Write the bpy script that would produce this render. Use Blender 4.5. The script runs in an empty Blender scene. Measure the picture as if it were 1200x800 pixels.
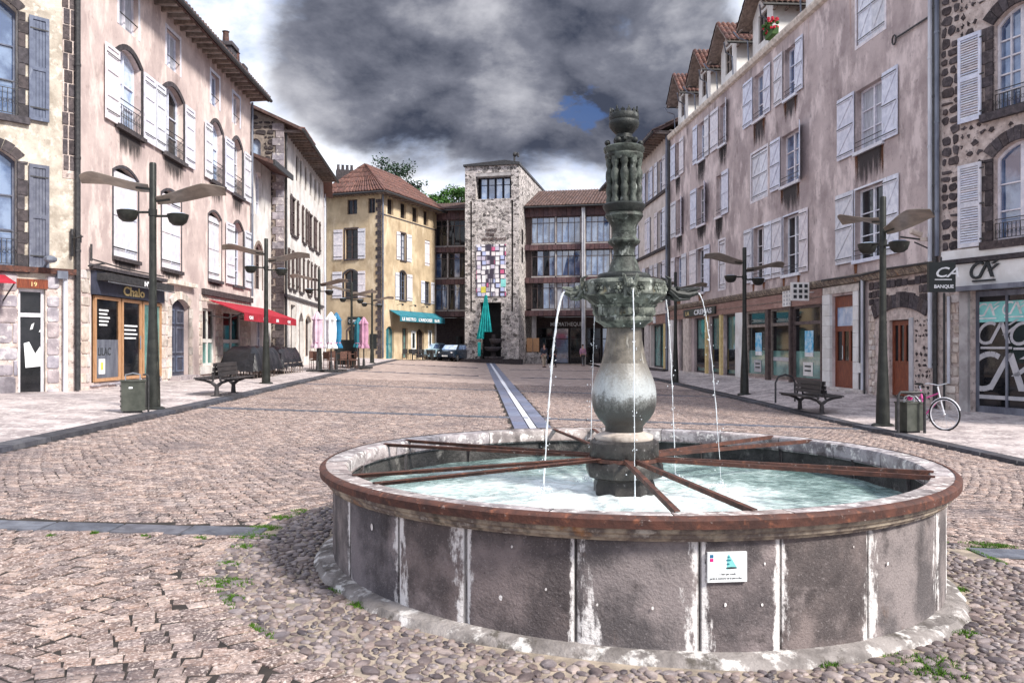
import bpy, math, random
import numpy as np
from mathutils import Matrix, Vector
R = random.Random(7)
scene = bpy.context.scene
COL = scene.collection
# ---------------------------------------------------------------- camera
F = 970.0
CAMZ = 1.6
cam = bpy.data.objects.new('camera', bpy.data.cameras.new('camera'))
COL.objects.link(cam)
cam.location = (0, 0, CAMZ)
cam.rotation_euler = (math.radians(90), 0, 0)
cam.data.sensor_width = 36
cam.data.lens = F / 1200 * 36
cam.data.shift_y = 5 / 1200
cam.data.clip_start = .05
cam.data.clip_end = 4000
scene.camera = cam
# ---------------------------------------------------------------- world
SUN_EL, SUN_AZ = 42, 128       # azimuth clockwise from +Y
world = bpy.data.worlds.new('World')
scene.world = world
world.use_nodes = True
wt = world.node_tree
wt.nodes.clear()


def sky_world():
    N, L = wt.nodes, wt.links

    def nd(t, **k):
        n = N.new(t)
        for a, b in k.items():
            setattr(n, a, b)
        return n

    def mth(op, a, b=None, c=None, clamp=False):
        n = nd('ShaderNodeMath', operation=op, use_clamp=clamp)
        for i, x in enumerate((a, b, c)):
            if x is None:
                continue
            if isinstance(x, (int, float)):
                n.inputs[i].default_value = x
            else:
                L.new(x, n.inputs[i])
        return n.outputs[0]
    tc = nd('ShaderNodeTexCoord')
    dirv = tc.outputs['Generated']

    def noise(sc, scale, detail, rough, dist=0, off=(0, 0, 0)):
        mp = nd('ShaderNodeMapping')
        mp.inputs['Scale'].default_value = sc
        mp.inputs['Location'].default_value = off
        L.new(dirv, mp.inputs['Vector'])
        n = nd('ShaderNodeTexNoise')
        n.inputs['Scale'].default_value = scale
        n.inputs['Detail'].default_value = detail
        n.inputs['Roughness'].default_value = rough
        n.inputs['Distortion'].default_value = dist
        L.new(mp.outputs[0], n.inputs['Vector'])
        return n.outputs[0]

    def blob(d, sharp):
        v = Vector(d).normalized()
        n = nd('ShaderNodeVectorMath', operation='DOT_PRODUCT')
        L.new(dirv, n.inputs[0])
        n.inputs[1].default_value = v
        return n.outputs['Value']

    def mapr(v, a, b, c=0., d=1., smooth=True):
        n = nd('ShaderNodeMapRange')
        n.interpolation_type = 'SMOOTHSTEP' if smooth else 'LINEAR'
        L.new(v, n.inputs[0])
        for i, x in enumerate((a, b, c, d)):
            n.inputs[i + 1].default_value = x
        return n.outputs[0]
    big = noise((1, 1, 2.0), 2.6, 9, .58, .35, (.35, .1, .75))
    med = noise((1, 1, 1.7), 5.5, 10, .62, .2, (.9, .2, .3))
    fine = noise((1, 1, 1.6), 13, 8, .6, .1, (.2, .5, .1))
    puff = mth('ADD', mth('MULTIPLY', med, .65), mth('MULTIPLY', fine, .35))
    # one heavy bank of cloud over the square
    b1 = mapr(blob((-.07, 1, .35), 0), math.cos(math.radians(15)), math.cos(math.radians(6)), 0, .62)
    b2 = mapr(blob((.10, 1, .33), 0), math.cos(math.radians(11)), math.cos(math.radians(4)), 0, .5)
    b3 = mapr(blob((.0, 1, .40), 0), math.cos(math.radians(14)), math.cos(math.radians(5)), 0, .55)
    b4 = mapr(blob((.05, 1, .7), 0), math.cos(math.radians(16)), math.cos(math.radians(6)), 0, .4)
    bank = mth('MAXIMUM', mth('MAXIMUM', b1, b4), mth('MAXIMUM', b2, b3))
    dark = mth('ADD', mth('ADD', bank, mth('MULTIPLY', mth('SUBTRACT', big, .5), 1.5)), mth('MULTIPLY', mth('SUBTRACT', puff, .5), 1.1))
    sxyz = nd('ShaderNodeSeparateXYZ')
    L.new(dirv, sxyz.inputs[0])
    low = mapr(sxyz.outputs['Z'], .15, .27, -.55, .0)      # clear band under the cloud base
    dark = mth('ADD', dark, low)
    darkf = mapr(dark, .06, .40)
    bil = noise((1, 1, 1.3), 4.2, 7, .5, .1, (.4, .7, .2))
    bil = mth('ABSOLUTE', mth('SUBTRACT', mth('MULTIPLY', bil, 2.), 1.))      # rounded heads with dark creases
    shade = mth('ADD', mth('ADD', mth('MULTIPLY', puff, .75), mth('MULTIPLY', big, .2)), mth('MULTIPLY', bil, .42))
    cr = nd('ShaderNodeValToRGB')
    e = cr.color_ramp.elements
    e[0].position = .43
    e[0].color = (.028, .033, .050, 1)
    e[1].position = .74
    e[1].color = (.32, .32, .345, 1)
    m = e.new(.55)
    m.color = (.095, .10, .125, 1)
    L.new(shade, cr.inputs[0])
    br = nd('ShaderNodeValToRGB')
    e = br.color_ramp.elements
    e[0].position = .34
    e[0].color = (.15, .22, .40, 1)
    e[1].position = .60
    e[1].color = (.66, .67, .70, 1)
    m = e.new(.46)
    m.color = (.36, .40, .50, 1)
    L.new(puff, br.inputs[0])
    mx = nd('ShaderNodeMixRGB')
    L.new(darkf, mx.inputs[0])
    L.new(br.outputs[0], mx.inputs[1])
    L.new(cr.outputs[0], mx.inputs[2])
    # gap of blue sky
    hole = mth('ADD', blob((.083, 1, .282), 0), mth('MULTIPLY', mth('SUBTRACT', fine, .5), .004))
    hf = mapr(hole, math.cos(math.radians(1.6)), math.cos(math.radians(.5)))
    mh = nd('ShaderNodeMixRGB')
    L.new(mth('MULTIPLY', hf, .9), mh.inputs[0])
    L.new(mx.outputs[0], mh.inputs[1])
    mh.inputs[2].default_value = (.02, .045, .14, 1)
    bg_c = nd('ShaderNodeBackground')
    L.new(mh.outputs[0], bg_c.inputs[0])
    bg_c.inputs[1].default_value = 1.0
    sky = nd('ShaderNodeTexSky', sky_type='NISHITA')
    sky.sun_disc = False
    sky.sun_elevation = math.radians(SUN_EL)
    sky.sun_rotation = math.radians(SUN_AZ)
    bg_s = nd('ShaderNodeBackground')
    L.new(sky.outputs[0], bg_s.inputs[0])
    bg_s.inputs[1].default_value = .05
    ms = nd('ShaderNodeMixShader')
    L.new(mth('MULTIPLY', hf, .25), ms.inputs[0])
    L.new(bg_c.outputs[0], ms.inputs[1])
    L.new(bg_s.outputs[0], ms.inputs[2])
    out = nd('ShaderNodeOutputWorld')
    L.new(ms.outputs[0], out.inputs[0])


sky_world()
sl = bpy.data.lights.new('sun', 'SUN')
sl.energy = 2.9
sl.angle = math.radians(10)
sl.color = (1, .95, .87)
sun = bpy.data.objects.new('sun', sl)
COL.objects.link(sun)
sun.rotation_euler = (math.radians(90 - SUN_EL), 0, math.radians(180 - SUN_AZ) + math.radians(0))
sd = Vector((math.sin(math.radians(SUN_AZ)) * math.cos(math.radians(SUN_EL)), math.cos(math.radians(SUN_AZ)) * math.cos(math.radians(SUN_EL)), math.sin(math.radians(SUN_EL))))
sun.rotation_euler = sd.to_track_quat('Z', 'Y').to_euler()
scene.view_settings.view_transform = 'Standard'
scene.view_settings.look = 'None'
scene.view_settings.exposure = 1.15
scene.view_settings.gamma = 1
scene.render.resolution_x = 1024
scene.render.resolution_y = 682

# ---------------------------------------------------------------- materials
MATS = {}


def M(name, c1, c2=None, scale=3, lo=.35, hi=.65, rough=.85, bump=.25, bscale=30, bdist=.01, rnd=0., tint=False,
      stains=(), metal=0, spec=.4, stretch=(1, 1, 1), cells=None, edge=None, trans=0, ior=1.45, detail=8):
    """c1/c2 mixed by fractal noise; stains = (colour, (sx,sy,sz), scale, lo, hi, amount);
    rnd = brightness spread from piece to piece; cells = (scale, mortar colour, mortar width, spread)"""
    m = bpy.data.materials.new(name)
    m.use_nodes = True
    nt = m.node_tree
    N, L = nt.nodes, nt.links
    b = N['Principled BSDF']

    def nd(t, **k):
        n = N.new(t)
        for a, c in k.items():
            setattr(n, a, c)
        return n
    tc = nd('ShaderNodeTexCoord')
    oi = nd('ShaderNodeObjectInfo')
    add = nd('ShaderNodeVectorMath', operation='MULTIPLY_ADD')
    L.new(oi.outputs['Random'], add.inputs[0])
    add.inputs[1].default_value = (17, 11, 7)
    L.new(tc.outputs['Object'], add.inputs[2])
    vec = add.outputs[0]

    def noise(sc, st=(1, 1, 1), det=detail, ro=.6):
        mp = nd('ShaderNodeMapping')
        mp.inputs['Scale'].default_value = st
        L.new(vec, mp.inputs['Vector'])
        n = nd('ShaderNodeTexNoise')
        n.inputs['Scale'].default_value = sc
        n.inputs['Detail'].default_value = det
        n.inputs['Roughness'].default_value = ro
        L.new(mp.outputs[0], n.inputs['Vector'])
        return n.outputs[0]

    def mapr(v, a, bb, c=0., d=1.):
        n = nd('ShaderNodeMapRange')
        n.interpolation_type = 'SMOOTHSTEP'
        L.new(v, n.inputs[0])
        for i, x in enumerate((a, bb, c, d)):
            n.inputs[i + 1].default_value = x
        return n.outputs[0]

    def mix(f, a, bb, mode='MIX'):
        n = nd('ShaderNodeMixRGB', blend_type=mode)
        for i, x in enumerate((f, a, bb)):
            if isinstance(x, (int, float)):
                n.inputs[i].default_value = x
            elif isinstance(x, tuple):
                n.inputs[i].default_value = (*x, 1)
            else:
                L.new(x, n.inputs[i])
        return n.outputs[0]
    c2 = c2 or tuple(x * .7 for x in c1)
    col = mix(mapr(noise(scale, stretch), lo, hi), c1, c2)
    hgt = noise(bscale)
    if cells:
        cs, cm, cw, sp = cells
        vo = nd('ShaderNodeTexVoronoi', feature='F1')
        ve = nd('ShaderNodeTexVoronoi', feature='DISTANCE_TO_EDGE')
        mp = nd('ShaderNodeMapping')
        mp.inputs['Scale'].default_value = (1, 1, 1.5)
        dv = nd('ShaderNodeVectorMath', operation='ADD')
        nn = nd('ShaderNodeTexNoise')
        nn.inputs['Scale'].default_value = cs * 1.3
        sc_ = nd('ShaderNodeVectorMath', operation='MULTIPLY_ADD')
        sc_.inputs[1].default_value = (.5 / cs,) * 3
        L.new(vec, nn.inputs['Vector'])
        L.new(nn.outputs['Color'], sc_.inputs[0])
        L.new(vec, sc_.inputs[2])
        L.new(sc_.outputs[0], mp.inputs['Vector'])
        for v_ in (vo, ve):
            v_.inputs['Scale'].default_value = cs
            L.new(mp.outputs[0], v_.inputs['Vector'])
        sep = nd('ShaderNodeSeparateColor')
        L.new(vo.outputs['Color'], sep.inputs[0])
        col = mix(1., col, mix(sep.outputs[0], (1 - sp,) * 3, (1 + sp,) * 3), 'MULTIPLY')
        ed = mapr(ve.outputs['Distance'], cw * .5, cw)
        col = mix(ed, cm, col)
        hm = nd('ShaderNodeMath', operation='MULTIPLY_ADD')
        L.new(ed, hm.inputs[0])
        hm.inputs[1].default_value = 1.5
        L.new(hgt, hm.inputs[2])
        hgt = hm.outputs[0]
    if rnd or tint:
        v = oi.outputs['Random']
        if tint:
            at = nd('ShaderNodeAttribute', attribute_name='tint')
            ad = nd('ShaderNodeMath', operation='ADD')
            L.new(v, ad.inputs[0])
            L.new(at.outputs['Fac'], ad.inputs[1])
            fr = nd('ShaderNodeMath', operation='FRACT')
            L.new(ad.outputs[0], fr.inputs[0])
            v = fr.outputs[0]
        rp = nd('ShaderNodeValToRGB')
        e = rp.color_ramp.elements
        r_ = rnd
        e[0].color = (1 - r_, 1 - r_, 1 - r_ * .9, 1)
        e[1].color = (1 + r_, 1 + r_ * .95, 1 + r_ * .9, 1)
        e[1].position = 1
        k = e.new(.45)
        k.color = (1.05, .96, .93, 1)
        k = e.new(.7)
        k.color = (.93, .95, 1.04, 1)
        L.new(v, rp.inputs[0])
        col = mix(1., col, rp.outputs[0], 'MULTIPLY')
    for (sc_c, st, s_, a, bb, amt) in stains:
        col = mix(mapr(noise(s_, st, 9, .65), a, bb, 0, amt), col, sc_c)
    if edge:
        # lime washed out of the joints: 'edge' is 1 on a joint and fades away from it
        at = nd('ShaderNodeAttribute', attribute_name='edge')
        n1, n2 = noise(9, (1, 1, .22), 9, .7), noise(30, (1, 1, .6), 6, .7)
        a1 = nd('ShaderNodeMath', operation='MULTIPLY_ADD')
        L.new(n1, a1.inputs[0])
        a1.inputs[1].default_value = 2.3
        a0 = nd('ShaderNodeMath', operation='MULTIPLY')
        L.new(at.outputs['Fac'], a0.inputs[0])
        a0.inputs[1].default_value = .90
        L.new(a0.outputs[0], a1.inputs[2])
        a2 = nd('ShaderNodeMath', operation='MULTIPLY_ADD')
        L.new(n2, a2.inputs[0])
        a2.inputs[1].default_value = 1.0
        L.new(a1.outputs[0], a2.inputs[2])
        col = mix(mapr(a2.outputs[0], 2.22, 2.52, 0, .92), col, edge)
        a3 = mapr(at.outputs['Fac'], .93, .99, 0, .8)
        col = mix(a3, col, (.05, .04, .04))
    L.new(col, b.inputs['Base Color'])
    b.inputs['Roughness'].default_value = rough
    b.inputs['Metallic'].default_value = metal
    b.inputs['Specular IOR Level'].default_value = spec
    b.inputs['IOR'].default_value = ior
    b.inputs['Transmission Weight'].default_value = trans
    if bump:
        bp = nd('ShaderNodeBump')
        bp.inputs['Strength'].default_value = bump
        bp.inputs['Distance'].default_value = bdist
        L.new(hgt, bp.inputs['Height'])
        L.new(bp.outputs[0], b.inputs['Normal'])
    MATS[name] = m
    return m


blk = (.03, .03, .035)
# ground
M('sett', (.315, .235, .20), (.17, .13, .115), 9, rough=.7, bump=.7, bscale=55, bdist=.006, rnd=.55, tint=True,
  stains=(((.60, .50, .46), (1, 1, 1), 48, .50, .60, .75), ((.06, .045, .045), (1, 1, 1), 40, .53, .62, .8), ((.10, .085, .095), (1, 1, 1), .6, .50, .70, .6), ((.66, .56, .52), (1, 1, 1), .9, .58, .72, .35)))
M('joint', (.04, .032, .028), (.02, .017, .016), 8, bump=.5)
M('pebble_mortar', (.40, .33, .26), (.22, .18, .15), 6, bump=.6, bscale=70, stains=(((.16, .15, .12), (1, 1, 1), 3, .5, .7, .6),))
M('pebble', (.26, .215, .20), (.12, .10, .10), 12, rough=.5, bump=.35, bscale=60, rnd=.65, tint=True, stains=(((.5, .48, .48), (1, 1, 1), 30, .55, .7, .4),))
M('slab', (.13, .14, .17), (.075, .08, .1), 7, rough=.6, bump=.3, bscale=50, rnd=.2, stains=(((.25, .25, .26), (1, 1, 1), 20, .55, .7, .4),))
M('strip_white', (.75, .76, .82), (.6, .62, .7), 7, rough=.6, bump=.2)
M('strip_blue', (.20, .22, .30), (.13, .15, .22), 6, rough=.45, bump=.2, rnd=.15)
M('kerb', (.085, .085, .095), (.045, .045, .055), 6, rough=.7, bump=.4, rnd=.3)
M('pavement', (.52, .45, .44), (.30, .255, .255), 1.6, .38, .62, rough=.85, bump=.8, bscale=30, bdist=.015,
  stains=(((.72, .65, .63), (1, .5, 1), 12, .52, .62, .7), ((.14, .11, .11), (1, .4, 1), 9, .56, .68, .7), ((.13, .10, .10), (1, .25, 1), 1.0, .54, .72, .7), ((.10, .08, .08), (1, 1, 1), 30, .58, .68, .6)))
M('far_setts', (.44, .34, .30), (.27, .205, .185), 2.2, rough=.8, bump=.5, bscale=12, bdist=.03,
  stains=(((.16, .12, .11), (.5, 1, 1), 14, .56, .66, .8), ((.70, .62, .60), (.3, 1, 1), 11, .56, .66, .7)))
M('ground', (.16, .15, .13), (.09, .09, .07), .1)
M('moss', (.09, .20, .02), (.045, .11, .012), 20, rough=.9, bump=0, rnd=.3)
# walls
M('cream', (.56, .50, .43), (.34, .295, .245), 1.3, .38, .62, bump=.7, bscale=9, bdist=.03,
  stains=(((.74, .68, .60), (1, 1, 1), 5, .5, .62, .6), ((.20, .16, .13), (1, 1, .5), .9, .55, .74, .65), ((.26, .21, .17), (1, 1, 1), 11, .57, .68, .6)))
M('pink', (.60, .49, .46), (.43, .34, .325), .8, .35, .68, bump=.35, bscale=14, bdist=.012,
  stains=(((.80, .67, .62), (1, 1, .5), 1.3, .48, .64, .75), ((.22, .16, .15), (1, 1, .5), .9, .57, .74, .7), ((.26, .19, .17), (1, 1, .7), 6, .58, .70, .5), ((.84, .74, .7), (1, 1, 1), 20, .6, .7, .4)))
M('mauve', (.54, .45, .44), (.34, .275, .275), .7, .35, .66, bump=.5, bscale=14, bdist=.015,
  stains=(((.76, .65, .63), (1, 1, .5), 1.2, .48, .64, .85), ((.15, .115, .115), (1, 1, .45), 1.1, .56, .72, .8), ((.20, .16, .16), (1, 1, .7), 7, .57, .70, .55), ((.80, .72, .70), (1, 1, 1), 22, .6, .7, .4), ((.34, .16, .09), (4, 4, .12), .8, .62, .74, .6)))
M('whitewall', (.74, .71, .69), (.55, .52, .50), 1.2, bump=.4, bscale=14, bdist=.012,
  stains=(((.20, .16, .14), (1.5, 1.5, .35), 1.4, .55, .7, .75), ((.36, .26, .2), (1, 1, .5), 2, .6, .75, .4)))
M('palewall', (.68, .61, .58), (.5, .44, .41), 1, bump=.3, bscale=14, stains=(((.18, .14, .13), (2, 2, .3), 1.2, .57, .74, .6),))
M('ochre', (.57, .45, .30), (.38, .29, .19), .7, bump=.35, bscale=12, bdist=.012,
  stains=(((.76, .64, .47), (1, 1, .4), 1.1, .5, .7, .7), ((.24, .15, .08), (1.5, 1.5, .25), .9, .56, .74, .6)))
M('rubble', (.17, .14, .13), (.10, .085, .085), 6, bump=.9, bdist=.04, bscale=20, cells=(3.2, (.50, .43, .38), .11, .5))
M('tower_stone', (.46, .42, .41), (.28, .25, .245), 4, bump=.9, bdist=.05, bscale=15, cells=(3.0, (.70, .65, .62), .07, .75),
  stains=(((.07, .055, .055), (1, 1, 1), 9, .57, .62, .85),))
M('mortar_pale', (.66, .56, .52), (.42, .34, .31), 5, .35, .65, bump=.8, bscale=30, bdist=.03, stains=(((.14, .11, .11), (1, 1, 1), 7, .56, .66, .7),))
M('gable_mortar', (.36, .30, .26), (.20, .17, .15), 5, .35, .65, bump=.8, bscale=30, bdist=.03)
M('volcanic', (.105, .088, .09), (.05, .042, .045), 9, bump=.7, bscale=35, bdist=.03, rnd=.45, stains=(((.32, .26, .24), (1, 1, 1), 14, .58, .7, .5),))
M('ashlar', (.42, .39, .41), (.25, .23, .25), 4, bump=.6, bscale=25, bdist=.02, rnd=.35, stains=(((.72, .68, .64), (1, 1, 1), 5, .55, .66, .8), ((.10, .09, .1), (1, 1, 1), 9, .6, .7, .6)))
M('pale_stone', (.66, .60, .54), (.44, .39, .34), 4, bump=.5, bscale=25, bdist=.02, rnd=.2, stains=(((.15, .12, .1), (1, 1, .5), 4, .57, .7, .6),))
M('basalt', (.085, .075, .08), (.04, .036, .04), 8, bump=.5, bscale=30, bdist=.015, rnd=.3, stains=(((.25, .21, .2), (1, 1, 1), 16, .58, .7, .5),))
# joinery
M('white_paint', (.78, .79, .84), (.60, .62, .69), 5, rough=.5, bump=.15, bscale=60, rnd=.10, stains=(((.28, .25, .25), (1, 1, .3), 8, .58, .74, .6), ((.2, .17, .16), (1, 1, 1), 40, .62, .7, .5)))
M('grey_paint', (.13, .15, .20), (.085, .10, .145), 6, rough=.5, bump=.15, rnd=.12, stains=(((.30, .33, .4), (1, 1, .3), 10, .58, .72, .5),))
M('brown_paint', (.12, .09, .085), (.07, .05, .05), 6, rough=.6, bump=.2, rnd=.2)
M('red_wood', (.24, .065, .03), (.12, .03, .018), 8, rough=.4, bump=.2, stretch=(6, 6, .6), stains=(((.42, .15, .07), (6, 6, .5), 6, .55, .7, .6),))
M('oak', (.52, .30, .17), (.38, .2, .1), 8, rough=.45, bump=.15, stretch=(5, 5, .6))
M('navy', (.055, .06, .095), (.035, .04, .06), 5, rough=.4, bump=.1)
M('iron', (.022, .022, .025), (.05, .048, .05), 12, rough=.5, bump=.2, spec=.5)
M('dark_hole', (.012, .012, .014), (.02, .02, .022), 4, rough=.9, bump=0)
M('zinc', (.22, .24, .29), (.12, .13, .17), 3, rough=.45, metal=.4, bump=.1, stretch=(1, 1, .3))
M('pipe_white', (.66, .68, .74), (.45, .46, .52), 3, rough=.45, bump=.1, stretch=(1, 1, .3))
M('timber', (.30, .25, .22), (.17, .14, .12), 7, rough=.8, bump=.3, rnd=.25)
M('soffit', (.42, .38, .36), (.25, .22, .21), 5, rough=.8, bump=.3)
M('tile', (.16, .075, .06), (.08, .045, .04), 5, rough=.8, bump=.5, bscale=25, rnd=.3, tint=True, stains=(((.45, .28, .22), (1, 1, 1), 9, .56, .7, .6), ((.06, .05, .05), (1, 1, 1), 4, .55, .7, .7)))
M('tile_dark', (.135, .085, .075), (.07, .048, .045), 5, rough=.85, bump=.5, bscale=25, tint=True, rnd=.3, stains=(((.35, .26, .23), (1, 1, 1), 9, .56, .7, .5), ((.05, .04, .04), (1, 1, 1), 3, .55, .7, .7)))
# glass
M('glass_dark', (.006, .007, .009), (.02, .02, .024), 1.5, rough=.04, bump=.03, bscale=2, spec=.5, ior=1.45)
M('glass_blue', (.04, .075, .17), (.17, .24, .38), 1.2, .4, .6, rough=.04, bump=.06, bscale=1.2, bdist=.05, spec=1, ior=1.9)
M('glass_sky', (.25, .38, .62), (.55, .66, .82), 1.5, .4, .6, rough=.06, bump=.04, bscale=2, spec=1, ior=1.8)
M('glass_green', (.07, .16, .15), (.16, .32, .30), 1.0, .4, .6, rough=.05, bump=.04, bscale=2, spec=1, ior=1.8)
M('curtain', (.50, .52, .58), (.32, .33, .38), 6, rough=.5, bump=.1, stretch=(4, 4, .4))
# paints, metals, cloth
M('lamp_green', (.036, .038, .034), (.02, .022, .02), 5, rough=.42, bump=.1, metal=.2, stains=(((.12, .13, .11), (1, 1, .3), 8, .6, .7, .5),))
M('blade', (.36, .31, .26), (.24, .21, .18), 4, rough=.35, metal=.35, bump=.05)
M('bench_dark', (.055, .05, .052), (.03, .028, .03), 10, rough=.45, bump=.2, stretch=(1, .2, 1))
M('bin_green', (.075, .08, .068), (.045, .05, .042), 4, rough=.35, bump=.08)
M('rust', (.105, .042, .030), (.05, .024, .02), 9, rough=.7, bump=.4, bscale=50, stains=(((.27, .10, .055), (1, 1, 1), 15, .55, .7, .6), ((.40, .34, .32), (1, 1, 1), 25, .62, .7, .5)))
M('red_cloth', (.40, .02, .04), (.28, .014, .026), 3, rough=.8, bump=.1)
M('pale_pink_cloth', (.66, .52, .60), (.5, .36, .46), 3, rough=.8, bump=.15)
M('pink_cloth', (.50, .27, .38), (.36, .18, .28), 3, rough=.8, bump=.15)
M('teal_cloth', (.03, .20, .26), (.02, .13, .18), 3, rough=.8, bump=.1)
M('turquoise', (.02, .45, .44), (.015, .28, .29), 3, rough=.75, bump=.15)
M('tarp', (.006, .006, .008), (.014, .014, .018), 3, rough=.35, bump=.6, bscale=3, bdist=.08, spec=.6)
M('wicker', (.14, .07, .05), (.07, .035, .03), 20, rough=.7)
M('letter_white', (.85, .86, .88), rough=.5, bump=0)
M('letter_dark', (.035, .04, .045), rough=.5, bump=0)
M('letter_gold', (.74, .60, .30), (.6, .45, .2), 5, rough=.4, bump=0)
M('sign_black', (.025, .03, .03), rough=.4, bump=.05)
M('bank_white', (.82, .81, .80), (.66, .64, .62), 1.5, rough=.7, bump=.15)
M('shop_brown', (.33, .19, .16), (.24, .13, .11), 3, rough=.5, bump=.1, stretch=(1, 1, 4), stains=(((.5, .33, .28), (.4, .4, 1), 3, .55, .7, .5),))
M('concrete', (.42, .40, .40), (.27, .25, .25), 2, bump=.4, bscale=20)
M('foot_concrete', (.30, .27, .26), (.13, .115, .11), 4, bump=.8, bscale=30, bdist=.02, stains=(((.72, .69, .67), (1, 1, 1), 7, .52, .64, .8), ((.07, .06, .05), (1, 1, 1), 6, .55, .66, .85)))
M('fascia_red', (.12, .068, .07), (.07, .04, .045), 4, rough=.6, bump=.1, rnd=.3)
M('aqua', (.30, .72, .68), (.2, .55, .55), 3, rough=.5, bump=0)
M('plaque_white', (.85, .87, .88), (.78, .82, .84), 4, rough=.25, bump=0)
M('magenta', (.6, .02, .2), rough=.4, bump=0)
M('cyan_blue', (.03, .2, .38), rough=.4, bump=0)
M('poster_blue', (.05, .42, .70), (.5, .7, .85), 6, rough=.4, bump=0)
M('yellow_paper', (.8, .72, .12), rough=.6, bump=0)
M('frosted', (.50, .49, .51), (.40, .40, .43), 4, rough=.4, bump=0)
M('skin', (.55, .3, .24), rough=.6, bump=0)
M('denim', (.05, .06, .09), (.03, .035, .05), 20, rough=.8)
M('beige_cloth', (.45, .38, .3), rough=.8)
M('hair', (.04, .025, .02), rough=.6)
M('rubber', (.015, .015, .016), rough=.7, bump=0)
M('chrome', (.6, .62, .66), rough=.25, metal=.9, bump=0)
M('bike_white', (.8, .8, .85), rough=.3, bump=0)
M('bike_pink', (.75, .12, .4), rough=.3, bump=0)
M('car_dark', (.012, .02, .035), rough=.2, bump=0, spec=.8)
M('car_pale', (.35, .5, .6), rough=.25, bump=0, spec=.8)
M('bark', (.10, .075, .06), (.06, .045, .035), 8)
M('leaf_dark', (.035, .075, .035), (.015, .04, .02), .8, rough=.7, bump=0, tint=True, rnd=.4)
M('leaf_green', (.08, .19, .035), (.035, .10, .02), .8, rough=.7, bump=0, tint=True, rnd=.4)
M('flower_red', (.6, .03, .06), rough=.7, bump=0)
# fountain
M('basin_stone', (.215, .185, .18), (.085, .075, .076), 2.6, .38, .60, edge=(.80, .77, .76), rough=.75, bump=.7, bscale=60, bdist=.012, rnd=.22,
  stains=(((.42, .35, .34), (1, 1, 1), 2.0, .55, .74, .8), ((.42, .38, .38), (1, 1, 1), 90, .56, .68, .35), ((.03, .022, .024), (1, 1, 1), 80, .56, .68, .5), ((.04, .033, .034), (1, 1, 1), 5, .56, .7, .6), ((.028, .022, .024), (1.6, 1.6, .5), 1.7, .56, .72, .85), ((.20, .12, .08), (1, 1, .7), 3.3, .6, .74, .5)))
M('efflorescence', (.86, .83, .82), (.62, .58, .56), 14, rough=.9, bump=.6, bscale=60, stains=(((.20, .16, .15), (2, 2, .5), 8, .55, .66, .8),))
M('cornice_stone', (.42, .35, .27), (.13, .10, .09), 7, .35, .6, rough=.75, bump=.6, bscale=40, stains=(((.62, .57, .5), (1, 1, 1), 7, .56, .68, .7), ((.45, .19, .05), (1, 1, 1), 2.2, .6, .7, .6), ((.04, .035, .03), (1, 1, .5), 4, .55, .68, .8)))
M('rim_stone', (.42, .38, .37), (.18, .155, .155), 6, rough=.6, bump=.7, bscale=45, rnd=.15, stains=(((.78, .74, .72), (1, 1, 1), 13, .52, .64, .8), ((.055, .045, .045), (1, 1, 1), 5, .54, .66, .8), ((.1, .08, .08), (1, 1, 1), 60, .58, .68, .7)))
M('inner_stone', (.075, .07, .07), (.03, .028, .028), 4, rough=.6, bump=.8, bscale=30, bdist=.03, stains=(((.34, .32, .3), (1, 1, .6), 6, .57, .7, .6),))
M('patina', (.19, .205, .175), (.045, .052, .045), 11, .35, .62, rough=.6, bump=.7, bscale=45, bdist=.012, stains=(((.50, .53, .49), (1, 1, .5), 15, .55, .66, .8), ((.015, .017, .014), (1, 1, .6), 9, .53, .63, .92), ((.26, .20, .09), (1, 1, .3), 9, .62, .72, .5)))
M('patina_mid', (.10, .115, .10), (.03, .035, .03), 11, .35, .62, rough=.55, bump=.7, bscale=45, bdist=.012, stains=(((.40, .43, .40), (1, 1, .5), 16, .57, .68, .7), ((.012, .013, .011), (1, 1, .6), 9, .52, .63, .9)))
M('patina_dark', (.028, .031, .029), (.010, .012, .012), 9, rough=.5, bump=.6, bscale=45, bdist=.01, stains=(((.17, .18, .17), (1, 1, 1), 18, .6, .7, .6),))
M('shaft_stone', (.17, .15, .125), (.085, .075, .065), 14, rough=.5, bump=.5, bscale=90, bdist=.006, stains=(((.46, .44, .40), (3, 3, .25), 7, .56, .7, .7), ((.12, .10, .06), (4, 4, .2), 7, .56, .68, .6)))
M('wet_dark', (.05, .045, .042), (.02, .018, .018), 9, rough=.35, bump=.6, bscale=50, stains=(((.35, .33, .33), (1, 1, 1), 30, .6, .7, .5),))
M('lime_white', (.72, .76, .78), (.42, .42, .42), 9, rough=.4, bump=.5, bscale=50, stains=(((.25, .22, .2), (4, 4, .3), 6, .56, .68, .7),))


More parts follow.
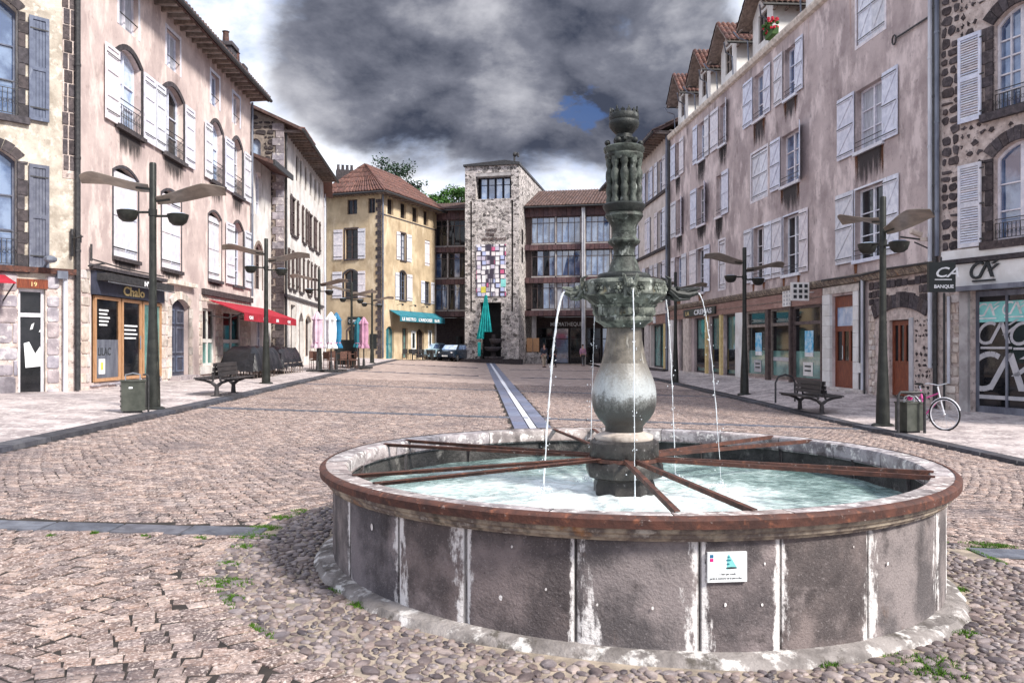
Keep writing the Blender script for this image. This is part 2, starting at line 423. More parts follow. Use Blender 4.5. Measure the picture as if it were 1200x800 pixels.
def bulb_mat():
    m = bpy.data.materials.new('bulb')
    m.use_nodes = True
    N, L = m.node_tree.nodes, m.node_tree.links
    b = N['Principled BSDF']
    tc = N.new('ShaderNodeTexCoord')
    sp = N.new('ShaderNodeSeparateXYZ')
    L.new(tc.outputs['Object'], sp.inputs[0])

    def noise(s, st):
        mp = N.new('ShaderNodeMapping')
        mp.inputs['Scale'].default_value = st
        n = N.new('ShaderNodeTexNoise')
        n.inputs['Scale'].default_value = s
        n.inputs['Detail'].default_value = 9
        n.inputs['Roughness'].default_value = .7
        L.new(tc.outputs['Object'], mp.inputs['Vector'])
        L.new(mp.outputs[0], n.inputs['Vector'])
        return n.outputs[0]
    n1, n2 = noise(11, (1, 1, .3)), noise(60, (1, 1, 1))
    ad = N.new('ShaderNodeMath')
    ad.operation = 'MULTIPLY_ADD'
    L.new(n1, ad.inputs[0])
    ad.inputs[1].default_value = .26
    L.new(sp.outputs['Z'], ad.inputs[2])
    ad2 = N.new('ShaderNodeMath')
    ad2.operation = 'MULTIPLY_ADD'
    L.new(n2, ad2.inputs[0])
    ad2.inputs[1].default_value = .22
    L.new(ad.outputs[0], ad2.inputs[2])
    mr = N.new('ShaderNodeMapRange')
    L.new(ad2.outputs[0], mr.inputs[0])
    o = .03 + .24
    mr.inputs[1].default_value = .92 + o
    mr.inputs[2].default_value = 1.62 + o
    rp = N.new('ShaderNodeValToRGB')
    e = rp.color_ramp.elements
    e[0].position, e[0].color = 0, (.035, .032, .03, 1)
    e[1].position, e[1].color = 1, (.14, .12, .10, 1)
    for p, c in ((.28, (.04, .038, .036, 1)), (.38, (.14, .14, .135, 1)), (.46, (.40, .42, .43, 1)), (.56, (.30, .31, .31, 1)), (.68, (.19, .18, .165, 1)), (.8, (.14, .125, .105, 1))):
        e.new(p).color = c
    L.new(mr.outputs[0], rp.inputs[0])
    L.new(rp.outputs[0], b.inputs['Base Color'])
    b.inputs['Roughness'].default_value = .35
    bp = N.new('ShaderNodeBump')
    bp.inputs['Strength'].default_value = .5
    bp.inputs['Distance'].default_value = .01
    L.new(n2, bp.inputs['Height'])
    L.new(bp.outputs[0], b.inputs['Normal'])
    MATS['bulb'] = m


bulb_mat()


def stain_mat(name, c):
    '''soot or rust that has run down a wall: opaque where the noise and the 'edge' fade allow'''
    m = bpy.data.materials.new(name)
    m.use_nodes = True
    N, L = m.node_tree.nodes, m.node_tree.links
    b = N['Principled BSDF']
    b.inputs['Base Color'].default_value = (*c, 1)
    b.inputs['Roughness'].default_value = .9
    tc = N.new('ShaderNodeTexCoord')
    mp = N.new('ShaderNodeMapping')
    mp.inputs['Scale'].default_value = (1, 1, .16)
    L.new(tc.outputs['Object'], mp.inputs['Vector'])
    n = N.new('ShaderNodeTexNoise')
    n.inputs['Scale'].default_value = 6
    n.inputs['Detail'].default_value = 9
    n.inputs['Roughness'].default_value = .65
    L.new(mp.outputs[0], n.inputs['Vector'])
    at = N.new('ShaderNodeAttribute')
    at.attribute_name = 'edge'
    a = N.new('ShaderNodeMath')
    a.operation = 'MULTIPLY_ADD'
    L.new(n.outputs[0], a.inputs[0])
    a.inputs[1].default_value = 1.5
    L.new(at.outputs['Fac'], a.inputs[2])
    mr = N.new('ShaderNodeMapRange')
    mr.interpolation_type = 'SMOOTHSTEP'
    L.new(a.outputs[0], mr.inputs[0])
    mr.inputs[1].default_value = .95
    mr.inputs[2].default_value = 1.6
    mr.inputs[4].default_value = .9
    L.new(mr.outputs[0], b.inputs['Alpha'])
    MATS[name] = m


stain_mat('soot', (.045, .037, .038))
stain_mat('rust_run', (.20, .075, .03))


def stain(par, fr, u0, u1, z1, h, mat='soot'):
    mb, ed = MB(), []
    nu, nz = 6, 8
    for j in range(nz + 1):
        for i in range(nu + 1):
            s, t = i / nu, j / nz
            mb.v.append((u0 + (u1 - u0) * s, -.004, z1 - h * t))
            ed.append(min(1, 1.6 * math.sin(math.pi * s)) * (1 - t) ** .8)
    for j in range(nz):
        for i in range(nu):
            k = j * (nu + 1) + i
            mb.f.append((k, k + 1, k + nu + 2, k + nu + 1))
    o = mb.build('wall_stain', mat, par, fr)
    o.data.attributes.new('edge', 'FLOAT', 'POINT').data.foreach_set('value', ed)
    return o



def water_mats():
    m = bpy.data.materials.new('water')
    m.use_nodes = True
    N, L = m.node_tree.nodes, m.node_tree.links
    b = N['Principled BSDF']
    tc = N.new('ShaderNodeTexCoord')
    n1 = N.new('ShaderNodeTexNoise')
    n1.inputs['Scale'].default_value = 1.6
    n1.inputs['Detail'].default_value = 5
    n2 = N.new('ShaderNodeTexNoise')
    n2.inputs['Scale'].default_value = 9
    n2.inputs['Detail'].default_value = 8
    n2.inputs['Distortion'].default_value = 1.2
    for n in (n1, n2):
        L.new(tc.outputs['Object'], n.inputs['Vector'])
    # milky bubbles drift out from the foot of the column
    ln = N.new('ShaderNodeVectorMath')
    ln.operation = 'LENGTH'
    sp = N.new('ShaderNodeVectorMath')
    sp.operation = 'ADD'
    sp.inputs[1].default_value = (.25, .35, 0)
    L.new(tc.outputs['Object'], sp.inputs[0])
    L.new(sp.outputs[0], ln.inputs[0])
    mr = N.new('ShaderNodeMapRange')
    L.new(ln.outputs['Value'], mr.inputs[0])
    mr.inputs[1].default_value = .2
    mr.inputs[2].default_value = 2.1
    mr.inputs[3].default_value = .26
    mr.inputs[4].default_value = -.06
    ad = N.new('ShaderNodeMath')
    ad.operation = 'ADD'
    L.new(mr.outputs[0], ad.inputs[0])
    ml = N.new('ShaderNodeMath')
    ml.operation = 'MULTIPLY_ADD'
    L.new(n2.outputs[0], ml.inputs[0])
    ml.inputs[1].default_value = .55
    L.new(n1.outputs[0], ml.inputs[2])
    ms = N.new('ShaderNodeMath')
    ms.operation = 'MULTIPLY'
    ms.inputs[1].default_value = .66
    L.new(ml.outputs[0], ms.inputs[0])
    L.new(ms.outputs[0], ad.inputs[1])
    rp = N.new('ShaderNodeValToRGB')
    e = rp.color_ramp.elements
    e[0].position = .38
    e[0].color = (.10, .16, .155, 1)
    e[1].position = .78
    e[1].color = (.88, .95, .95, 1)
    k = e.new(.5)
    k.color = (.26, .36, .35, 1)
    k = e.new(.62)
    k.color = (.55, .66, .65, 1)
    L.new(ad.outputs[0], rp.inputs[0])
    L.new(rp.outputs[0], b.inputs['Base Color'])
    b.inputs['Roughness'].default_value = .08
    b.inputs['IOR'].default_value = 1.33
    bp = N.new('ShaderNodeBump')
    bp.inputs['Strength'].default_value = .8
    bp.inputs['Distance'].default_value = .03
    n3 = N.new('ShaderNodeTexNoise')
    n3.inputs['Scale'].default_value = 11
    n3.inputs['Detail'].default_value = 4
    L.new(tc.outputs['Object'], n3.inputs['Vector'])
    L.new(n3.outputs[0], bp.inputs['Height'])
    L.new(bp.outputs[0], b.inputs['Normal'])
    MATS['water'] = m
    m = bpy.data.materials.new('jet_water')
    m.use_nodes = True
    b = m.node_tree.nodes['Principled BSDF']
    b.inputs['Base Color'].default_value = (.93, .96, 1, 1)
    b.inputs['Roughness'].default_value = .12
    b.inputs['Transmission Weight'].default_value = .35
    b.inputs['IOR'].default_value = 1.33
    MATS['jet_water'] = m


water_mats()


def banner_mat():
    """patchwork of small portraits on a dark printed banner"""
    m = bpy.data.materials.new('banner_print')
    m.use_nodes = True
    N, L = m.node_tree.nodes, m.node_tree.links
    b = N['Principled BSDF']
    tc = N.new('ShaderNodeTexCoord')
    vo = N.new('ShaderNodeTexVoronoi')
    vo.inputs['Scale'].default_value = 2.5
    vo.inputs['Randomness'].default_value = .3
    vo.distance = 'CHEBYCHEV'
    L.new(tc.outputs['Object'], vo.inputs['Vector'])
    mr = N.new('ShaderNodeMapRange')
    L.new(vo.outputs['Distance'], mr.inputs[0])
    mr.inputs[1].default_value = .36
    mr.inputs[2].default_value = .46
    rp = N.new('ShaderNodeValToRGB')
    sp = N.new('ShaderNodeSeparateColor')
    L.new(vo.outputs['Color'], sp.inputs[0])
    e = rp.color_ramp.elements
    rp.color_ramp.interpolation = 'CONSTANT'
    for p, c in ((0, (.75, .72, .75, 1)), (.3, (.55, .5, .62, 1)), (.5, (.8, .78, .8, 1)), (.68, (.6, .12, .25, 1)), (.76, (.45, .5, .75, 1)), (.85, (.8, .7, .7, 1))):
        (e[0] if p == 0 else e.new(p)).color = c
    L.new(sp.outputs[0], rp.inputs[0])
    mx = N.new('ShaderNodeMixRGB')
    L.new(mr.outputs[0], mx.inputs[0])
    L.new(rp.outputs[0], mx.inputs[1])
    mx.inputs[2].default_value = (.045, .035, .06, 1)
    L.new(mx.outputs[0], b.inputs['Base Color'])
    b.inputs['Roughness'].default_value = .6
    MATS['banner_print'] = m


banner_mat()

# ---------------------------------------------------------------- mesh helpers
W = {}


class Frame:
    def __init__(s, ox, oy, dx, dy, oz=0.):
        l = math.hypot(dx, dy)
        s.dx, s.dy, s.ox, s.oy = dx / l, dy / l, ox, oy
        s.M = Matrix(((s.dx, -s.dy, 0, ox), (s.dy, s.dx, 0, oy), (0, 0, 1, oz), (0, 0, 0, 1)))
        s.holes = []

    def u(s, px, v=0.):
        t = (px - 600) / F
        ox, oy = s.ox - s.dy * v, s.oy + s.dx * v
        return (t * oy - ox) / (s.dx - t * s.dy)

    def z(s, px, py, v=0.):
        Y = s.oy + s.dx * v + s.u(px, v) * s.dy
        return CAMZ + (405 - py) * Y / F

    def inward(s, v, u=0.):
        return Frame(s.ox - s.dy * v + s.dx * u, s.oy + s.dx * v + s.dy * u, s.dx, s.dy)


class MB:
    def __init__(s):
        s.v, s.f = [], []

    def add(s, vs, fs):
        o = len(s.v)
        s.v += [tuple(v) for v in vs]
        s.f += [tuple(i + o for i in f) for f in fs]
        return s

    def box(s, x0, x1, y0, y1, z0, z1):
        return s.add([(x0, y0, z0), (x1, y0, z0), (x1, y1, z0), (x0, y1, z0), (x0, y0, z1), (x1, y0, z1), (x1, y1, z1), (x0, y1, z1)],
                     [(0, 3, 2, 1), (4, 5, 6, 7), (0, 1, 5, 4), (1, 2, 6, 5), (2, 3, 7, 6), (3, 0, 4, 7)])

    def cbox(s, c, sx, sy, sz, rot=0):
        ca, sa = math.cos(rot), math.sin(rot)
        vs = []
        for dz in (-.5, .5):
            for a, b in ((-.5, -.5), (.5, -.5), (.5, .5), (-.5, .5)):
                x, y = a * sx, b * sy
                vs.append((c[0] + x * ca - y * sa, c[1] + x * sa + y * ca, c[2] + dz * sz))
        return s.add(vs, [(0, 3, 2, 1), (4, 5, 6, 7), (0, 1, 5, 4), (1, 2, 6, 5), (2, 3, 7, 6), (3, 0, 4, 7)])

    def prism(s, poly, y0, y1):
        n = len(poly)
        vs = [(x, y0, z) for x, z in poly] + [(x, y1, z) for x, z in poly]
        fs = [tuple(range(n)), tuple(range(2 * n - 1, n - 1, -1))] + [(i, i + n, (i + 1) % n + n, (i + 1) % n) for i in range(n)]
        return s.add(vs, fs)

    def prismz(s, poly, z0, z1):
        n = len(poly)
        vs = [(x, y, z0) for x, y in poly] + [(x, y, z1) for x, y in poly]
        fs = [tuple(range(n - 1, -1, -1)), tuple(range(n, 2 * n))] + [(i, (i + 1) % n, (i + 1) % n + n, i + n) for i in range(n)]
        return s.add(vs, fs)

    def prismx(s, poly, x0, x1):
        n = len(poly)
        vs = [(x0, y, z) for y, z in poly] + [(x1, y, z) for y, z in poly]
        fs = [tuple(range(n - 1, -1, -1)), tuple(range(n, 2 * n))] + [(i, (i + 1) % n, (i + 1) % n + n, i + n) for i in range(n)]
        return s.add(vs, fs)

    def ring(s, A, B, y0, y1, closed=True):
        n = len(A)
        vs = [(x, y0, z) for x, z in A] + [(x, y0, z) for x, z in B] + [(x, y1, z) for x, z in A] + [(x, y1, z) for x, z in B]
        fs = []
        for i in range(n if closed else n - 1):
            j = (i + 1) % n
            fs += [(i, j, n + j, n + i), (2 * n + i, 3 * n + i, 3 * n + j, 2 * n + j), (i, 2 * n + i, 2 * n + j, j), (n + i, n + j, 3 * n + j, 3 * n + i)]
        if not closed:
            fs += [(0, n, 3 * n, 2 * n), (n - 1, 3 * n - 1, 4 * n - 1, 2 * n - 1)]
        return s.add(vs, fs)

    def tube(s, pts, r, n=6, cap=True):
        pts = [Vector(p) for p in pts]
        rs = r if isinstance(r, (list, tuple)) else [r] * len(pts)
        vs, fs = [], []
        pu = None
        for i, p in enumerate(pts):
            d = (pts[min(i + 1, len(pts) - 1)] - pts[max(i - 1, 0)])
            d = d.normalized() if d.length > 1e-9 else Vector((0, 0, 1))
            a = Vector((0, 0, 1)) if abs(d.z) < .9 else Vector((1, 0, 0))
            if pu is not None:
                a = pu
            b = d.cross(a).normalized()
            a = b.cross(d).normalized()
            pu = a
            for k in range(n):
                t = 2 * math.pi * k / n
                vs.append(p + (a * math.cos(t) + b * math.sin(t)) * rs[i])
        m = len(pts)
        for i in range(m - 1):
            for k in range(n):
                j = (k + 1) % n
                fs.append((i * n + k, i * n + j, (i + 1) * n + j, (i + 1) * n + k))
        if cap:
            fs += [tuple(range(n - 1, -1, -1)), tuple(range((m - 1) * n, m * n))]
        return s.add(vs, fs)

    def lathe(s, prof, n=24, c=(0, 0), mod=None, a0=0.):
        vs, fs = [], []
        for i, (r, z) in enumerate(prof):
            for k in range(n):
                t = 2 * math.pi * k / n + a0
                rr = r * (1 + (mod(t, i) if mod else 0))
                vs.append((c[0] + rr * math.cos(t), c[1] + rr * math.sin(t), z))
        for i in range(len(prof) - 1):
            for k in range(n):
                j = (k + 1) % n
                fs.append((i * n + k, i * n + j, (i + 1) * n + j, (i + 1) * n + k))
        fs += [tuple(range(n - 1, -1, -1)), tuple(range((len(prof) - 1) * n, len(prof) * n))]
        return s.add(vs, fs)

    def ball(s, c, r, n=8, sq=(1, 1, 1)):
        vs, fs = [], []
        m = n // 2 + 1
        for i in range(1, m):
            ph = math.pi * i / m
            for k in range(n):
                t = 2 * math.pi * k / n
                vs.append((c[0] + r * sq[0] * math.sin(ph) * math.cos(t), c[1] + r * sq[1] * math.sin(ph) * math.sin(t), c[2] + r * sq[2] * math.cos(ph)))
        o = len(vs)
        vs += [(c[0], c[1], c[2] + r * sq[2]), (c[0], c[1], c[2] - r * sq[2])]
        for i in range(m - 2):
            for k in range(n):
                j = (k + 1) % n
                fs.append((i * n + k, (i + 1) * n + k, (i + 1) * n + j, i * n + j))
        for k in range(n):
            j = (k + 1) % n
            fs += [(o, k, j), (o + 1, (m - 2) * n + j, (m - 2) * n + k)]
        return s.add(vs, fs)

    def mesh(s, name, mat, smooth=False):
        me = bpy.data.meshes.new(name)
        me.from_pydata(s.v, [], s.f)
        me.materials.append(MATS[mat])
        if smooth:
            me.polygons.foreach_set('use_smooth', [True] * len(me.polygons))
            try:
                me.set_sharp_from_angle(angle=math.radians(40))
            except Exception:
                pass
        return me

    def build(s, name, mat, parent=None, fr=None, smooth=False, base=None, **props):
        o = Vector(W[parent]) if parent is not None else Vector(base or (0, 0, 0))
        if fr is not None:
            m = fr.M if isinstance(fr, Frame) else fr
            s.v = [tuple(m @ Vector(v) - o) for v in s.v]
        elif o.length:
            s.v = [(v[0] - o.x, v[1] - o.y, v[2] - o.z) for v in s.v]
        ob = bpy.data.objects.new(name, s.mesh(name, mat, smooth))
        COL.objects.link(ob)
        if parent is not None:
            ob.parent = parent
        else:
            ob.location = o
        W[ob] = o
        for k, v in props.items():
            ob[k] = v
        return ob


def thing(name, label, cat, loc=(0, 0, 0), group=None):
    o = bpy.data.objects.new(name, None)
    o.empty_display_size = .3
    COL.objects.link(o)
    o.location = loc
    o['label'] = label
    o['category'] = cat
    if group:
        o['group'] = group
    W[o] = Vector(loc)
    return o


def place(me, name, parent, mw, **props):
    ob = bpy.data.objects.new(name, me)
    COL.objects.link(ob)
    ob.parent = parent
    ob.matrix_local = Matrix.Translation(-W[parent]) @ mw
    W[ob] = Vector((0, 0, 0))
    for k, v in props.items():
        ob[k] = v
    return ob


def copy_tree(o, parent=None):
    c = o.copy()
    COL.objects.link(c)
    if parent is not None:
        c.parent = parent
    for ch in [x for x in o.children]:
        copy_tree(ch, c)
    return c


def dup(root, loc, rotz, label, scale=None):
    r = copy_tree(root)
    r.location = loc
    r.rotation_euler = (0, 0, rotz)
    r['label'] = label
    if scale:
        r.scale = (scale,) * 3
    return r


def text(s, size, mat, parent, fr, u, y, z, shear=0., sx=1., name='lettering', ext=.006, align='LEFT', bold=0.):
    cu = bpy.data.curves.new('t', 'FONT')
    cu.body = s
    cu.size = size
    cu.extrude = ext
    cu.shear = shear
    cu.offset = bold
    cu.align_x = align
    cu.resolution_u = 3
    t = bpy.data.objects.new('t', cu)
    COL.objects.link(t)
    bpy.context.view_layer.update()
    dg = bpy.context.evaluated_depsgraph_get()
    me = bpy.data.meshes.new_from_object(t.evaluated_get(dg))
    bpy.data.objects.remove(t)
    mb = MB()
    mb.v = [(u + v.co.x * sx, y - v.co.z, z + v.co.y) for v in me.vertices]
    mb.f = [tuple(p.vertices) for p in me.polygons]
    bpy.data.meshes.remove(me)
    return mb.build(name, mat, parent, fr)


# ---------------------------------------------------------------- terrain
def g(x, y):
    x = np.asarray(x, float)
    y = np.asarray(y, float)
    w = np.clip((y - 20) / 40, 0, 1)
    k = np.where(x < 0, .033 + .015 * w, .033 - .018 * w)
    return -k * np.clip(x, -12, 9.5)


def gz(x, y):
    return float(g(x, y))


def kl(y):
    return -6.3 - .045 * y


def kr(y):
    return 8.35 - .02 * y


FB_Y = [-20, 10, 15, 22, 26, 30, 54, 70]
FB_Z = [-.3, -.26, -.2, -.1, .10, .24, .09, .0]


def fx(y):      # right-hand house line
    y = np.asarray(y, float)
    return np.where(y > 22.3, 13.43 - .0876 * y, 20.6 - .41 * y)


def pr(x, y):   # right pavement surface
    k = kr(np.asarray(y, float))
    z0 = g(k, y) + .05
    z1 = np.interp(y, FB_Y, FB_Z)
    t = np.clip((x - k) / (fx(y) - k), 0, 1.4)
    return z0 + (z1 - z0) * t


def prz(x, y):
    return float(pr(x, y))


def plz(x, y):
    return gz(x, y) + .05


def grid(name, mat, xs_of_y, ys, zf, n, **props):
    vs, fs = [], []
    for y in ys:
        a, b = xs_of_y(y)
        for i in range(n + 1):
            x = a + (b - a) * i / n
            vs.append((x, y, float(zf(x, y))))
    for j in range(len(ys) - 1):
        for i in range(n):
            k = j * (n + 1) + i
            fs.append((k, k + 1, k + n + 2, k + n + 1))
    return MB().add(vs, fs).build(name, mat, None, None, smooth=True, **props)


YS = [-12, -6, -2, 0, 2, 4, 6, 8, 10, 12, 14, 16, 18, 20, 22, 22.3, 24, 26, 28, 30, 34, 38, 42, 46, 50, 54, 60, 66, 72, 80, 90]
ground = grid('ground', 'ground', lambda y: (-1500, 1500), [-600, -100, -12, 20, 60, 90, 200, 600, 3000], lambda x, y: -1.2, 2, kind='structure')
square = grid('square_paving', 'joint', lambda y: (kl(y) - .1, kr(y) + .1), YS, lambda x, y: g(x, y) - .008, 24, kind='structure')
far_pav = grid('far_paving', 'far_setts', lambda y: (kl(y) + .15, kr(y) - .15), [34, 38, 42, 46, 50, 54, 60, 66, 72, 80, 90], lambda x, y: g(x, y) - .004, 24, kind='structure')
pavement_left = grid('pavement_left', 'pavement', lambda y: (-18, kl(y) - .18), YS, lambda x, y: g(x, y) + .05, 8, kind='structure')
pavement_right = grid('pavement_right', 'pavement', lambda y: (kr(y) + .18, float(fx(y)) + 1.5), YS, pr, 12, kind='structure')

FC = (.89, 6.54)
FRING = 3.10


def slab_piece(cx, cy, lx, ly, ang, th, mat, parent, name, z=None, inset=.006):
    """one flat stone whose four corners follow the ground"""
    ca, sa = math.cos(ang), math.sin(ang)
    mb = MB()
    vs = []
    for top in (0, 1):
        for a, b in ((-.5, -.5), (.5, -.5), (.5, .5), (-.5, .5)):
            k = inset if top else 0
            x, y = a * (lx - k * 2), b * (ly - k * 2)
            X, Y = cx + x * ca - y * sa, cy + x * sa + y * ca
            vs.append((X, Y, gz(X, Y) + (th if top else -.03)))
    mb.add(vs, [(4, 5, 6, 7), (0, 1, 5, 4), (1, 2, 6, 5), (2, 3, 7, 6), (3, 0, 4, 7)])
    return mb.build(name, mat, parent)


BANDS = (6.85, 18.5, 29.3)
for bi, by in enumerate(BANDS):
    x = kl(by) + .3
    while x < kr(by) - .3:
        L_ = .55 + R.random() * .2
        cx = x + L_ / 2
        yy = by + (0.02 * (cx) if bi == 0 else 0)
        if math.hypot(cx - FC[0], yy - FC[1]) > 2.85:
            slab_piece(cx, yy, L_ - .012, .30, 0, .004 + R.random() * .004, 'slab', square, 'paving_slab')
        x += L_
sx_ = lambda y: 1.07 - .0413 * y
sa_ = math.atan(.0413)
y = 9.75
mbf = {'strip_blue': MB(), 'strip_white': MB()}
while y < 71:
    L_ = .7
    for off, w_, mt in ((-.235, .30, 'strip_blue'), (0, .15, 'strip_white'), (.235, .30, 'strip_blue')):
        cx, cy = sx_(y) + off, y + L_ / 2
        if y < 32:
            slab_piece(cx, cy, w_ - .008, L_ - .01, sa_, .006 + R.random() * .003, mt, square, 'strip_slab')
        else:
            z_ = gz(cx, cy) + .004
            a = w_ / 2 - .004
            mbf[mt].box(cx - a, cx + a, y, y + L_ - .01, z_ - .03, z_)
    y += L_
for k_, m_ in mbf.items():
    m_.build('strip_slabs_far', k_, far_pav, kind='stuff')
for y0 in (41.5, 55):
    mb = MB()
    x = kl(y0) + .2
    while x < kr(y0) - .3:
        if abs(x + .35 - sx_(y0)) > .8:
            mb.box(x, x + .69, y0, y0 + .3, gz(x, y0) - .03, gz(x, y0) + .006)
        x += .7
    mb.build('band_slabs_far', 'slab', far_pav, kind='stuff')
for side in (0, 1):
    par = (pavement_left, pavement_right)[side]
    kf = (kl, kr)[side]
    y = 7.
    while y < 66:
        L_ = 1. if y < 40 else 2.
        xm = kf(y + L_ / 2)
        sl_ = (kf(y + L_) - kf(y)) / L_
        slab_piece(xm, y + L_ / 2, .34, L_ - .012, -math.atan(sl_), .06, 'kerb', par, 'kerb_stone', inset=.015)
        y += L_


def sett_field():
    P, SW = .117, .118
    cx, cy, an = [], [], []
    for (ya, yb, A) in ((1.6, 6.70, .33), (7.02, 18.32, -.38), (18.68, 29.12, .38), (29.48, 34.2, -.38)):
        Wd = 2.6
        for j in range(-6, 6):
            for k in range(int((ya - 1) / P), int((yb + 1) / P)):
                n = 22
                t = (np.arange(n) + (.25 if k % 2 else .75)) / n * 2 - 1
                X = j * Wd + Wd / 2 + t * Wd / 2 + .35
                Yc = k * P + A * (1 - t * t) - A * .5
                sl_ = -2 * A * t / (Wd / 2)
                ok = (Yc > ya + .02) & (Yc < yb - .03)
                cx.append(X[ok])
                cy.append(Yc[ok])
                an.append(np.arctan(sl_[ok]))
    cx, cy, an = map(np.concatenate, (cx, cy, an))
    rs = np.random.RandomState(3)
    n = len(cx)
    cx = cx + rs.normal(0, .006, n)
    cy = cy + rs.normal(0, .006, n)
    d = np.hypot(cx - FC[0], cy - FC[1])
    vis = np.abs(cx / np.maximum(cy, .1)) < 1.0
    ok = (cx > kl(cy) + .24) & (cx < kr(cy) - .24) & (d > FRING + .16) & vis
    ok &= ~((np.abs(cx - (1.07 - .0413 * cy)) < .46) & (cy > 9.4))
    cx, cy, an = cx[ok], cy[ok], an[ok]
    # setts laid round the pebble ring
    ra = []
    for rr in (FRING + .0, FRING + .105):
        m = int(2 * math.pi * rr / .135)
        for k in range(m):
            t = 2 * math.pi * k / m
            ra.append((FC[0] + rr * math.cos(t), FC[1] + rr * math.sin(t), t + math.pi / 2))
    ra = np.array(ra)
    ra = ra[np.abs(ra[:, 1] - 6.88) > .2]
    cx, cy, an = np.r_[cx, ra[:, 0]], np.r_[cy, ra[:, 1]], np.r_[an, ra[:, 2]]
    n = len(cx)
    an = an + rs.normal(0, .05, n)
    ca_ = np.cos(np.where(np.arange(n) < n - len(ra), an, 0))
    lx = SW * (.925 + .06 * rs.rand(n)) / ca_
    ly = P * (.88 + .08 * rs.rand(n)) * ca_
    h = rs.normal(0, .0022, n)
    tl = rs.normal(0, .02, (n, 2))
    # the 300 that show largest
    px = cx / cy
    occ = (cy > 4.2) & (px > -.24) & (px < .56)
    inside = (np.abs(px) < .61) & (cy > 3.95) & ~occ
    key = np.where(inside, cy, 1e9)
    near = np.argsort(key)[:300]
    mask = np.zeros(n, bool)
    mask[near] = True
    # shared meshes
    vars_ = []
    for q in range(6):
        e = [.004 + .007 * R.random() for _ in range(8)]
        vs = [(-.5, -.5, -.03), (.5, -.5, -.03), (.5, .5, -.03), (-.5, .5, -.03)]
        cor = [(-.5, -.5), (.5, -.5), (.5, .5), (-.5, .5)]
        mid = [(a * (1 - .03 * R.random()), b * (1 - .05 * R.random()), -.004) for a, b in cor]
        top = [(a * (1 - e[i] * 9), b * (1 - e[i + 4] * 9), .0) for i, (a, b) in enumerate(cor)]
        vs += mid + top + [(0, 0, .002)]
        fs = [(i, (i + 1) % 4, (i + 1) % 4 + 4, i + 4) for i in range(4)] + [(i + 4, (i + 1) % 4 + 4, (i + 1) % 4 + 8, i + 8) for i in range(4)] + [(i + 8, (i + 1) % 4 + 8, 12) for i in range(4)]
        vars_.append((vs, fs))
    mes = [MB().add([(a * SW, b_ * P, c) for a, b_, c in v[0]], v[1]).mesh('sett', 'sett') for v in vars_]
    for i in near:
        z = gz(cx[i], cy[i]) + h[i]
        m = Matrix.Translation((cx[i], cy[i], z)) @ Matrix.Rotation(an[i], 4, 'Z') @ Matrix.Rotation(tl[i, 0], 4, 'X') @ Matrix.Rotation(tl[i, 1] - .02, 4, 'Y') @ Matrix.Diagonal((lx[i] / SW, ly[i] / P, 1, 1))
        place(mes[i % 6], 'sett', square, m)
    idx = np.where(~mask)[0]
    m_ = len(idx)
    allv, allf, off = [], [], 0
    tint = []
    for q in range(6):
        ii = idx[q::6]
        v = np.array(vars_[q][0])
        f = vars_[q][1]
        x = v[None, :, 0] * lx[ii, None]
        y = v[None, :, 1] * ly[ii, None]
        c, s_ = np.cos(an[ii])[:, None], np.sin(an[ii])[:, None]
        X = cx[ii, None] + x * c - y * s_
        Y = cy[ii, None] + x * s_ + y * c
        Z = g(X, Y) + v[None, :, 2] + h[ii, None] + x * tl[ii, 0:1] + y * tl[ii, 1:2]
        allv.append(np.stack([X, Y, Z], -1).reshape(-1, 3))
        nv = len(v)
        quads = [a for a in f if len(a) == 4]
        tris = [a for a in f if len(a) == 3]
        base = off + np.arange(len(ii))[:, None, None] * nv
        allf.append(((base + np.array(quads)[None]).reshape(-1, 4), (base + np.array(tris)[None]).reshape(-1, 3)))
        tint.append(np.repeat(rs.rand(len(ii)), nv))
        off += len(ii) * nv
    V = np.concatenate(allv)
    Q = np.concatenate([a for a, b in allf])
    T = np.concatenate([b for a, b in allf])
    fast_mesh('sett_field', V, Q, T, 'sett', square, np.concatenate(tint))


def fast_mesh(name, V, Q, T, mat, parent, tint=None, base=(0, 0, 0), **props):
    me = bpy.data.meshes.new(name)
    me.vertices.add(len(V))
    me.vertices.foreach_set('co', (V - np.array(base)).astype(np.float32).ravel())
    nl = Q.size + T.size
    me.loops.add(nl)
    me.loops.foreach_set('vertex_index', np.concatenate([Q.ravel(), T.ravel()]).astype(np.int32))
    ls = np.concatenate([np.arange(len(Q)) * 4, Q.size + np.arange(len(T)) * 3]).astype(np.int32)
    me.polygons.add(len(ls))
    me.polygons.foreach_set('loop_start', ls)
    me.update(calc_edges=True)
    me.materials.append(MATS[mat])
    if tint is not None:
        a = me.attributes.new('tint', 'FLOAT', 'POINT')
        a.data.foreach_set('value', tint.astype(np.float32))
    ob = bpy.data.objects.new(name, me)
    COL.objects.link(ob)
    if parent is not None:
        ob.parent = parent
    else:
        ob.location = base
    ob['kind'] = 'stuff'
    for k, v in props.items():
        ob[k] = v
    W[ob] = Vector(base)
    return ob


sett_field()


def annulus(name, mat, r0, r1, z0f, z1f, n, parent=None, a0=0, **props):
    vs, fs = [], []
    for k in range(n):
        t = 2 * math.pi * k / n + a0
        for r, zf in ((r0, z0f), (r1, z1f)):
            x, y = FC[0] + r * math.cos(t), FC[1] + r * math.sin(t)
            vs.append((x, y, zf(x, y)))
    for k in range(n):
        j = (k + 1) % n
        fs.append((2 * k, 2 * k + 1, 2 * j + 1, 2 * j))
    return MB().add(vs, fs).build(name, mat, parent, **props)


pebble_bed = annulus('pebble_bed', 'pebble_mortar', 2.2, FRING + .02, lambda x, y: gz(x, y) - .006, lambda x, y: gz(x, y) - .006, 96, kind='structure')


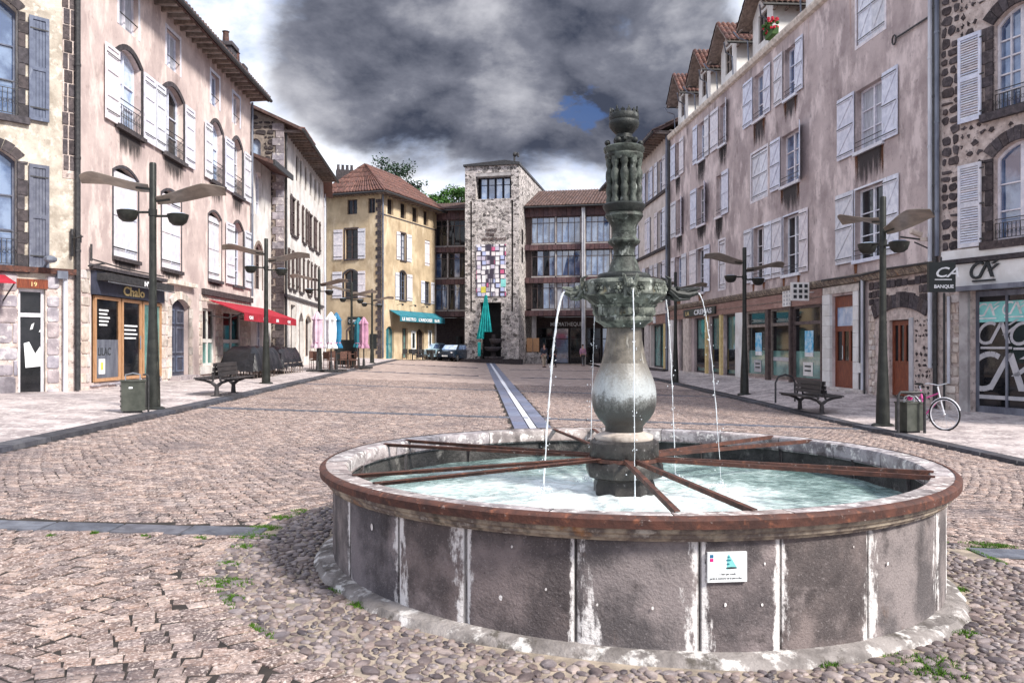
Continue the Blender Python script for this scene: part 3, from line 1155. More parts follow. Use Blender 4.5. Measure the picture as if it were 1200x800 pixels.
def pebbles():
    rs = np.random.RandomState(5)
    pts = []
    cell = {}
    tries = 0
    while tries < 60000 and len(pts) < 3900:
        tries += 1
        t = rs.rand() * 2 * math.pi
        r = 2.40 + (FRING - .06 - 2.40) * rs.rand()
        x, y = FC[0] + r * math.cos(t), FC[1] + r * math.sin(t)
        a = .019 + .034 * rs.rand() ** 1.6
        key = (int(x / .1), int(y / .1))
        ok = True
        for i in (-1, 0, 1):
            for j in (-1, 0, 1):
                for (x2, y2, a2) in cell.get((key[0] + i, key[1] + j), ()):
                    if math.hypot(x - x2, y - y2) < (a + a2) * .86:
                        ok = False
        if ok and abs(y - 6.88) < .19 and abs(x - FC[0]) > 2.8:
            ok = False
        if ok:
            cell.setdefault(key, []).append((x, y, a))
            pts.append((x, y, a, rs.rand() * math.pi))
    vars_ = []
    for q in range(5):
        n = 8
        rr = [1 + .16 * R.uniform(-1, 1) for _ in range(n)]
        vs = []
        for (s_, z) in ((1., -.25), (.93, .12), (.6, .3)):
            for k in range(n):
                t = 2 * math.pi * k / n
                vs.append((s_ * rr[k] * math.cos(t), s_ * rr[k] * math.sin(t) * .62, z))
        vs.append((0, 0, .36))
        fs = [(r_ * n + k, r_ * n + (k + 1) % n, (r_ + 1) * n + (k + 1) % n, (r_ + 1) * n + k) for r_ in (0, 1) for k in range(n)]
        fs += [(2 * n + k, 2 * n + (k + 1) % n, 3 * n) for k in range(n)]
        vars_.append((vs, fs))
    mes = [MB().add([(a * .04, b_ * .04, c * .04) for a, b_, c in v[0]], v[1]).mesh('pebble', 'pebble', True) for v in vars_]

    def keyf(p):
        x, y = p[0], p[1]
        if y < 3.3 or abs(x / y) > .6:
            return 1e9
        if y > 6.54 and -.2 < x / y < .56:
            return 1e8
        return y / p[2]
    pts.sort(key=keyf)
    for i, (x, y, a, t) in enumerate(pts[:300]):
        place(mes[i % 5], 'pebble', pebble_bed, Matrix.Translation((x, y, gz(x, y) + .0)) @ Matrix.Rotation(t, 4, 'Z') @ Matrix.Diagonal((a * 31, a * 31, a * 22, 1)))
    rest = pts[300:]
    V, Q, T, tn = [], [], [], []
    off = 0
    for i, (x, y, a, t) in enumerate(rest):
        vs, fs = vars_[i % 5]
        v = np.array(vs)
        v = v * np.array([a * 1.25, a * 1.25, a * .9])
        c, s_ = math.cos(t), math.sin(t)
        V.append(np.stack([x + v[:, 0] * c - v[:, 1] * s_, y + v[:, 0] * s_ + v[:, 1] * c, gz(x, y) + v[:, 2]], -1))
        Q.append(np.array([f for f in fs if len(f) == 4]) + off)
        T.append(np.array([f for f in fs if len(f) == 3]) + off)
        tn.append(np.full(len(vs), rs.rand()))
        off += len(vs)
    o = fast_mesh('pebble_field', np.concatenate(V), np.concatenate(Q), np.concatenate(T), 'pebble', pebble_bed, np.concatenate(tn))
    o.data.polygons.foreach_set('use_smooth', [True] * len(o.data.polygons))


pebbles()


def moss():
    rs = random.Random(4)
    spots = [(330, 606, .10), (310, 618, .12), (297, 628, .16), (285, 640, .08), (268, 660, .07), (266, 682, .16), (272, 700, .06), (352, 598, .07), (405, 690, .10), (425, 708, .08), (395, 676, .06), (390, 650, .07),
             (1080, 775, .17), (1100, 788, .12), (1150, 638, .16), (1172, 640, .13), (1122, 690, .07), (1113, 724, .10), (1130, 742, .08), (968, 778, .06), (60, 628, .03), (110, 624, .03), (170, 628, .03), (500, 640, .03), (235, 630, .04), (1100, 650, .05)]
    V, T, tn = [], [], []
    for (px, py, rad) in spots:
        Y = CAMZ * F / (py - 405)
        for _ in range(3):
            X = (px - 600) / F * Y
            Y = (CAMZ - gz(X, Y)) * F / (py - 405)
        X = (px - 600) / F * Y
        for k in range(int(3200 * rad)):
            a, r = rs.random() * 6.283, rad * rs.random() ** .7
            x, y = X + r * math.cos(a) * 1.2, Y + r * math.sin(a) * .8
            h = .006 + .022 * rs.random() * (1 - r / rad * .7)
            t = rs.random() * 6.28
            w_ = .005
            z = gz(x, y) - .01
            i = len(V)
            V += [(x - w_ * math.cos(t), y - w_ * math.sin(t), z), (x + w_ * math.cos(t), y + w_ * math.sin(t), z), (x + .02 * rs.uniform(-1, 1), y + .02 * rs.uniform(-1, 1), z + .012 + h)]
            T.append((i, i + 1, i + 2))
            tn += [rs.random()] * 3
    # thin growth along the joint of the pebble ring
    for k in range(7000):
        t = rs.uniform(2.2, 4.1) if k % 2 else rs.uniform(5.2, 6.9)
        if math.sin(t * 9) + math.sin(t * 23) < .2:
            continue
        r = FRING - .07 + rs.gauss(0, .012)
        x, y = FC[0] + r * math.cos(t), FC[1] + r * math.sin(t)
        z = gz(x, y) - .01
        i = len(V)
        V += [(x - .004, y, z), (x + .004, y, z), (x + rs.uniform(-.01, .01), y + rs.uniform(-.01, .01), z + .015 + .015 * rs.random())]
        T.append((i, i + 1, i + 2))
        tn += [rs.random()] * 3
    fast_mesh('moss', np.array(V), np.zeros((0, 4), int), np.array(T), 'moss', None, np.array(tn), label='green moss and grass tufts growing in the paving joints around the basin', category='moss')


moss()

# ---------------------------------------------------------------- building helpers
def arcz(u, u0, u1, zs, rise):
    c, h = (u0 + u1) / 2, (u1 - u0) / 2
    return zs + rise * (1 - ((u - c) / h) ** 2)


def outline(u0, u1, z0, zs, rise, w=0., n=8):
    a, b = u0 + w, u1 - w
    pts = [(a, z0 + w), (b, z0 + w)]
    if rise <= 0:
        return pts + [(b, zs - w), (a, zs - w)]
    for i in range(n + 1):
        u = b + (a - b) * i / n
        pts.append((u, arcz(u, a, b, zs - w * .6, rise - w * .4)))
    return pts


def wall(fr, L, H, mat, parent, D=8., topf=None, zb=-.8, name='wall', u_start=0., rd=.24, step=None, sides=(1, 1)):
    # step = (u, z): past u the wall only starts at height z
    br = {u_start, L}
    zb_all = zb
    if step:
        br.add(step[0])
    for (a, b, z0, zs, r) in fr.holes:
        br |= {a, b}
        if r > 0:
            br |= {a + (b - a) * i / 8 for i in range(9)}
    u = u_start
    while u < L:
        br.add(u)
        u += 3.
    br = sorted(x for x in br if u_start - 1e-6 <= x <= L + 1e-6)
    top = topf or (lambda u: H)
    mb = MB()
    q = lambda a, b, c, d: mb.add([a, b, c, d], [(0, 1, 2, 3)])
    for a, b in zip(br, br[1:]):
        if b - a < 1e-5:
            continue
        mid = (a + b) / 2
        zb = step[1] if step and mid > step[0] else zb_all
        hs = sorted([h for h in fr.holes if h[0] < mid < h[1] and h[2] >= zb], key=lambda h: h[2])
        za = zb_ = zb
        for h in hs:
            q((a, 0, za), (b, 0, zb_), (b, 0, h[2]), (a, 0, h[2]))
            za, zb_ = (h[3], h[3]) if h[4] <= 0 else (arcz(a, h[0], h[1], h[3], h[4]), arcz(b, h[0], h[1], h[3], h[4]))
            q((a, 0, h[2]), (b, 0, h[2]), (b, rd, h[2]), (a, rd, h[2]))
            q((a, 0, za), (b, 0, zb_), (b, rd, zb_), (a, rd, za))
        q((a, 0, za), (b, 0, zb_), (b, 0, top(b)), (a, 0, top(a)))
        q((a, D, zb), (b, D, zb), (b, D, top(b)), (a, D, top(a)))
        q((a, 0, top(a)), (b, 0, top(b)), (b, D, top(b)), (a, D, top(a)))
    for (a, b, z0, zs, r) in fr.holes:
        if step and a > step[0] and z0 < step[1]:
            continue
        for u in (a, b):
            q((u, 0, z0), (u, rd, z0), (u, rd, zs), (u, 0, zs))
    for u, on in ((u_start, sides[0]), (L, sides[1])):
        if not on:
            continue
        q((u, 0, zb), (u, D, zb), (u, D, top(u)), (u, 0, top(u)))
    return mb.build(name, mat, parent, fr)


def window(par, fr, u0, u1, z0, z1, rise=0., depth=.2, fw=.06, nx=2, nz=3, frame='white_paint', glass='glass_dark',
           sur=None, sill=None, rail=None, hole=True, y=0., panes=False, label=None, mid=True):
    zs = z1 - rise
    if hole:
        fr.holes.append((u0, u1, z0, zs, rise))
    y0, y1 = y + depth - .06, y + depth + .02
    A, B = outline(u0 + .004, u1 - .004, z0 + .004, zs - .004, rise), outline(u0, u1, z0, zs, rise, fw)
    mb = MB().ring(A, B, y0, y1)
    ia, ib = u0 + fw, u1 - fw
    top = lambda u: zs if rise <= 0 else arcz(u, ia, ib, zs - fw * .6, rise - fw * .4) + .004
    for i in range(1, nx):
        u = ia + (ib - ia) * i / nx
        w = .05 if (nx % 2 == 0 and i == nx // 2) else .016
        mb.box(u - w, u + w, y0 - .01, y1 - .01, z0 + fw * .9, min(top(u - w), top(u + w)) - .002 if rise > 0 else zs - fw * .9)
    for j in range(1, nz):
        z = z0 + fw + (zs - z0 - fw) * j / nz if rise > 0 else z0 + fw + (zs - z0 - 2 * fw) * j / nz
        mb.box(ia - .003, ib + .003, y0 + .004, y1 - .016, z - .017, z + .017)
    wn = mb.build('window', frame, par, fr)
    if label:
        wn['label'] = label
    P = outline(u0, u1, z0, zs, rise, fw - .01)
    yp = (y0 + y1) / 2 + .012
    if panes:
        nn = max(nx, 1)
        for i in range(nn):
            for j in range(nz):
                a, b = ia + (ib - ia) * i / nn, ia + (ib - ia) * (i + 1) / nn
                za, zb = z0 + fw + (zs - z0 - fw) * j / nz, z0 + fw + (zs - z0 - fw) * (j + 1) / nz
                if rise > 0 and j == nz - 1:
                    poly = [(a, za), (b, za)] + [(b + (a - b) * k / 4, top(b + (a - b) * k / 4)) for k in range(5)]
                else:
                    poly = [(a, za), (b, za), (b, zb), (a, zb)]
                tl = R.uniform(-.006, .006)
                MB().prism(poly, yp + tl, yp + .006 + tl).build('pane', glass, wn, fr)
    else:
        MB().prism(P, yp, yp + .01).build('pane', glass, wn, fr)
    if sur:
        mt, w, pr_ = sur
        outer, inner = [], []
        n = 8
        outer.append((u0 - w, z0))
        inner.append((u0 - .001, z0))
        for i in range(n + 1):
            t = i / n
            ui = u0 + (u1 - u0) * t
            uo = u0 - w + (u1 - u0 + 2 * w) * t
            inner.append((ui, (arcz(ui, u0, u1, zs, rise) if rise > 0 else zs)))
            outer.append((uo, (arcz(uo, u0 - w, u1 + w, zs + w * .55, rise + w * .3) if rise > 0 else zs + w)))
        outer.append((u1 + w, z0))
        inner.append((u1 + .001, z0))
        if rise <= 0:
            outer = [(u0 - w, z0), (u0 - w, zs + w), (u1 + w, zs + w), (u1 + w, z0)]
            inner = [(u0 - .001, z0), (u0 - .001, zs), (u1 + .001, zs), (u1 + .001, z0)]
        MB().ring(outer, inner, -pr_, .035, closed=False).build('surround', mt, par, fr)
    if sill:
        MB().box(u0 - .09, u1 + .09, -.09, .14, z0 - .10, z0 + .012).build('sill', sill, wn, fr)
    if rail:
        railing(wn, fr, u0, u1, z0, rail)
    return wn


def railing(par, fr, u0, u1, z0, h, y=-.01):
    mb = MB()
    mb.box(u0, u1, y - .012, y + .012, z0 + h - .02, z0 + h)
    mb.box(u0, u1, y - .01, y + .01, z0 + h * .78, z0 + h * .78 + .015)
    mb.box(u0, u1, y - .01, y + .01, z0 + .06, z0 + .075)
    n = max(4, int((u1 - u0) / .11))
    for i in range(n + 1):
        u = u0 + (u1 - u0) * i / n
        mb.box(u - .007, u + .007, y - .007, y + .007, z0 + .06, z0 + h * .79)
    for i in range(n):
        u = u0 + (u1 - u0) * (i + .5) / n
        mb.tube([(u + .04 * math.cos(t * 1.0472), y, z0 + h * .42 + .05 * math.sin(t * 1.0472)) for t in range(7)], .006, 4)
    mb.build('railing', 'iron', par, fr)


def shutter(par, fr, a, b, z0, z1, kind='panel', mat='white_paint', y=-.065, edge=None, np_=3, hinge='iron', tilt=0., topcut=0., sgn=1):
    """edge: depth-wise shutter standing off the wall at u=edge"""
    w = b - a
    if edge is not None:
        # swung open past square, its long edge towards the street
        m = fr.M @ Matrix.Translation((edge, -.01, 0)) @ Matrix.Rotation(math.radians(66), 4, 'Z')
        if sgn < 0:
            m = fr.M @ Matrix.Translation((edge, -.01, 0)) @ Matrix.Rotation(math.radians(60), 4, 'Z')
        sh = MB().box(-.02, .02, -w, 0, z0, z1).build('shutter', mat, par, m)
        for k in (.15, .5, .85):
            z = z0 + (z1 - z0) * k
            MB().box(-.026, .026, -w * .9, -.015, z - .02, z + .02).build('hinge', hinge, sh, m)
        return sh
    mb = MB()
    if kind == 'panel':
        s = min(.09, w * .2)
        mb.prism([(a, z0), (b, z0), (b, z1 - topcut), (a, z1)], y, y + .018)
        mb.ring([(a, z0), (b, z0), (b, z1 - topcut), (a, z1)], [(a + s, z0 + s), (b - s, z0 + s), (b - s, z1 - s - topcut), (a + s, z1 - s)], y - .024, y - .0005)
        for k in range(1, np_):
            z = z0 + (z1 - z0) * k / np_
            mb.box(a + s, b - s, y - .022, y - .0005, z - .04, z + .04)
    elif kind == 'plank':
        n = max(2, int(round(w / .13)))
        for k in range(n):
            mb.box(a + w * k / n + .003, a + w * (k + 1) / n - .003, y, y + .022, z0, z1)
        for k in (.12, .88) if np_ == 2 else (.1, .5, .9):
            z = z0 + (z1 - z0) * k
            mb.box(a + .02, b - .02, y - .02, y - .0005, z - .05, z + .05)
    elif kind == 'framed':
        s = .085
        n = 4
        for k in range(n):
            ww = (w - 2 * s)
            mb.box(a + s + ww * k / n + .004, a + s + ww * (k + 1) / n - .004, y, y + .02, z0 + s, z1 - s)
        mb.ring([(a, z0), (b, z0), (b, z1), (a, z1)], [(a + s, z0 + s), (b - s, z0 + s), (b - s, z1 - s), (a + s, z1 - s)], y - .024, y + .018)
        mb.box(a + s, b - s, y - .02, y - .0005, (z0 + z1) / 2 - .05, (z0 + z1) / 2 + .05)
    elif kind == 'brace':
        mb.box(a, b, y, y + .024, z0, z1)
        for k in (.07, .5, .93):
            z = z0 + (z1 - z0) * k
            mb.box(a + .02, b - .02, y - .026, y - .0005, z - .045, z + .045)
        for k0, k1 in ((.09, .48), (.52, .91)):
            za, zb = z0 + (z1 - z0) * k0, z0 + (z1 - z0) * k1
            mb.prism([(a + .03, za), (a + .11, za), (b - .03, zb), (b - .11, zb)], y - .02, y - .0006)
    elif kind == 'slat':
        s = .075
        zm = (z0 + z1) / 2
        mb.ring([(a, z0), (b, z0), (b, z1), (a, z1)], [(a + s, z0 + s * 1.4), (b - s, z0 + s * 1.4), (b - s, z1 - s * 1.2), (a + s, z1 - s * 1.2)], y - .02, y + .02)
        mb.box(a + s, b - s, y - .018, y + .018, zm - .05, zm + .05)
    sh = mb.build('shutter', mat, par, fr)
    if kind == 'slat':
        s = .075
        sm = MB().add([(0, -.016, 0), (w - 2 * s, -.016, 0), (w - 2 * s, .014, .045), (0, .014, .045), (0, -.010, -.008), (w - 2 * s, -.010, -.008), (w - 2 * s, .018, .036), (0, .018, .036)],
                      [(0, 1, 2, 3), (4, 7, 6, 5), (0, 4, 5, 1), (2, 6, 7, 3)]).mesh('slat', mat)
        for (za, zb) in ((z0 + s * 1.4, (z0 + z1) / 2 - .05), ((z0 + z1) / 2 + .05, z1 - s * 1.2)):
            n = int((zb - za) / .062)
            for k in range(n):
                place(sm, 'slat', sh, fr.M @ Matrix.Translation((a + s, y, za + (zb - za) * k / n + .01)))
        for k in (.08, .5, .92):
            z = z0 + (z1 - z0) * k
            MB().box(b - .03, b + .1, y - .024, y - .018, z - .02, z + .02).build('hinge', hinge, sh, fr)
    elif hinge:
        for k in ((.1, .9) if kind == 'plank' else (.07, .5, .93) if kind == 'brace' else (.12, .88)):
            z = z0 + (z1 - z0) * k
            MB().box(a + .02, b - .02, y - .032, y - .027, z - .016, z + .016).build('hinge', hinge, sh, fr)
    return sh


def tiles(name, mat, par, p0, p1, p2, p3, pitch=.24, fr=None, stuff=True, n_rows=None):
    """curved tiles on the plane p0-p1 (eave) p3-p2 (ridge): half-round ribs stepping up the slope"""
    p0, p1, p2, p3 = map(Vector, (p0, p1, p2, p3))
    wl = (p1 - p0).length
    sl = ((p3 - p0).length + (p2 - p1).length) / 2
    nu = max(2, int(wl / pitch))
    nv = n_rows or max(1, int(sl / .8))
    nor = (p1 - p0).cross(p3 - p0).normalized()
    if nor.z < 0:
        nor = -nor
    V, Q, tn = [], [], []
    rs = random.Random(2)

    def P(a, b, h):
        lo = p0.lerp(p1, a)
        hi = p3.lerp(p2, a)
        return lo.lerp(hi, b) + nor * h
    for j in range(nv):
        b0, b1 = j / nv, min(1, (j + 1.15) / nv)
        for i in range(nu):
            a0, a1 = (i + .03) / nu, (i + .97) / nu
            o = len(V)
            hh = .0 + rs.uniform(0, .012)
            for bb, lift in ((b0, .045), (b1, 0)):
                for t, h in ((0, 0), (.22, .06), (.5, .085), (.78, .06), (1, 0)):
                    V.append(P(a0 + (a1 - a0) * t, bb, h + lift + hh))
            for t in range(4):
                Q.append((o + t, o + t + 1, o + 6 + t, o + 5 + t))
            Q.append((o, o + 4, o + 3, o + 1))
            tn += [rs.random()] * 10
    M_ = fr.M if isinstance(fr, Frame) else None
    V = np.array([tuple(M_ @ v) if M_ else tuple(v) for v in V]) - np.array(tuple(W[par]))
    ob = fast_mesh(name, V, np.array(Q), np.zeros((0, 3), int), mat, par, np.array(tn))
    return ob


def stones_on(fr, par, u0, u1, z0, z1, mat, name='stone', cw=(.25, .5), ch=(.16, .26), gap=.03, y=-.012, d=.06, skip=(), maxn=290, jit=.02, chance=1., round_=.0, stuff=False, yj=.012, top=None):
    """coursed rubble: irregular blocks standing a little proud of the mortar"""
    z = z0
    cnt = 0
    big = MB()
    while z < z1 - .05:
        h = min(R.uniform(*ch), z1 - z)
        u = u0 + R.uniform(-.1, 0)
        while u < u1 - .04:
            w = R.uniform(*cw)
            a, b = max(u, u0), min(u + w, u1)
            u += w
            if b - a < .06 or R.random() > chance:
                continue
            mid = ((a + b) / 2, z + h / 2)
            if any(s[0] - .02 < b - gap and s[1] + .02 > a + gap and s[2] - .02 < z + h - gap and s[3] + .02 > z + gap for s in skip):
                # try to keep the part that clears the opening
                for s in skip:
                    if s[0] < b and s[1] > a and s[2] < z + h and s[3] > z:
                        if a < s[0] and s[0] - a > .1:
                            b = s[0] - .01
                        elif b > s[1] and b - s[1] > .1:
                            a = s[1] + .01
                        else:
                            b = a
                if b - a < .09:
                    continue
                if any(s[0] < b - gap and s[1] > a + gap and s[2] < z + h - gap and s[3] > z + gap for s in skip):
                    continue
            if top and z + h > top((a + b) / 2):
                continue
            g_ = gap / 2
            hh = h * (1 if R.random() > .3 else R.uniform(.6, .9))
            k = round_
            c = min(b - a, hh) * (.12 + .2 * k)
            pts = [(a + g_ + c, z + g_), (b - g_ - c, z + g_), (b - g_, z + g_ + c), (b - g_, z + hh - g_ - c), (b - g_ - c, z + hh - g_), (a + g_ + c, z + hh - g_), (a + g_, z + hh - g_ - c), (a + g_, z + g_ + c)]
            pts = [(p + R.uniform(-jit, jit) * .5, q + R.uniform(-jit, jit) * .5) for p, q in pts]
            yy = y - R.uniform(0, yj)
            cu, cz = sum(p[0] for p in pts) / 8, sum(p[1] for p in pts) / 8
            inn = [(cu + (p - cu) * .86, cz + (q - cz) * .86) for p, q in pts]
            vs = [(p, .02, q) for p, q in pts] + [(p, yy + .01, q) for p, q in pts] + [(p, yy, q) for p, q in inn]
            fs = [(i, (i + 1) % 8, (i + 1) % 8 + 8, i + 8) for i in range(8)] + [(i + 8, (i + 1) % 8 + 8, (i + 1) % 8 + 16, i + 16) for i in range(8)] + [tuple(range(16, 24))]
            if stuff or cnt >= maxn:
                big.add(vs, fs)
            else:
                MB().add(vs, fs).build(name, mat, par, fr)
            cnt += 1
        z += h
    if big.v:
        big.build(name + '_field', mat, par, fr, kind='stuff')
    return cnt


def voussoirs(fr, par, u0, u1, zs, rise, w, n, mat, y=-.03, zbot=None, name='voussoir', jamb=True, jw=None):
    gap = .01
    c, h = (u0 + u1) / 2, (u1 - u0) / 2
    pin = lambda t: (u0 + (u1 - u0) * t, arcz(u0 + (u1 - u0) * t, u0, u1, zs, rise))
    # circle-like outward direction
    rad = (h * h + rise * rise) / (2 * rise)
    cz = zs + rise - rad

    def out(p, w_):
        d = math.hypot(p[0] - c, p[1] - cz)
        return (p[0] + (p[0] - c) / d * w_, p[1] + (p[1] - cz) / d * w_)
    for i in range(n):
        ta, tb = (i + .03) / n, (i + .97) / n
        a, m, b = pin(ta), pin((ta + tb) / 2), pin(tb)
        ww = w * R.uniform(.92, 1.08)
        poly = [a, m, b, out(b, ww), out(m, ww), out(a, ww)]
        MB().prism(poly, y - R.uniform(0, .01), .03).build(name, mat, par, fr)
    if jamb and zbot is not None:
        z = zbot
        jw = jw or w * .7
        k = 0
        while z < zs - .05:
            hh = min(R.uniform(.25, .4), zs - z)
            for sgn, ue in ((-1, u0), (1, u1)):
                ww = jw * (1 if (k % 2) else 1.45)
                a, b = (ue - ww, ue) if sgn < 0 else (ue, ue + ww)
                MB().box(a, b, y - R.uniform(0, .01), .03, z + .006, z + hh - .006).build('jamb_stone', mat, par, fr)
            z += hh
            k += 1


def plain_roof(par, fr, L, H, D, over=.55, rise=2.6, mat='tile_dark', u0=0., drop=.0, th=.12, name='roof', ov_side=.25, gutter='zinc', rafters=None, tile=True):
    a, b = u0 - ov_side, L + ov_side
    mb = MB()
    # slab profile across the building, street eave to ridge to back eave
    sl = rise / (D / 2)
    pr_ = [(-over, H - over * sl * .3), (D / 2, H + rise), (D + over, H - .1), (D + over, H - .1 - th), (D / 2, H + rise - th), (-over, H - over * sl * .3 - th)]
    mb.prismx(pr_, a, b)
    rf = mb.build(name, mat, par, fr)
    if tile:
        t = tiles('roof_tiles', mat, rf, (a, -over - .04, H - over * sl * .3 + .005), (b, -over - .04, H - over * sl * .3 + .005), (b, D / 2, H + rise + .01), (a, D / 2, H + rise + .01), .26, fr)
    if gutter:
        MB().tube([(a, -over - .09, H - over * sl * .3 - .06), (b, -over - .09, H - over * sl * .3 - .06)], .075, 8).build('gutter', gutter, par, fr)
    if rafters:
        sp, m = rafters
        me = MB().add([(-.05, 0, 0), (.05, 0, 0), (.05, -over * .92, -.04), (-.05, -over * .92, -.04), (-.05, 0, -.17), (.05, 0, -.17), (.05, -over * .92, -.13), (-.05, -over * .92, -.13)],
                      [(0, 1, 2, 3), (4, 7, 6, 5), (0, 3, 7, 4), (1, 5, 6, 2), (2, 6, 7, 3)]).mesh('rafter', m)
        n = int((b - a - .2) / sp)
        for i in range(n + 1):
            place(me, 'rafter', par, fr.M @ Matrix.Translation((a + .15 + i * sp, 0, H - th - .02)))
        MB().box(a, b, -over, .3, H - .135 - .02, H - .115 - .02 + .0).build('soffit', 'soffit', par, fr)
    return rf


def pipe_on(par, fr, u, z0, z1, y=-.1, r=.05, mat='zinc', name='drainpipe', hooks=True):
    p = MB().tube([(u, y, z0), (u, y, z1)], r, 8).build(name, mat, par, fr, True)
    z = z0 + 1.2
    while z < z1 and hooks:
        MB().tube([(u, y, z - .03), (u, y, z + .03)], r + .012, 8).build('bracket', mat, p, fr)
        z += 2.4
    return p


# ================================================================ LEFT: cream house
def cream_house():
    fr = Frame(-15.34, 17.1, .681, .732)
    L = 5.93
    b = thing('house', 'cream rendered house with blue-grey plank shutters at the left edge of the photo', 'house', (-15.34, 17.1, 0))
    U, Z = fr.u, fr.z
    for (zb, zt, px1) in ((7.25, 10.15, 21), (3.55, 6.45, 20)):
        u1 = U(px1)
        u0 = u1 - 1.25
        window(b, fr, u0, u1, zb, zt, .28, .24, nx=2, nz=3, frame='grey_paint', glass='glass_blue', rail=.85, panes=True)
        voussoirs(fr, b, u0, u1, zt - .28, .28, .24, 7, 'basalt', zbot=zb, jw=.16)
        MB().box(u0 - .25, u1 + .25, -.11, .15, zb - .16, zb + .01).build('sill', 'basalt', b, fr)
        sa = U(33)
        shutter(b, fr, sa, U(56.5), zb - .02, zt - .32, 'framed', 'grey_paint')
        shutter(b, fr, u0 - .85, u0 - .2, zb - .02, zt - .32, 'framed', 'grey_paint')
    # door and ashlar ground floor
    d0, d1 = U(21.5), U(53)
    zg = 3.02
    zb_ = .38
    fr.holes.append((d0, d1, .0, zg, 0))
    dr = MB().ring([(d0, zb_), (d1, zb_), (d1, zg), (d0, zg)], [(d0 + .07, zb_ + .05), (d1 - .07, zb_ + .05), (d1 - .07, zg - .07), (d0 + .07, zg - .07)], .10, .18).box(d0 + .07, d1 - .07, .1, .17, 2.32, 2.42).build('door', 'white_paint', b, fr)
    MB().box(d0 + .06, d1 - .06, .14, .16, zb_ + .03, 2.33).build('pane', 'glass_dark', dr, fr)
    MB().box(d0 + .06, d1 - .06, .145, .165, 2.41, zg - .05).build('pane', 'glass_dark', dr, fr)
    MB().prism([(d0 + .2, 1.05), (d0 + .72, 1.1), (d0 + .78, 1.45), (d0 + .55, 1.62), (d0 + .42, 1.4), (d0 + .28, 1.7), (d0 + .16, 1.66)], .132, .138).build('torn_poster', 'letter_white', dr, fr)
    MB().prism([(d0 + .3, 2.0), (d0 + .36, 2.02), (d0 + .4, 2.18), (d0 + .33, 2.13)], .132, .138).build('torn_poster', 'letter_white', dr, fr)
    MB().prism([(d0 + .5, 1.95), (d0 + .62, 1.93), (d0 + .66, 2.02), (d0 + .55, 2.05)], .132, .138).build('torn_poster', 'letter_white', dr, fr)
    lin = MB().box(d0 - .05, d1 + .05, -.05, .05, zg + .01, zg + .24).build('lintel', 'red_wood', b, fr)
    text('19', .16, 'letter_gold', lin, fr, (d0 + d1) / 2 - .06, -.06, zg + .06, name='number')
    MB().box(-.1, L, -.14, .02, 3.42, 3.56).build('ledge', 'rust', b, fr)
    stones_on(fr, b, .2, d0 - .02, -.1, 3.4, 'ashlar', 'stone_block', cw=(.45, .85), ch=(.36, .5), gap=.02, skip=[(d0, d1, -1, zg + .25)], y=-.03, jit=.01)
    stones_on(fr, b, d1 + .03, L - .4, -.1, 3.4, 'ashlar', 'stone_block', cw=(.5, .6), ch=(.33, .47), gap=.02, y=-.034, jit=.01)
    MB().box(-.1, d0 - .002, -.009, .01, -.3, 3.42).build('mortar', 'mortar_pale', b, fr)
    MB().box(d1 + .002, L, -.009, .01, -.3, 3.42).build('mortar', 'mortar_pale', b, fr)
    # quoin strip of dark stones
    qa, qb = U(74), U(90.5)
    z = 6.1
    while z < 14.2:
        h = R.uniform(.3, .42)
        w1 = R.uniform(.3, .7)
        ww = qb - qa
        MB().box(qa + R.uniform(-.03, .03), qa + ww * w1 - .02, -.035, .02, z + .02, z + h).build('quoin_stone', 'volcanic', b, fr)
        MB().box(qa + ww * w1 + .02, qb, -.03, .02, z + .02, z + h).build('quoin_stone', 'volcanic', b, fr)
        z += h + .02
    MB().box(qa - .02, qb + .05, -.012, .02, 5.9, 14.3).build('quoin_mortar', 'mortar_pale', b, fr)
    # awning corner, camera, bracket
    aw = MB().prismx([(0, 3.34), (-.9, 3.1), (-.9, 3.07), (0, 3.3)], -.3, U(5)).build('awning', 'red_cloth', b, fr)
    MB().tube([(U(5) - .03, -.02, 2.7), (U(5) - .03, -.85, 3.07)], .018).build('awning_arm', 'iron', aw, fr)
    wall(fr, L, 14.3, 'cream', b, 9)
    plain_roof(b, fr, L, 14.3, 9, tile=False)
    pipe_on(b, fr, L + .02, .45, 14.2, -.09, .07, 'iron')
    pipe_on(b, fr, L - .28, .35, 3.3, -.09, .06, 'pipe_white', hooks=False)
    br = MB().tube([(L - .1, -.1, 4.35), (L - .1, -.75, 4.35)], .02).tube([(L - .1, -.35, 4.1), (L - .1, -.35, 4.65)], .018).tube([(L - .1, -.65, 4.2), (L - .1, -.65, 4.4)], .015).tube([(L - .12, -.08, 3.9), (L - .12, -.08, 4.6)], .04).build('sign_bracket', 'iron', b, fr)
    cm = MB().tube([(L - .75, -.1, 3.62), (L - .75, -.35, 3.72)], .03).ball((L - .75, -.45, 3.75), .12, 8, (1.4, 1.2, .8)).box(L - .5, L - .25, -.2, -.05, 3.3, 3.5).build('flood_light', 'zinc', b, fr)
    return b


cream_house()


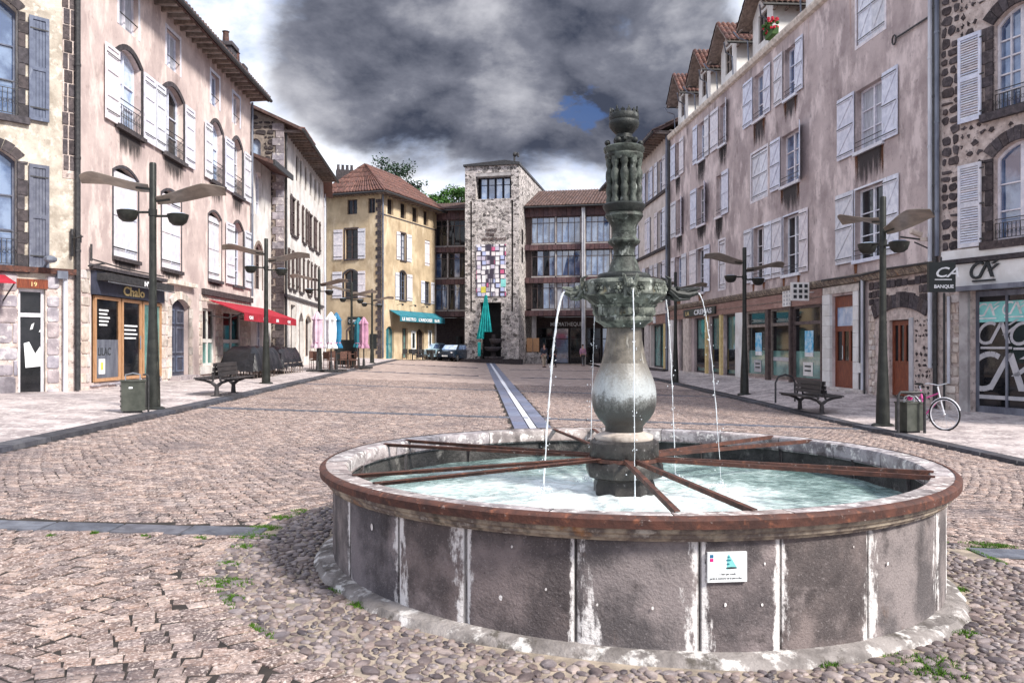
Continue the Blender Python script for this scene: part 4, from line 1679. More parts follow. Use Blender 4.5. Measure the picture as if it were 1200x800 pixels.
# ================================================================ LEFT: pink house
def pink_house():
    fr = Frame(-11.25, 21.5, -.0258, 1)
    L, H = 15.4, 12.75
    b = thing('house', 'long pink rendered house with white shutters, shop and red awning on the left', 'house', (-11.25, 21.5, 0))
    U = fr.u
    for a, c in ((138.5, 163), (194.5, 211.5), (246.5, 257.5), (272.5, 281.5)):
        window(b, fr, U(a) + .06, U(c) - .06, 10.85, 12.1, 0, .2, nx=2, nz=1, glass=R.choice(['curtain', 'glass_blue']), sur=('white_paint', .12, .012))
        MB().tube([(U(a) + .06, .02, 11.25), (U(c) - .06, .02, 11.25)], .018).build('guard_bar', 'iron', b, fr)
    rr = .3
    for i, (a, c, ls, rs_) in enumerate(((138, 165, (121, 137.5), (166.5, 179.5)), (192.3, 214.5, (180.5, 191.8), (215.3, 226)), (247.5, 260.5, (238.5, 247), (262.3, 272.2)), (273, 283.2, None, (284.5, 292.3)))):
        u0, u1 = U(a), U(c)
        window(b, fr, u0, u1, 7.95, 10.3, rr, .26, nx=2, nz=3, glass=('glass_sky', 'glass_dark')[i % 2], rail=.8)
        MB().ring(*[[(p, q) for p, q in x] for x in arch_ring(u0, u1, 7.95, 10.3 - rr, rr, .16)], -.02, .035, closed=False).build('surround', 'basalt', b, fr)
        MB().box(u0 - .2, u1 + .2, -.12, .1, 7.82, 7.945).build('sill', 'basalt', b, fr)
        stain(b, fr, u0 - .2, u1 + .2, 7.82, .8, 'soot')
        if ls:
            shutter(b, fr, U(ls[0]), U(ls[1]), 7.9, 10.0, 'panel', topcut=-.12 if 0 else 0)
        shutter(b, fr, U(rs_[0]), U(rs_[1]), 7.9, 10.0, 'panel')
    for i, (a, c) in enumerate(((133, 161.5), (189.5, 212), (244.3, 259.3), (273.5, 284.3))):
        u0, u1 = U(a), U(c)
        if i < 3:
            fr.holes.append((u0, u1, 4.15, 6.55, .22))
            m = (u0 + u1) / 2
            shutter(b, fr, u0 + .01, m - .004, 4.17, 6.6, 'plank', y=.03 if i < 2 else .1)
            shutter(b, fr, m + .004, u1 - .01, 4.17, 6.6, 'plank', y=.03 if i < 2 else .1)
            MB().prism([(u0, 6.5), (u1, 6.5), (u1, 6.8), (u0, 6.8)], .18, .2).build('backing', 'dark_hole', b, fr)
            MB().ring(*arch_ring(u0, u1, 4.15, 6.55, .22, .09), -.01, .03, closed=False).build('surround', 'basalt', b, fr)
        else:
            window(b, fr, u0, u1, 4.15, 6.8, .28, .26, nx=2, nz=4, glass='glass_dark')
            MB().ring(*arch_ring(u0, u1, 4.15, 6.52, .28, .13), -.02, .03, closed=False).build('surround', 'basalt', b, fr)
            shutter(b, fr, U(263.5), U(273), 4.12, 6.6, 'panel')
            shutter(b, fr, U(285.5), U(293.5), 4.12, 6.6, 'panel')
        MB().box(u0 - .1, u1 + .1, -.09, .1, 4.03, 4.145).build('sill', 'basalt', b, fr)
        if i < 3:
            stain(b, fr, u0 - .1, u1 + .1, 4.03, .3, 'soot')
    # ---- dark shopfront with oak frames
    s0, s1 = U(106), U(188.5)
    gb = .62
    fr.holes.append((s0 + .05, s1 - .05, gb - .02, 3.62, 0))
    fas = MB().box(s0, s1, -.12, .1, 2.98, 3.62).build('shop_fascia', 'navy', b, fr)
    MB().box(s0 + .1, s1 - .0, -.42, -.125, 3.36, 3.56).build('awning_box', 'iron', fas, fr)
    MB().box(s0 + .1, s1 + .0, -.45, -.425, 3.30, 3.335).build('awning_bar', 'chrome', fas, fr)
    MB().box(s0 - .08, s1 + .06, -.2, .02, 3.66, 3.76).build('cornice', 'basalt', b, fr)
    text('Chalo', .36, 'letter_gold', fas, fr, U(139), -.135, 3.06, sx=1.7, bold=.008)
    text('N°8', .2, 'letter_white', fas, fr, U(151), -.46, 3.36, sx=1.5, bold=.006)
    MB().box(s0 + .05, s1 - .05, .16, .2, gb, 3.0).build('shop_backing', 'navy', b, fr)
    for i, (a, c) in enumerate(((109.5, 139.5), (141.5, 164.3), (166, 187.8))):
        u0, u1 = U(a), U(c)
        w_ = MB().ring([(u0, gb), (u1, gb), (u1, 2.96), (u0, 2.96)], [(u0 + .09, gb + .09), (u1 - .09, gb + .09), (u1 - .09, 2.87), (u0 + .09, 2.87)], -.05, .02).build('door' if i == 1 else 'shop_window', 'oak', b, fr)
        MB().box(u0 + .08, u1 - .08, -.01, .005, gb + .08, 2.88).build('pane', 'glass_green' if i == 2 else 'glass_dark', w_, fr)
        if i == 0:
            MB().box(u0 + .09, u1 - .09, -.016, -.011, gb + .09, gb + 1.15).build('frosted_film', 'zinc', w_, fr)
        if i == 1:
            MB().tube([(u1 - .16, -.08, 1.5), (u1 - .16, -.08, 1.9)], .015).build('handle', 'chrome', w_, fr)
            for k in range(4):
                MB().box(u0 + .2, u1 - .35 + .1 * (k % 2), -.02, -.014, 1.8 + .12 * k, 1.85 + .12 * k).build('print', 'letter_white', w_, fr)
        if i == 0:
            MB().box(u0 + .25, u0 + .62, -.026, -.02, gb + .2, gb + .62).build('poster', 'letter_white', w_, fr)
            MB().box(u0 + .37, u0 + .50, -.03, -.027, gb + .32, gb + .52).build('print', 'yellow_paper', w_, fr)
            text('LILAC', .3, 'letter_dark', w_, fr, u0 + .2, -.022, gb + .72, sx=1., ext=.002)
            for k in range(5):
                MB().box(u0 + .28, u0 + .75 + .08 * (k % 3), -.026, -.02, 2.15 + .1 * k, 2.2 + .1 * k).build('print', 'letter_white', w_, fr)
    # stone blocks flanking and under the shop
    stones_on(fr, b, .1, s0 - .05, -.2, 3.6, 'pale_stone', 'stone_block', cw=(.3, .55), ch=(.3, .48), gap=.02, y=-.02)
    stones_on(fr, b, s0 - .05, s1, -.3, gb - .04, 'ashlar', 'stone_block', cw=(.35, .7), ch=(.25, .32), gap=.02, y=-.05)
    stones_on(fr, b, s1 + .05, U(199) - .16, -.3, 3.4, 'pale_stone', 'stone_block', cw=(.3, .5), ch=(.3, .45), gap=.02, y=-.015)
    # ---- blue-grey panelled door
    d0, d1 = U(200), U(221.5)
    zb_ = .58
    fr.holes.append((d0, d1, -.2, 2.95, .25))
    dm = MB().box(d0, d1, .18, .22, zb_, 3.15)
    dp = dm.build('door', 'navy', b, fr)
    wD = (d1 - d0) / 2
    for k in range(2):
        a = d0 + wD * k + .08
        c = d0 + wD * (k + 1) - .08
        for (za, zc) in ((.7, 1.25), (1.35, 2.25), (2.35, 2.85)):
            MB().ring([(a, za), (c, za), (c, zc), (a, zc)], [(a + .06, za + .06), (c - .06, za + .06), (c - .06, zc - .06), (a + .06, zc - .06)], .15, .179).build('panel', 'grey_paint', dp, fr)
    voussoirs(fr, b, d0, d1, 2.95, .25, .26, 7, 'pale_stone', zbot=.5, y=-.04, jw=.2)
    MB().box(d0 - .35, d1 + .35, -.2, .02, 3.66, 3.8).build('door_cornice', 'pale_stone', b, fr)
    MB().box(d0 - .1, d1 + .1, -.35, .2, .1, .575).build('doorstep', 'ashlar', b, fr)
    # ---- cafe front under the red awning
    for (a, c) in ((237.5, 252), (261.5, 283)):
        u0, u1 = U(a), U(c)
        fr.holes.append((u0, u1, .85, 3.0, 0))
        w_ = MB().ring([(u0, .85), (u1, .85), (u1, 3.), (u0, 3.)], [(u0 + .09, .94), (u1 - .09, .94), (u1 - .09, 2.92), (u0 + .09, 2.92)], .06, .14)
        w_.box(u0 + .09, u1 - .09, .065, .135, 1.72, 1.86).box((u0 + u1) / 2 - .05, (u0 + u1) / 2 + .05, .06, .13, .94, 2.92)
        w_ = w_.build('window', 'whitewall', b, fr)
        for (ua, ub) in ((u0 + .09, (u0 + u1) / 2 - .05), ((u0 + u1) / 2 + .05, u1 - .09)):
            MB().box(ua, ub, .1, .12, .94, 1.72).build('pane', 'glass_green', w_, fr)
            MB().box(ua, ub, .1, .12, 1.86, 2.92).build('pane', 'glass_dark', w_, fr)
    stones_on(fr, b, U(233), L - .05, .0, 3.5, 'pale_stone', 'stone_block', cw=(.3, .6), ch=(.25, .4), gap=.03, y=-.015, skip=[(U(237.5) - .05, U(252) + .05, .6, 3.1), (U(261.5) - .05, U(283) + .05, .6, 3.1)])
    MB().box(U(234), L, -.07, .02, .55, .83).build('plinth', 'whitewall', b, fr)
    MB().box(U(236), L, -.12, .02, 3.5, 3.72).build('beam', 'volcanic', b, fr)
    z = 3.34
    a0, a1 = U(242), U(242) + 8.3
    aw = MB().prismx([(-.1, z), (-1.4, 2.86), (-1.4, 2.82), (-.1, z - .04)], a0, a1).build('awning', 'red_cloth', b, fr)
    MB().box(a0, a1, -1.42, -1.405, 2.55, 2.85).build('valance', 'red_cloth', aw, fr)
    for k in range(4):
        text(('CAFE', 'LE REX', 'BAR', 'CAFE')[k], .18, 'letter_white', aw, fr, a0 + .6 + k * 2.0, -1.43, 2.62, sx=1.25, bold=.006)
    for u in (a0 + .1, a0 + 4, a1 - .1):
        MB().tube([(u, -.05, 2.75), (u, -.75, 2.65), (u, -1.38, 2.83)], .02).build('awning_arm', 'iron', aw, fr)
    wall(fr, L, H, 'pink', b, 9)
    plain_roof(b, fr, L, H, 9, over=.75, rise=2.4, rafters=(.55, 'timber'), gutter='iron')
    # chimneys
    for (px, w_, h_, n) in ((266, .85, 1.15, 1), (278.5, .5, .75, 1)):
        u = fr.u(px, .9)
        ch = MB().box(u - w_ / 2, u + w_ / 2, .6, 1.3, H + .1, H + .9 + h_).box(u - w_ / 2 - .08, u + w_ / 2 + .08, .52, 1.38, H + .75 + h_, H + .9 + h_ + .02).build('chimney', 'basalt', b, fr)
        MB().lathe([(.16, H + .9 + h_), (.13, H + 1.45 + h_), (.17, H + 1.5 + h_)], 8, (u, .95)).build('chimney_pot', 'tile', ch, fr)
    pipe_on(b, fr, L - .1, 3.8, 12.4, -.1, .05, 'zinc')
    MB().tube([(.5, -.08, 3.85), (.5, -.08, 4.3)], .03).tube([(.5, -.1, 3.9), (2.4, -.1, 3.82), (s1, -.1, 3.84)], .02).tube([(.3, -.1, 3.7), (1.2, -.12, 3.86)], .025).build('cable', 'iron', b, fr)
    return b, fr


def arch_ring(u0, u1, z0, zs, rise, w, n=8):
    outer, inner = [(u0 - w, z0)], [(u0 - .001, z0)]
    for i in range(n + 1):
        t = i / n
        ui = u0 + (u1 - u0) * t
        uo = u0 - w + (u1 - u0 + 2 * w) * t
        inner.append((ui, arcz(ui, u0, u1, zs, rise)))
        outer.append((uo, arcz(uo, u0 - w, u1 + w, zs + w * .55, rise + w * .4)))
    outer.append((u1 + w, z0))
    inner.append((u1 + .001, z0))
    return outer, inner


pink_b, pink_fr = pink_house()


# ================================================================ LEFT: small white house between
def small_white_house():
    fr = Frame(*(pink_fr.M @ Vector((15.42, 0, 0))).to_2d(), -.0258, 1)
    L, H = 3.4, 10.2
    b = thing('house', 'narrow white house between the pink house and the tall house with a rubble gable', 'house', (fr.ox, fr.oy, 0))
    U = fr.u
    u0, u1 = .75, 1.75
    window(b, fr, u0, u1, 7.6, 9.6, .2, .2, nx=2, nz=3, glass='curtain')
    window(b, fr, .7, 1.8, 4.2, 6.3, .3, .2, nx=2, nz=3, glass='glass_dark', frame='brown_paint')
    MB().ring(*arch_ring(.7, 1.8, 4.2, 6.0, .3, .15), -.02, .03, closed=False).build('surround', 'timber', b, fr)
    for a in (.9, 2.3):
        window(b, fr, a, a + .9, .9, 3.0, 0, .15, nx=2, nz=2, glass='glass_blue')
    wall(fr, L, H, 'whitewall', b, 8)
    MB().prismx([(-1.0, H - .35), (3, H + 1.2), (3, H + 1.05), (-1.0, H - .5)], -.05, L + .1).build('roof', 'tile_dark', b, fr)
    MB().box(-.05, L + .05, -1.08, -1.0, H - .55, H - .3).build('fascia_board', 'iron', b, fr)


small_white_house()


# ================================================================ LEFT: tall house with rubble gable
def gable_house():
    fr = Frame(-11.12, 40.4, -.0773, 1)
    L, H = 12.5, 12.3
    b = thing('house', 'tall white house with a dark rubble stone gable and brown shutters behind the awning', 'house', (-11.12, 40.4, 0))
    U = fr.u
    gf = Frame(-19.1, 40.35, 1, 0)
    topf = lambda u: H + min(u, 16 - u) / 8 * 3.4 if u < 8.0 else H
    tg = lambda u: H + (1 - abs(u - 4.) / 4.) * 3.0 if False else H + .15 + (7.98 - u) * .42 if u > 3.5 else H + .15 + 4.48 * .42 - (3.5 - u) * .42
    gf.holes.append((6.35, 6.85, 10.65, 11.5, .2))
    wall(gf, 7.98, H, 'gable_mortar', b, .3, topf=tg, name='gable')
    MB().prism(outline(6.35, 6.85, 10.65, 11.5, .2), .15, .18).build('pane', 'glass_sky', b, gf)
    stones_on(gf, b, 3.6, 7.5, 0, 14.2, 'volcanic', 'stone', cw=(.2, .55), ch=(.18, .32), gap=.07, y=-.03, chance=.93, jit=.06, round_=.4, maxn=0,
              skip=[(6.2, 7.0, 10.5, 11.9)], stuff=True, top=lambda u: tg(u) - .1)
    # dressed corner
    z = .2
    k = 0
    while z < 12.2:
        MB().box(7.98 - (.55 if k % 2 else .38), 7.99, -.045, .02, z, z + .34).build('quoin_stone', 'ashlar' if z > 6 else 'volcanic', b, gf)
        z += .36
        k += 1
    top_row = ((346.8, 350), (351.3, 354), (357.2, 360), (363, 365.5), (368.5, 371), (373.2, 375.4))
    for a, c in top_row:
        window(b, fr, U(a), U(c), 10.3, 11.7, 0, .15, nx=2, nz=2, glass='glass_dark', frame='brown_paint')
    for (a, c) in ((341.5, 347.5), (355, 357.7), (362, 367.3), (370, 373.5)):
        u0, u1 = U(a), U(c)
        window(b, fr, u0, u1, 7.3, 9.3, 0, .15, nx=2, nz=3, glass='glass_dark', frame='brown_paint', sill='basalt')
        shutter(b, fr, u0 - .42, u0 - .02, 7.3, 9.3, 'plank', 'brown_paint')
        shutter(b, fr, u1 + .02, u1 + .42, 7.3, 9.3, 'plank', 'brown_paint')
    for (a, c) in ((338.5, 341.5), (343.5, 346.5), (351, 354.6), (361, 364), (369, 372.5)):
        u0, u1 = U(a), U(c)
        window(b, fr, u0, u1, 4.5, 6.5, 0, .15, nx=2, nz=3, glass='glass_dark', frame='brown_paint', sill='basalt')
        shutter(b, fr, u0 - .36, u0 - .02, 4.5, 6.5, 'plank', 'brown_paint')
        shutter(b, fr, u1 + .02, u1 + .36, 4.5, 6.5, 'plank', 'brown_paint')
    for (a, c, zb, zt, r) in ((340.3, 345.6, 1.0, 3.7, .0), (350, 354.8, .4, 3.4, .45), (357.5, 364, 1.0, 3.3, .3), (368, 372, .9, 3.2, .3)):
        window(b, fr, U(a), U(c), zb, zt, r, .22, nx=2, nz=2, glass='glass_dark', frame='brown_paint', sur=('pale_stone', .14, .03))
    MB().box(0, L, -.1, .02, 4.0, 4.14).build('string_course', 'basalt', b, fr)
    wall(fr, L, H, 'whitewall', b, 8, sides=(0, 1))
    over = .9
    rf = MB().prismx([(-over, H - .12), (4, H + 2.1), (8.4, H - .1), (8.4, H - .25), (4, H + 1.95), (-over, H - .27)], -.35, L + .2).build('roof', 'tile_dark', b, fr)
    me = MB().box(-.05, .05, -over + .05, 0, -.12, 0).mesh('rafter', 'timber')
    for i in range(22):
        place(me, 'rafter', b, fr.M @ Matrix.Translation((i * .58, 0, H - .18)))
    MB().tube([(-.35, -over - .06, H - .22), (L + .2, -over - .06, H - .22)], .07, 8).build('gutter', 'iron', b, fr)
    pipe_on(b, fr, .12, .4, 12, -.08, .05, 'iron')
    # attic lantern showing above the roof
    dm = MB().box(8.6, 11.6, 1.2, 3.6, H, H + 1.9).build('dormer', 'timber', b, fr)
    tiles('roof_tiles', 'tile', dm, (8.0, .4, H + 1.95), (12.2, .4, H + 1.95), (12.2, 4.2, H + 2.6), (8.0, 4.2, H + 2.6), .3, fr)
    MB().prismx([(.4, H + 1.94), (4.2, H + 2.58), (4.2, H + 2.46), (.4, H + 1.82)], 8.0, 12.2).build('dormer_roof', 'tile_dark', dm, fr)
    MB().box(9.1, 9.9, 1.15, 1.19, H + .6, H + 1.6).build('pane', 'glass_sky', dm, fr)
    an = MB().tube([(3.5, 3.8, H + 1.8), (3.5, 3.8, H + 4.1)], .02).tube([(3.5, 3.2, H + 4.0), (3.5, 4.6, H + 4.1)], .014)
    for k in range(5):
        an.tube([(3.25, 3.3 + k * .3, H + 4.02), (3.75, 3.3 + k * .3, H + 4.02)], .01)
    an.build('antenna', 'iron', b, fr)
    # narrow end house
    f2 = Frame(-12.12, 53.0, -.21, .98)
    n = thing('house', 'sliver of a pale house between the gabled white house and the ochre corner house', 'house', (-12.12, 53.0, 0))
    for z in (1.2, 4.6, 7.8, 10.4):
        for u in (1.2, 3.6, 5.6):
            window(n, f2, u, u + .8, z, z + 1.5, 0, .12, nx=2, nz=2, glass='glass_dark', frame='brown_paint')
    wall(f2, 7.4, 12.6, 'palewall', n, 5)
    MB().prismx([(-.6, 12.5), (5, 13.9), (5, 13.75), (-.6, 12.35)], -.1, 7.6).build('roof', 'tile', n, f2)
    pipe_on(n, f2, 6.9, .5, 12.2, -.1, .06, 'zinc')
    pipe_on(n, f2, 5.0, .5, 12.2, -.1, .05, 'pipe_white')


gable_house()


# ================================================================ ochre corner house
def ochre_house():
    C = Vector((-10.5, 66.5))
    b = thing('house', 'ochre corner house with white shutters, tiled hip roof and teal awning', 'house', (-10.5, 66.5, 0))
    d1 = Vector((.938, -.347))
    fa = Frame(C.x - d1.x * 5.2, C.y - d1.y * 5.2, d1.x, d1.y)
    fb = Frame(C.x, C.y, .347, .938)
    H = 13.9
    U = fa.u
    for (a, c) in ((407, 418.5), (431.5, 439.5)):
        window(b, fa, U(a), U(c), 12.3, 13.5, 0, .2, nx=2, nz=1, glass='glass_dark', frame='brown_paint')
    window(b, fa, U(404.5), U(418.8), 8.65, 11.1, 0, .2, nx=2, nz=4, glass='glass_dark', frame='brown_paint', sur=('brown_paint', .12, .02), sill='basalt')
    shutter(b, fa, U(391.3), U(402), 8.65, 11.1, 'plank')
    shutter(b, fa, U(419.8), U(428.5), 8.65, 11.1, 'plank')
    window(b, fa, U(403.5), U(418.5), 5.55, 7.75, .3, .2, nx=2, nz=4, glass='glass_dark', frame='brown_paint', sur=('basalt', .14, .03), sill='basalt')
    shutter(b, fa, U(390), U(401.2), 5.5, 7.65, 'plank')
    shutter(b, fa, U(419.8), U(428.5), 5.5, 7.65, 'plank')
    sg = MB().box(U(408), U(425), -.1, .0, 3.3, 3.95).build('shop_sign', 'sign_black', b, fa)
    text('CREPERIE', .34, 'letter_white', sg, fa, U(409.5), -.115, 3.48, sx=.62)
    dw = window(b, fa, U(407.5), U(418.5), .7, 3.1, .3, .3, nx=2, nz=2, glass='glass_dark', frame='iron', sur=('brown_paint', .14, .02))
    MB().box(U(433.5), U(441.5), -.06, -.0, 1.35, 2.55).build('menu_board', 'sign_black', b, fa)
    # dark quoins at the corner
    z = .6
    k = 0
    while z < 13.2:
        MB().box(5.2 - (.5 if k % 2 else .34), 5.215, -.03, .02, z, z + .3).build('quoin_stone', 'volcanic', b, fa)
        z += .32
        k += 1
    wall(fa, 5.2, H, 'ochre', b, 3, zb=-.6, sides=(1, 0))
    Ub = fb.u
    for (a, c) in ((454, 461), (469.3, 476), (483.3, 490), (496.3, 502), (508, 511.5)):
        window(b, fb, Ub(a), Ub(c), 12.35, 13.65, 0, .25, nx=1, nz=1, glass='glass_dark', frame='brown_paint')
    MB().box(0, 10, -.03, .02, 12.15, 12.24).build('string_course', 'basalt', b, fb)
    window(b, fb, Ub(469.3), Ub(475.6), 8.8, 11.1, 0, .2, nx=2, nz=4, glass='curtain', frame='grey_paint', sur=('brown_paint', .1, .02), sill='basalt')
    shutter(b, fb, Ub(464.3), Ub(468.6), 8.8, 11.1, 'plank')
    shutter(b, fb, Ub(476.4), Ub(481.8), 8.8, 11.1, 'plank')
    fb.holes.append((Ub(498), Ub(504), 8.75, 11.05, 0))
    shutter(b, fb, Ub(498), (Ub(498) + Ub(504)) / 2, 8.78, 11.03, 'plank', y=.05)
    shutter(b, fb, (Ub(498) + Ub(504)) / 2 + .01, Ub(504), 8.78, 11.03, 'plank', y=.05)
    window(b, fb, Ub(468.3), Ub(475.6), 5.45, 7.9, .25, .2, nx=2, nz=4, glass='glass_dark', frame='grey_paint', sur=('basalt', .12, .02), sill='basalt')
    shutter(b, fb, Ub(462.8), Ub(467.4), 5.45, 7.7, 'plank')
    shutter(b, fb, Ub(476.5), Ub(482.6), 5.45, 7.7, 'plank')
    window(b, fb, Ub(497.8), Ub(503.8), 5.4, 7.35, 0, .2, nx=2, nz=3, glass='glass_dark', frame='grey_paint', sill='basalt')
    shutter(b, fb, Ub(493), Ub(497.2), 5.4, 7.35, 'plank')
    shutter(b, fb, Ub(504.6), Ub(508.6), 5.4, 7.35, 'plank')
    # cafe ground floor
    for i, (a, c, zt, gm) in enumerate(((452.2, 461.5, 3.2, 'glass_green'), (471.5, 478, 3.1, 'glass_green'), (488.3, 497, 3.1, 'glass_dark'))):
        window(b, fb, Ub(a), Ub(c), .55, zt, .3 if i != 1 else 0, .25, nx=2, nz=2, glass=gm, frame='teal_cloth' if i == 0 else 'brown_paint')
    for (a, c, zt) in ((481.5, 486.5, 2.9), (501.5, 505.5, 3.0)):
        o = MB().box(Ub(a), Ub(c), -.05, 0, 1.2, zt).build('poster_frame', 'letter_white', b, fb)
        MB().box(Ub(a) + .18, Ub(c) - .18, -.06, -.051, 1.4, zt - .2).build('poster', 'sign_black', o, fb)
    a0, a1 = Ub(456), Ub(509.5)
    aw = MB().prismx([(-.02, 4.55), (-1.0, 4.05), (-1.0, 4.0), (-.02, 4.5)], a0, a1).build('awning', 'teal_cloth', b, fb)
    MB().box(a0, a1, -1.02, -1.0, 3.6, 4.04).build('valance', 'teal_cloth', aw, fb)
    text('LE BISTRO   L\'ARDOISE   BAR', .36, 'letter_white', aw, fb, a0 + .3, -1.03, 3.68, sx=1.55, bold=.01)
    for px in (465, 480, 494):
        MB().tube([(Ub(px), 0, 5.0), (Ub(px), -.5, 5.1)], .02).ball((Ub(px), -.55, 5.02), .1, 6).build('wall_lamp', 'iron', b, fb)
    pl = MB().box(Ub(509.3), 10.0, -.14, .02, .4, 3.9).build('pilaster', 'whitewall', b, fb)
    wall(fb, 10, H, 'ochre', b, 5, zb=-.6, sides=(0, 1))
    # hip roof
    ov = .85
    d2 = Vector((.347, .938))
    def P(a, c, z):
        v = C + d1 * a + d2 * c
        return Vector((v.x, v.y, z))
    zE = H + .0
    e = [P(ov, -ov, zE), P(-5.2 - .3, -ov, zE), P(-5.2 - .3, 10 + ov, zE), P(ov, 10 + ov, zE)]
    r0, r1 = P(-3.0, 2.6, 16.9), P(-3.0, 8.5, 16.9)
    mb = MB().add(e + [r0, r1], [(0, 1, 4), (1, 2, 5, 4), (2, 3, 5), (3, 0, 4, 5), (0, 3, 2, 1)])
    rf = mb.build('roof', 'tile', b)
    tiles('roof_tiles', 'tile', rf, e[1] + Vector((0, 0, .03)), e[0] + Vector((0, 0, .03)), r0 + Vector((0.01, 0, .04)), r0 + Vector((-.01, 0, .04)), .27)
    tiles('roof_tiles', 'tile', rf, e[0] + Vector((0, 0, .03)), e[3] + Vector((0, 0, .03)), r1 + Vector((0, 0, .04)), r0 + Vector((0, 0, .04)), .27)
    for (p, q) in ((e[1], e[0]), (e[0], e[3])):
        MB().tube([p + Vector((0, 0, -.08)), q + Vector((0, 0, -.08))], .09, 8).build('gutter', 'iron', b)
    for k in range(18):
        t = k / 17
        for (p, q, dd) in ((e[1], e[0], d2), (e[0], e[3], -d1)):
            v = p.lerp(q, t)
            MB().tube([v + Vector((0, 0, -.14)), v + Vector((dd.x * .8, dd.y * .8, -.14))], .05, 4).build('rafter', 'timber', b)
    pc = P(-5.2, 1.5, 0)
    ch = MB().cbox((pc.x + .6, pc.y + 1.0, 15.6), 1.5, .7, 1.9, .3).build('chimney', 'basalt', b)
    for k in range(4):
        MB().lathe([(.15, 16.5), (.11, 16.95), (.16, 17.0)], 8, (pc.x + .05 + k * .36, pc.y + .85 + k * .1)).build('chimney_pot', 'basalt', ch)
    pipe_on(b, fb, .1, .6, 13.8, -.1, .07, 'zinc')


ochre_house()

# ================================================================ cultural centre: tower and wings
TF = Frame(-4.14, 72.98, .979, -.202)


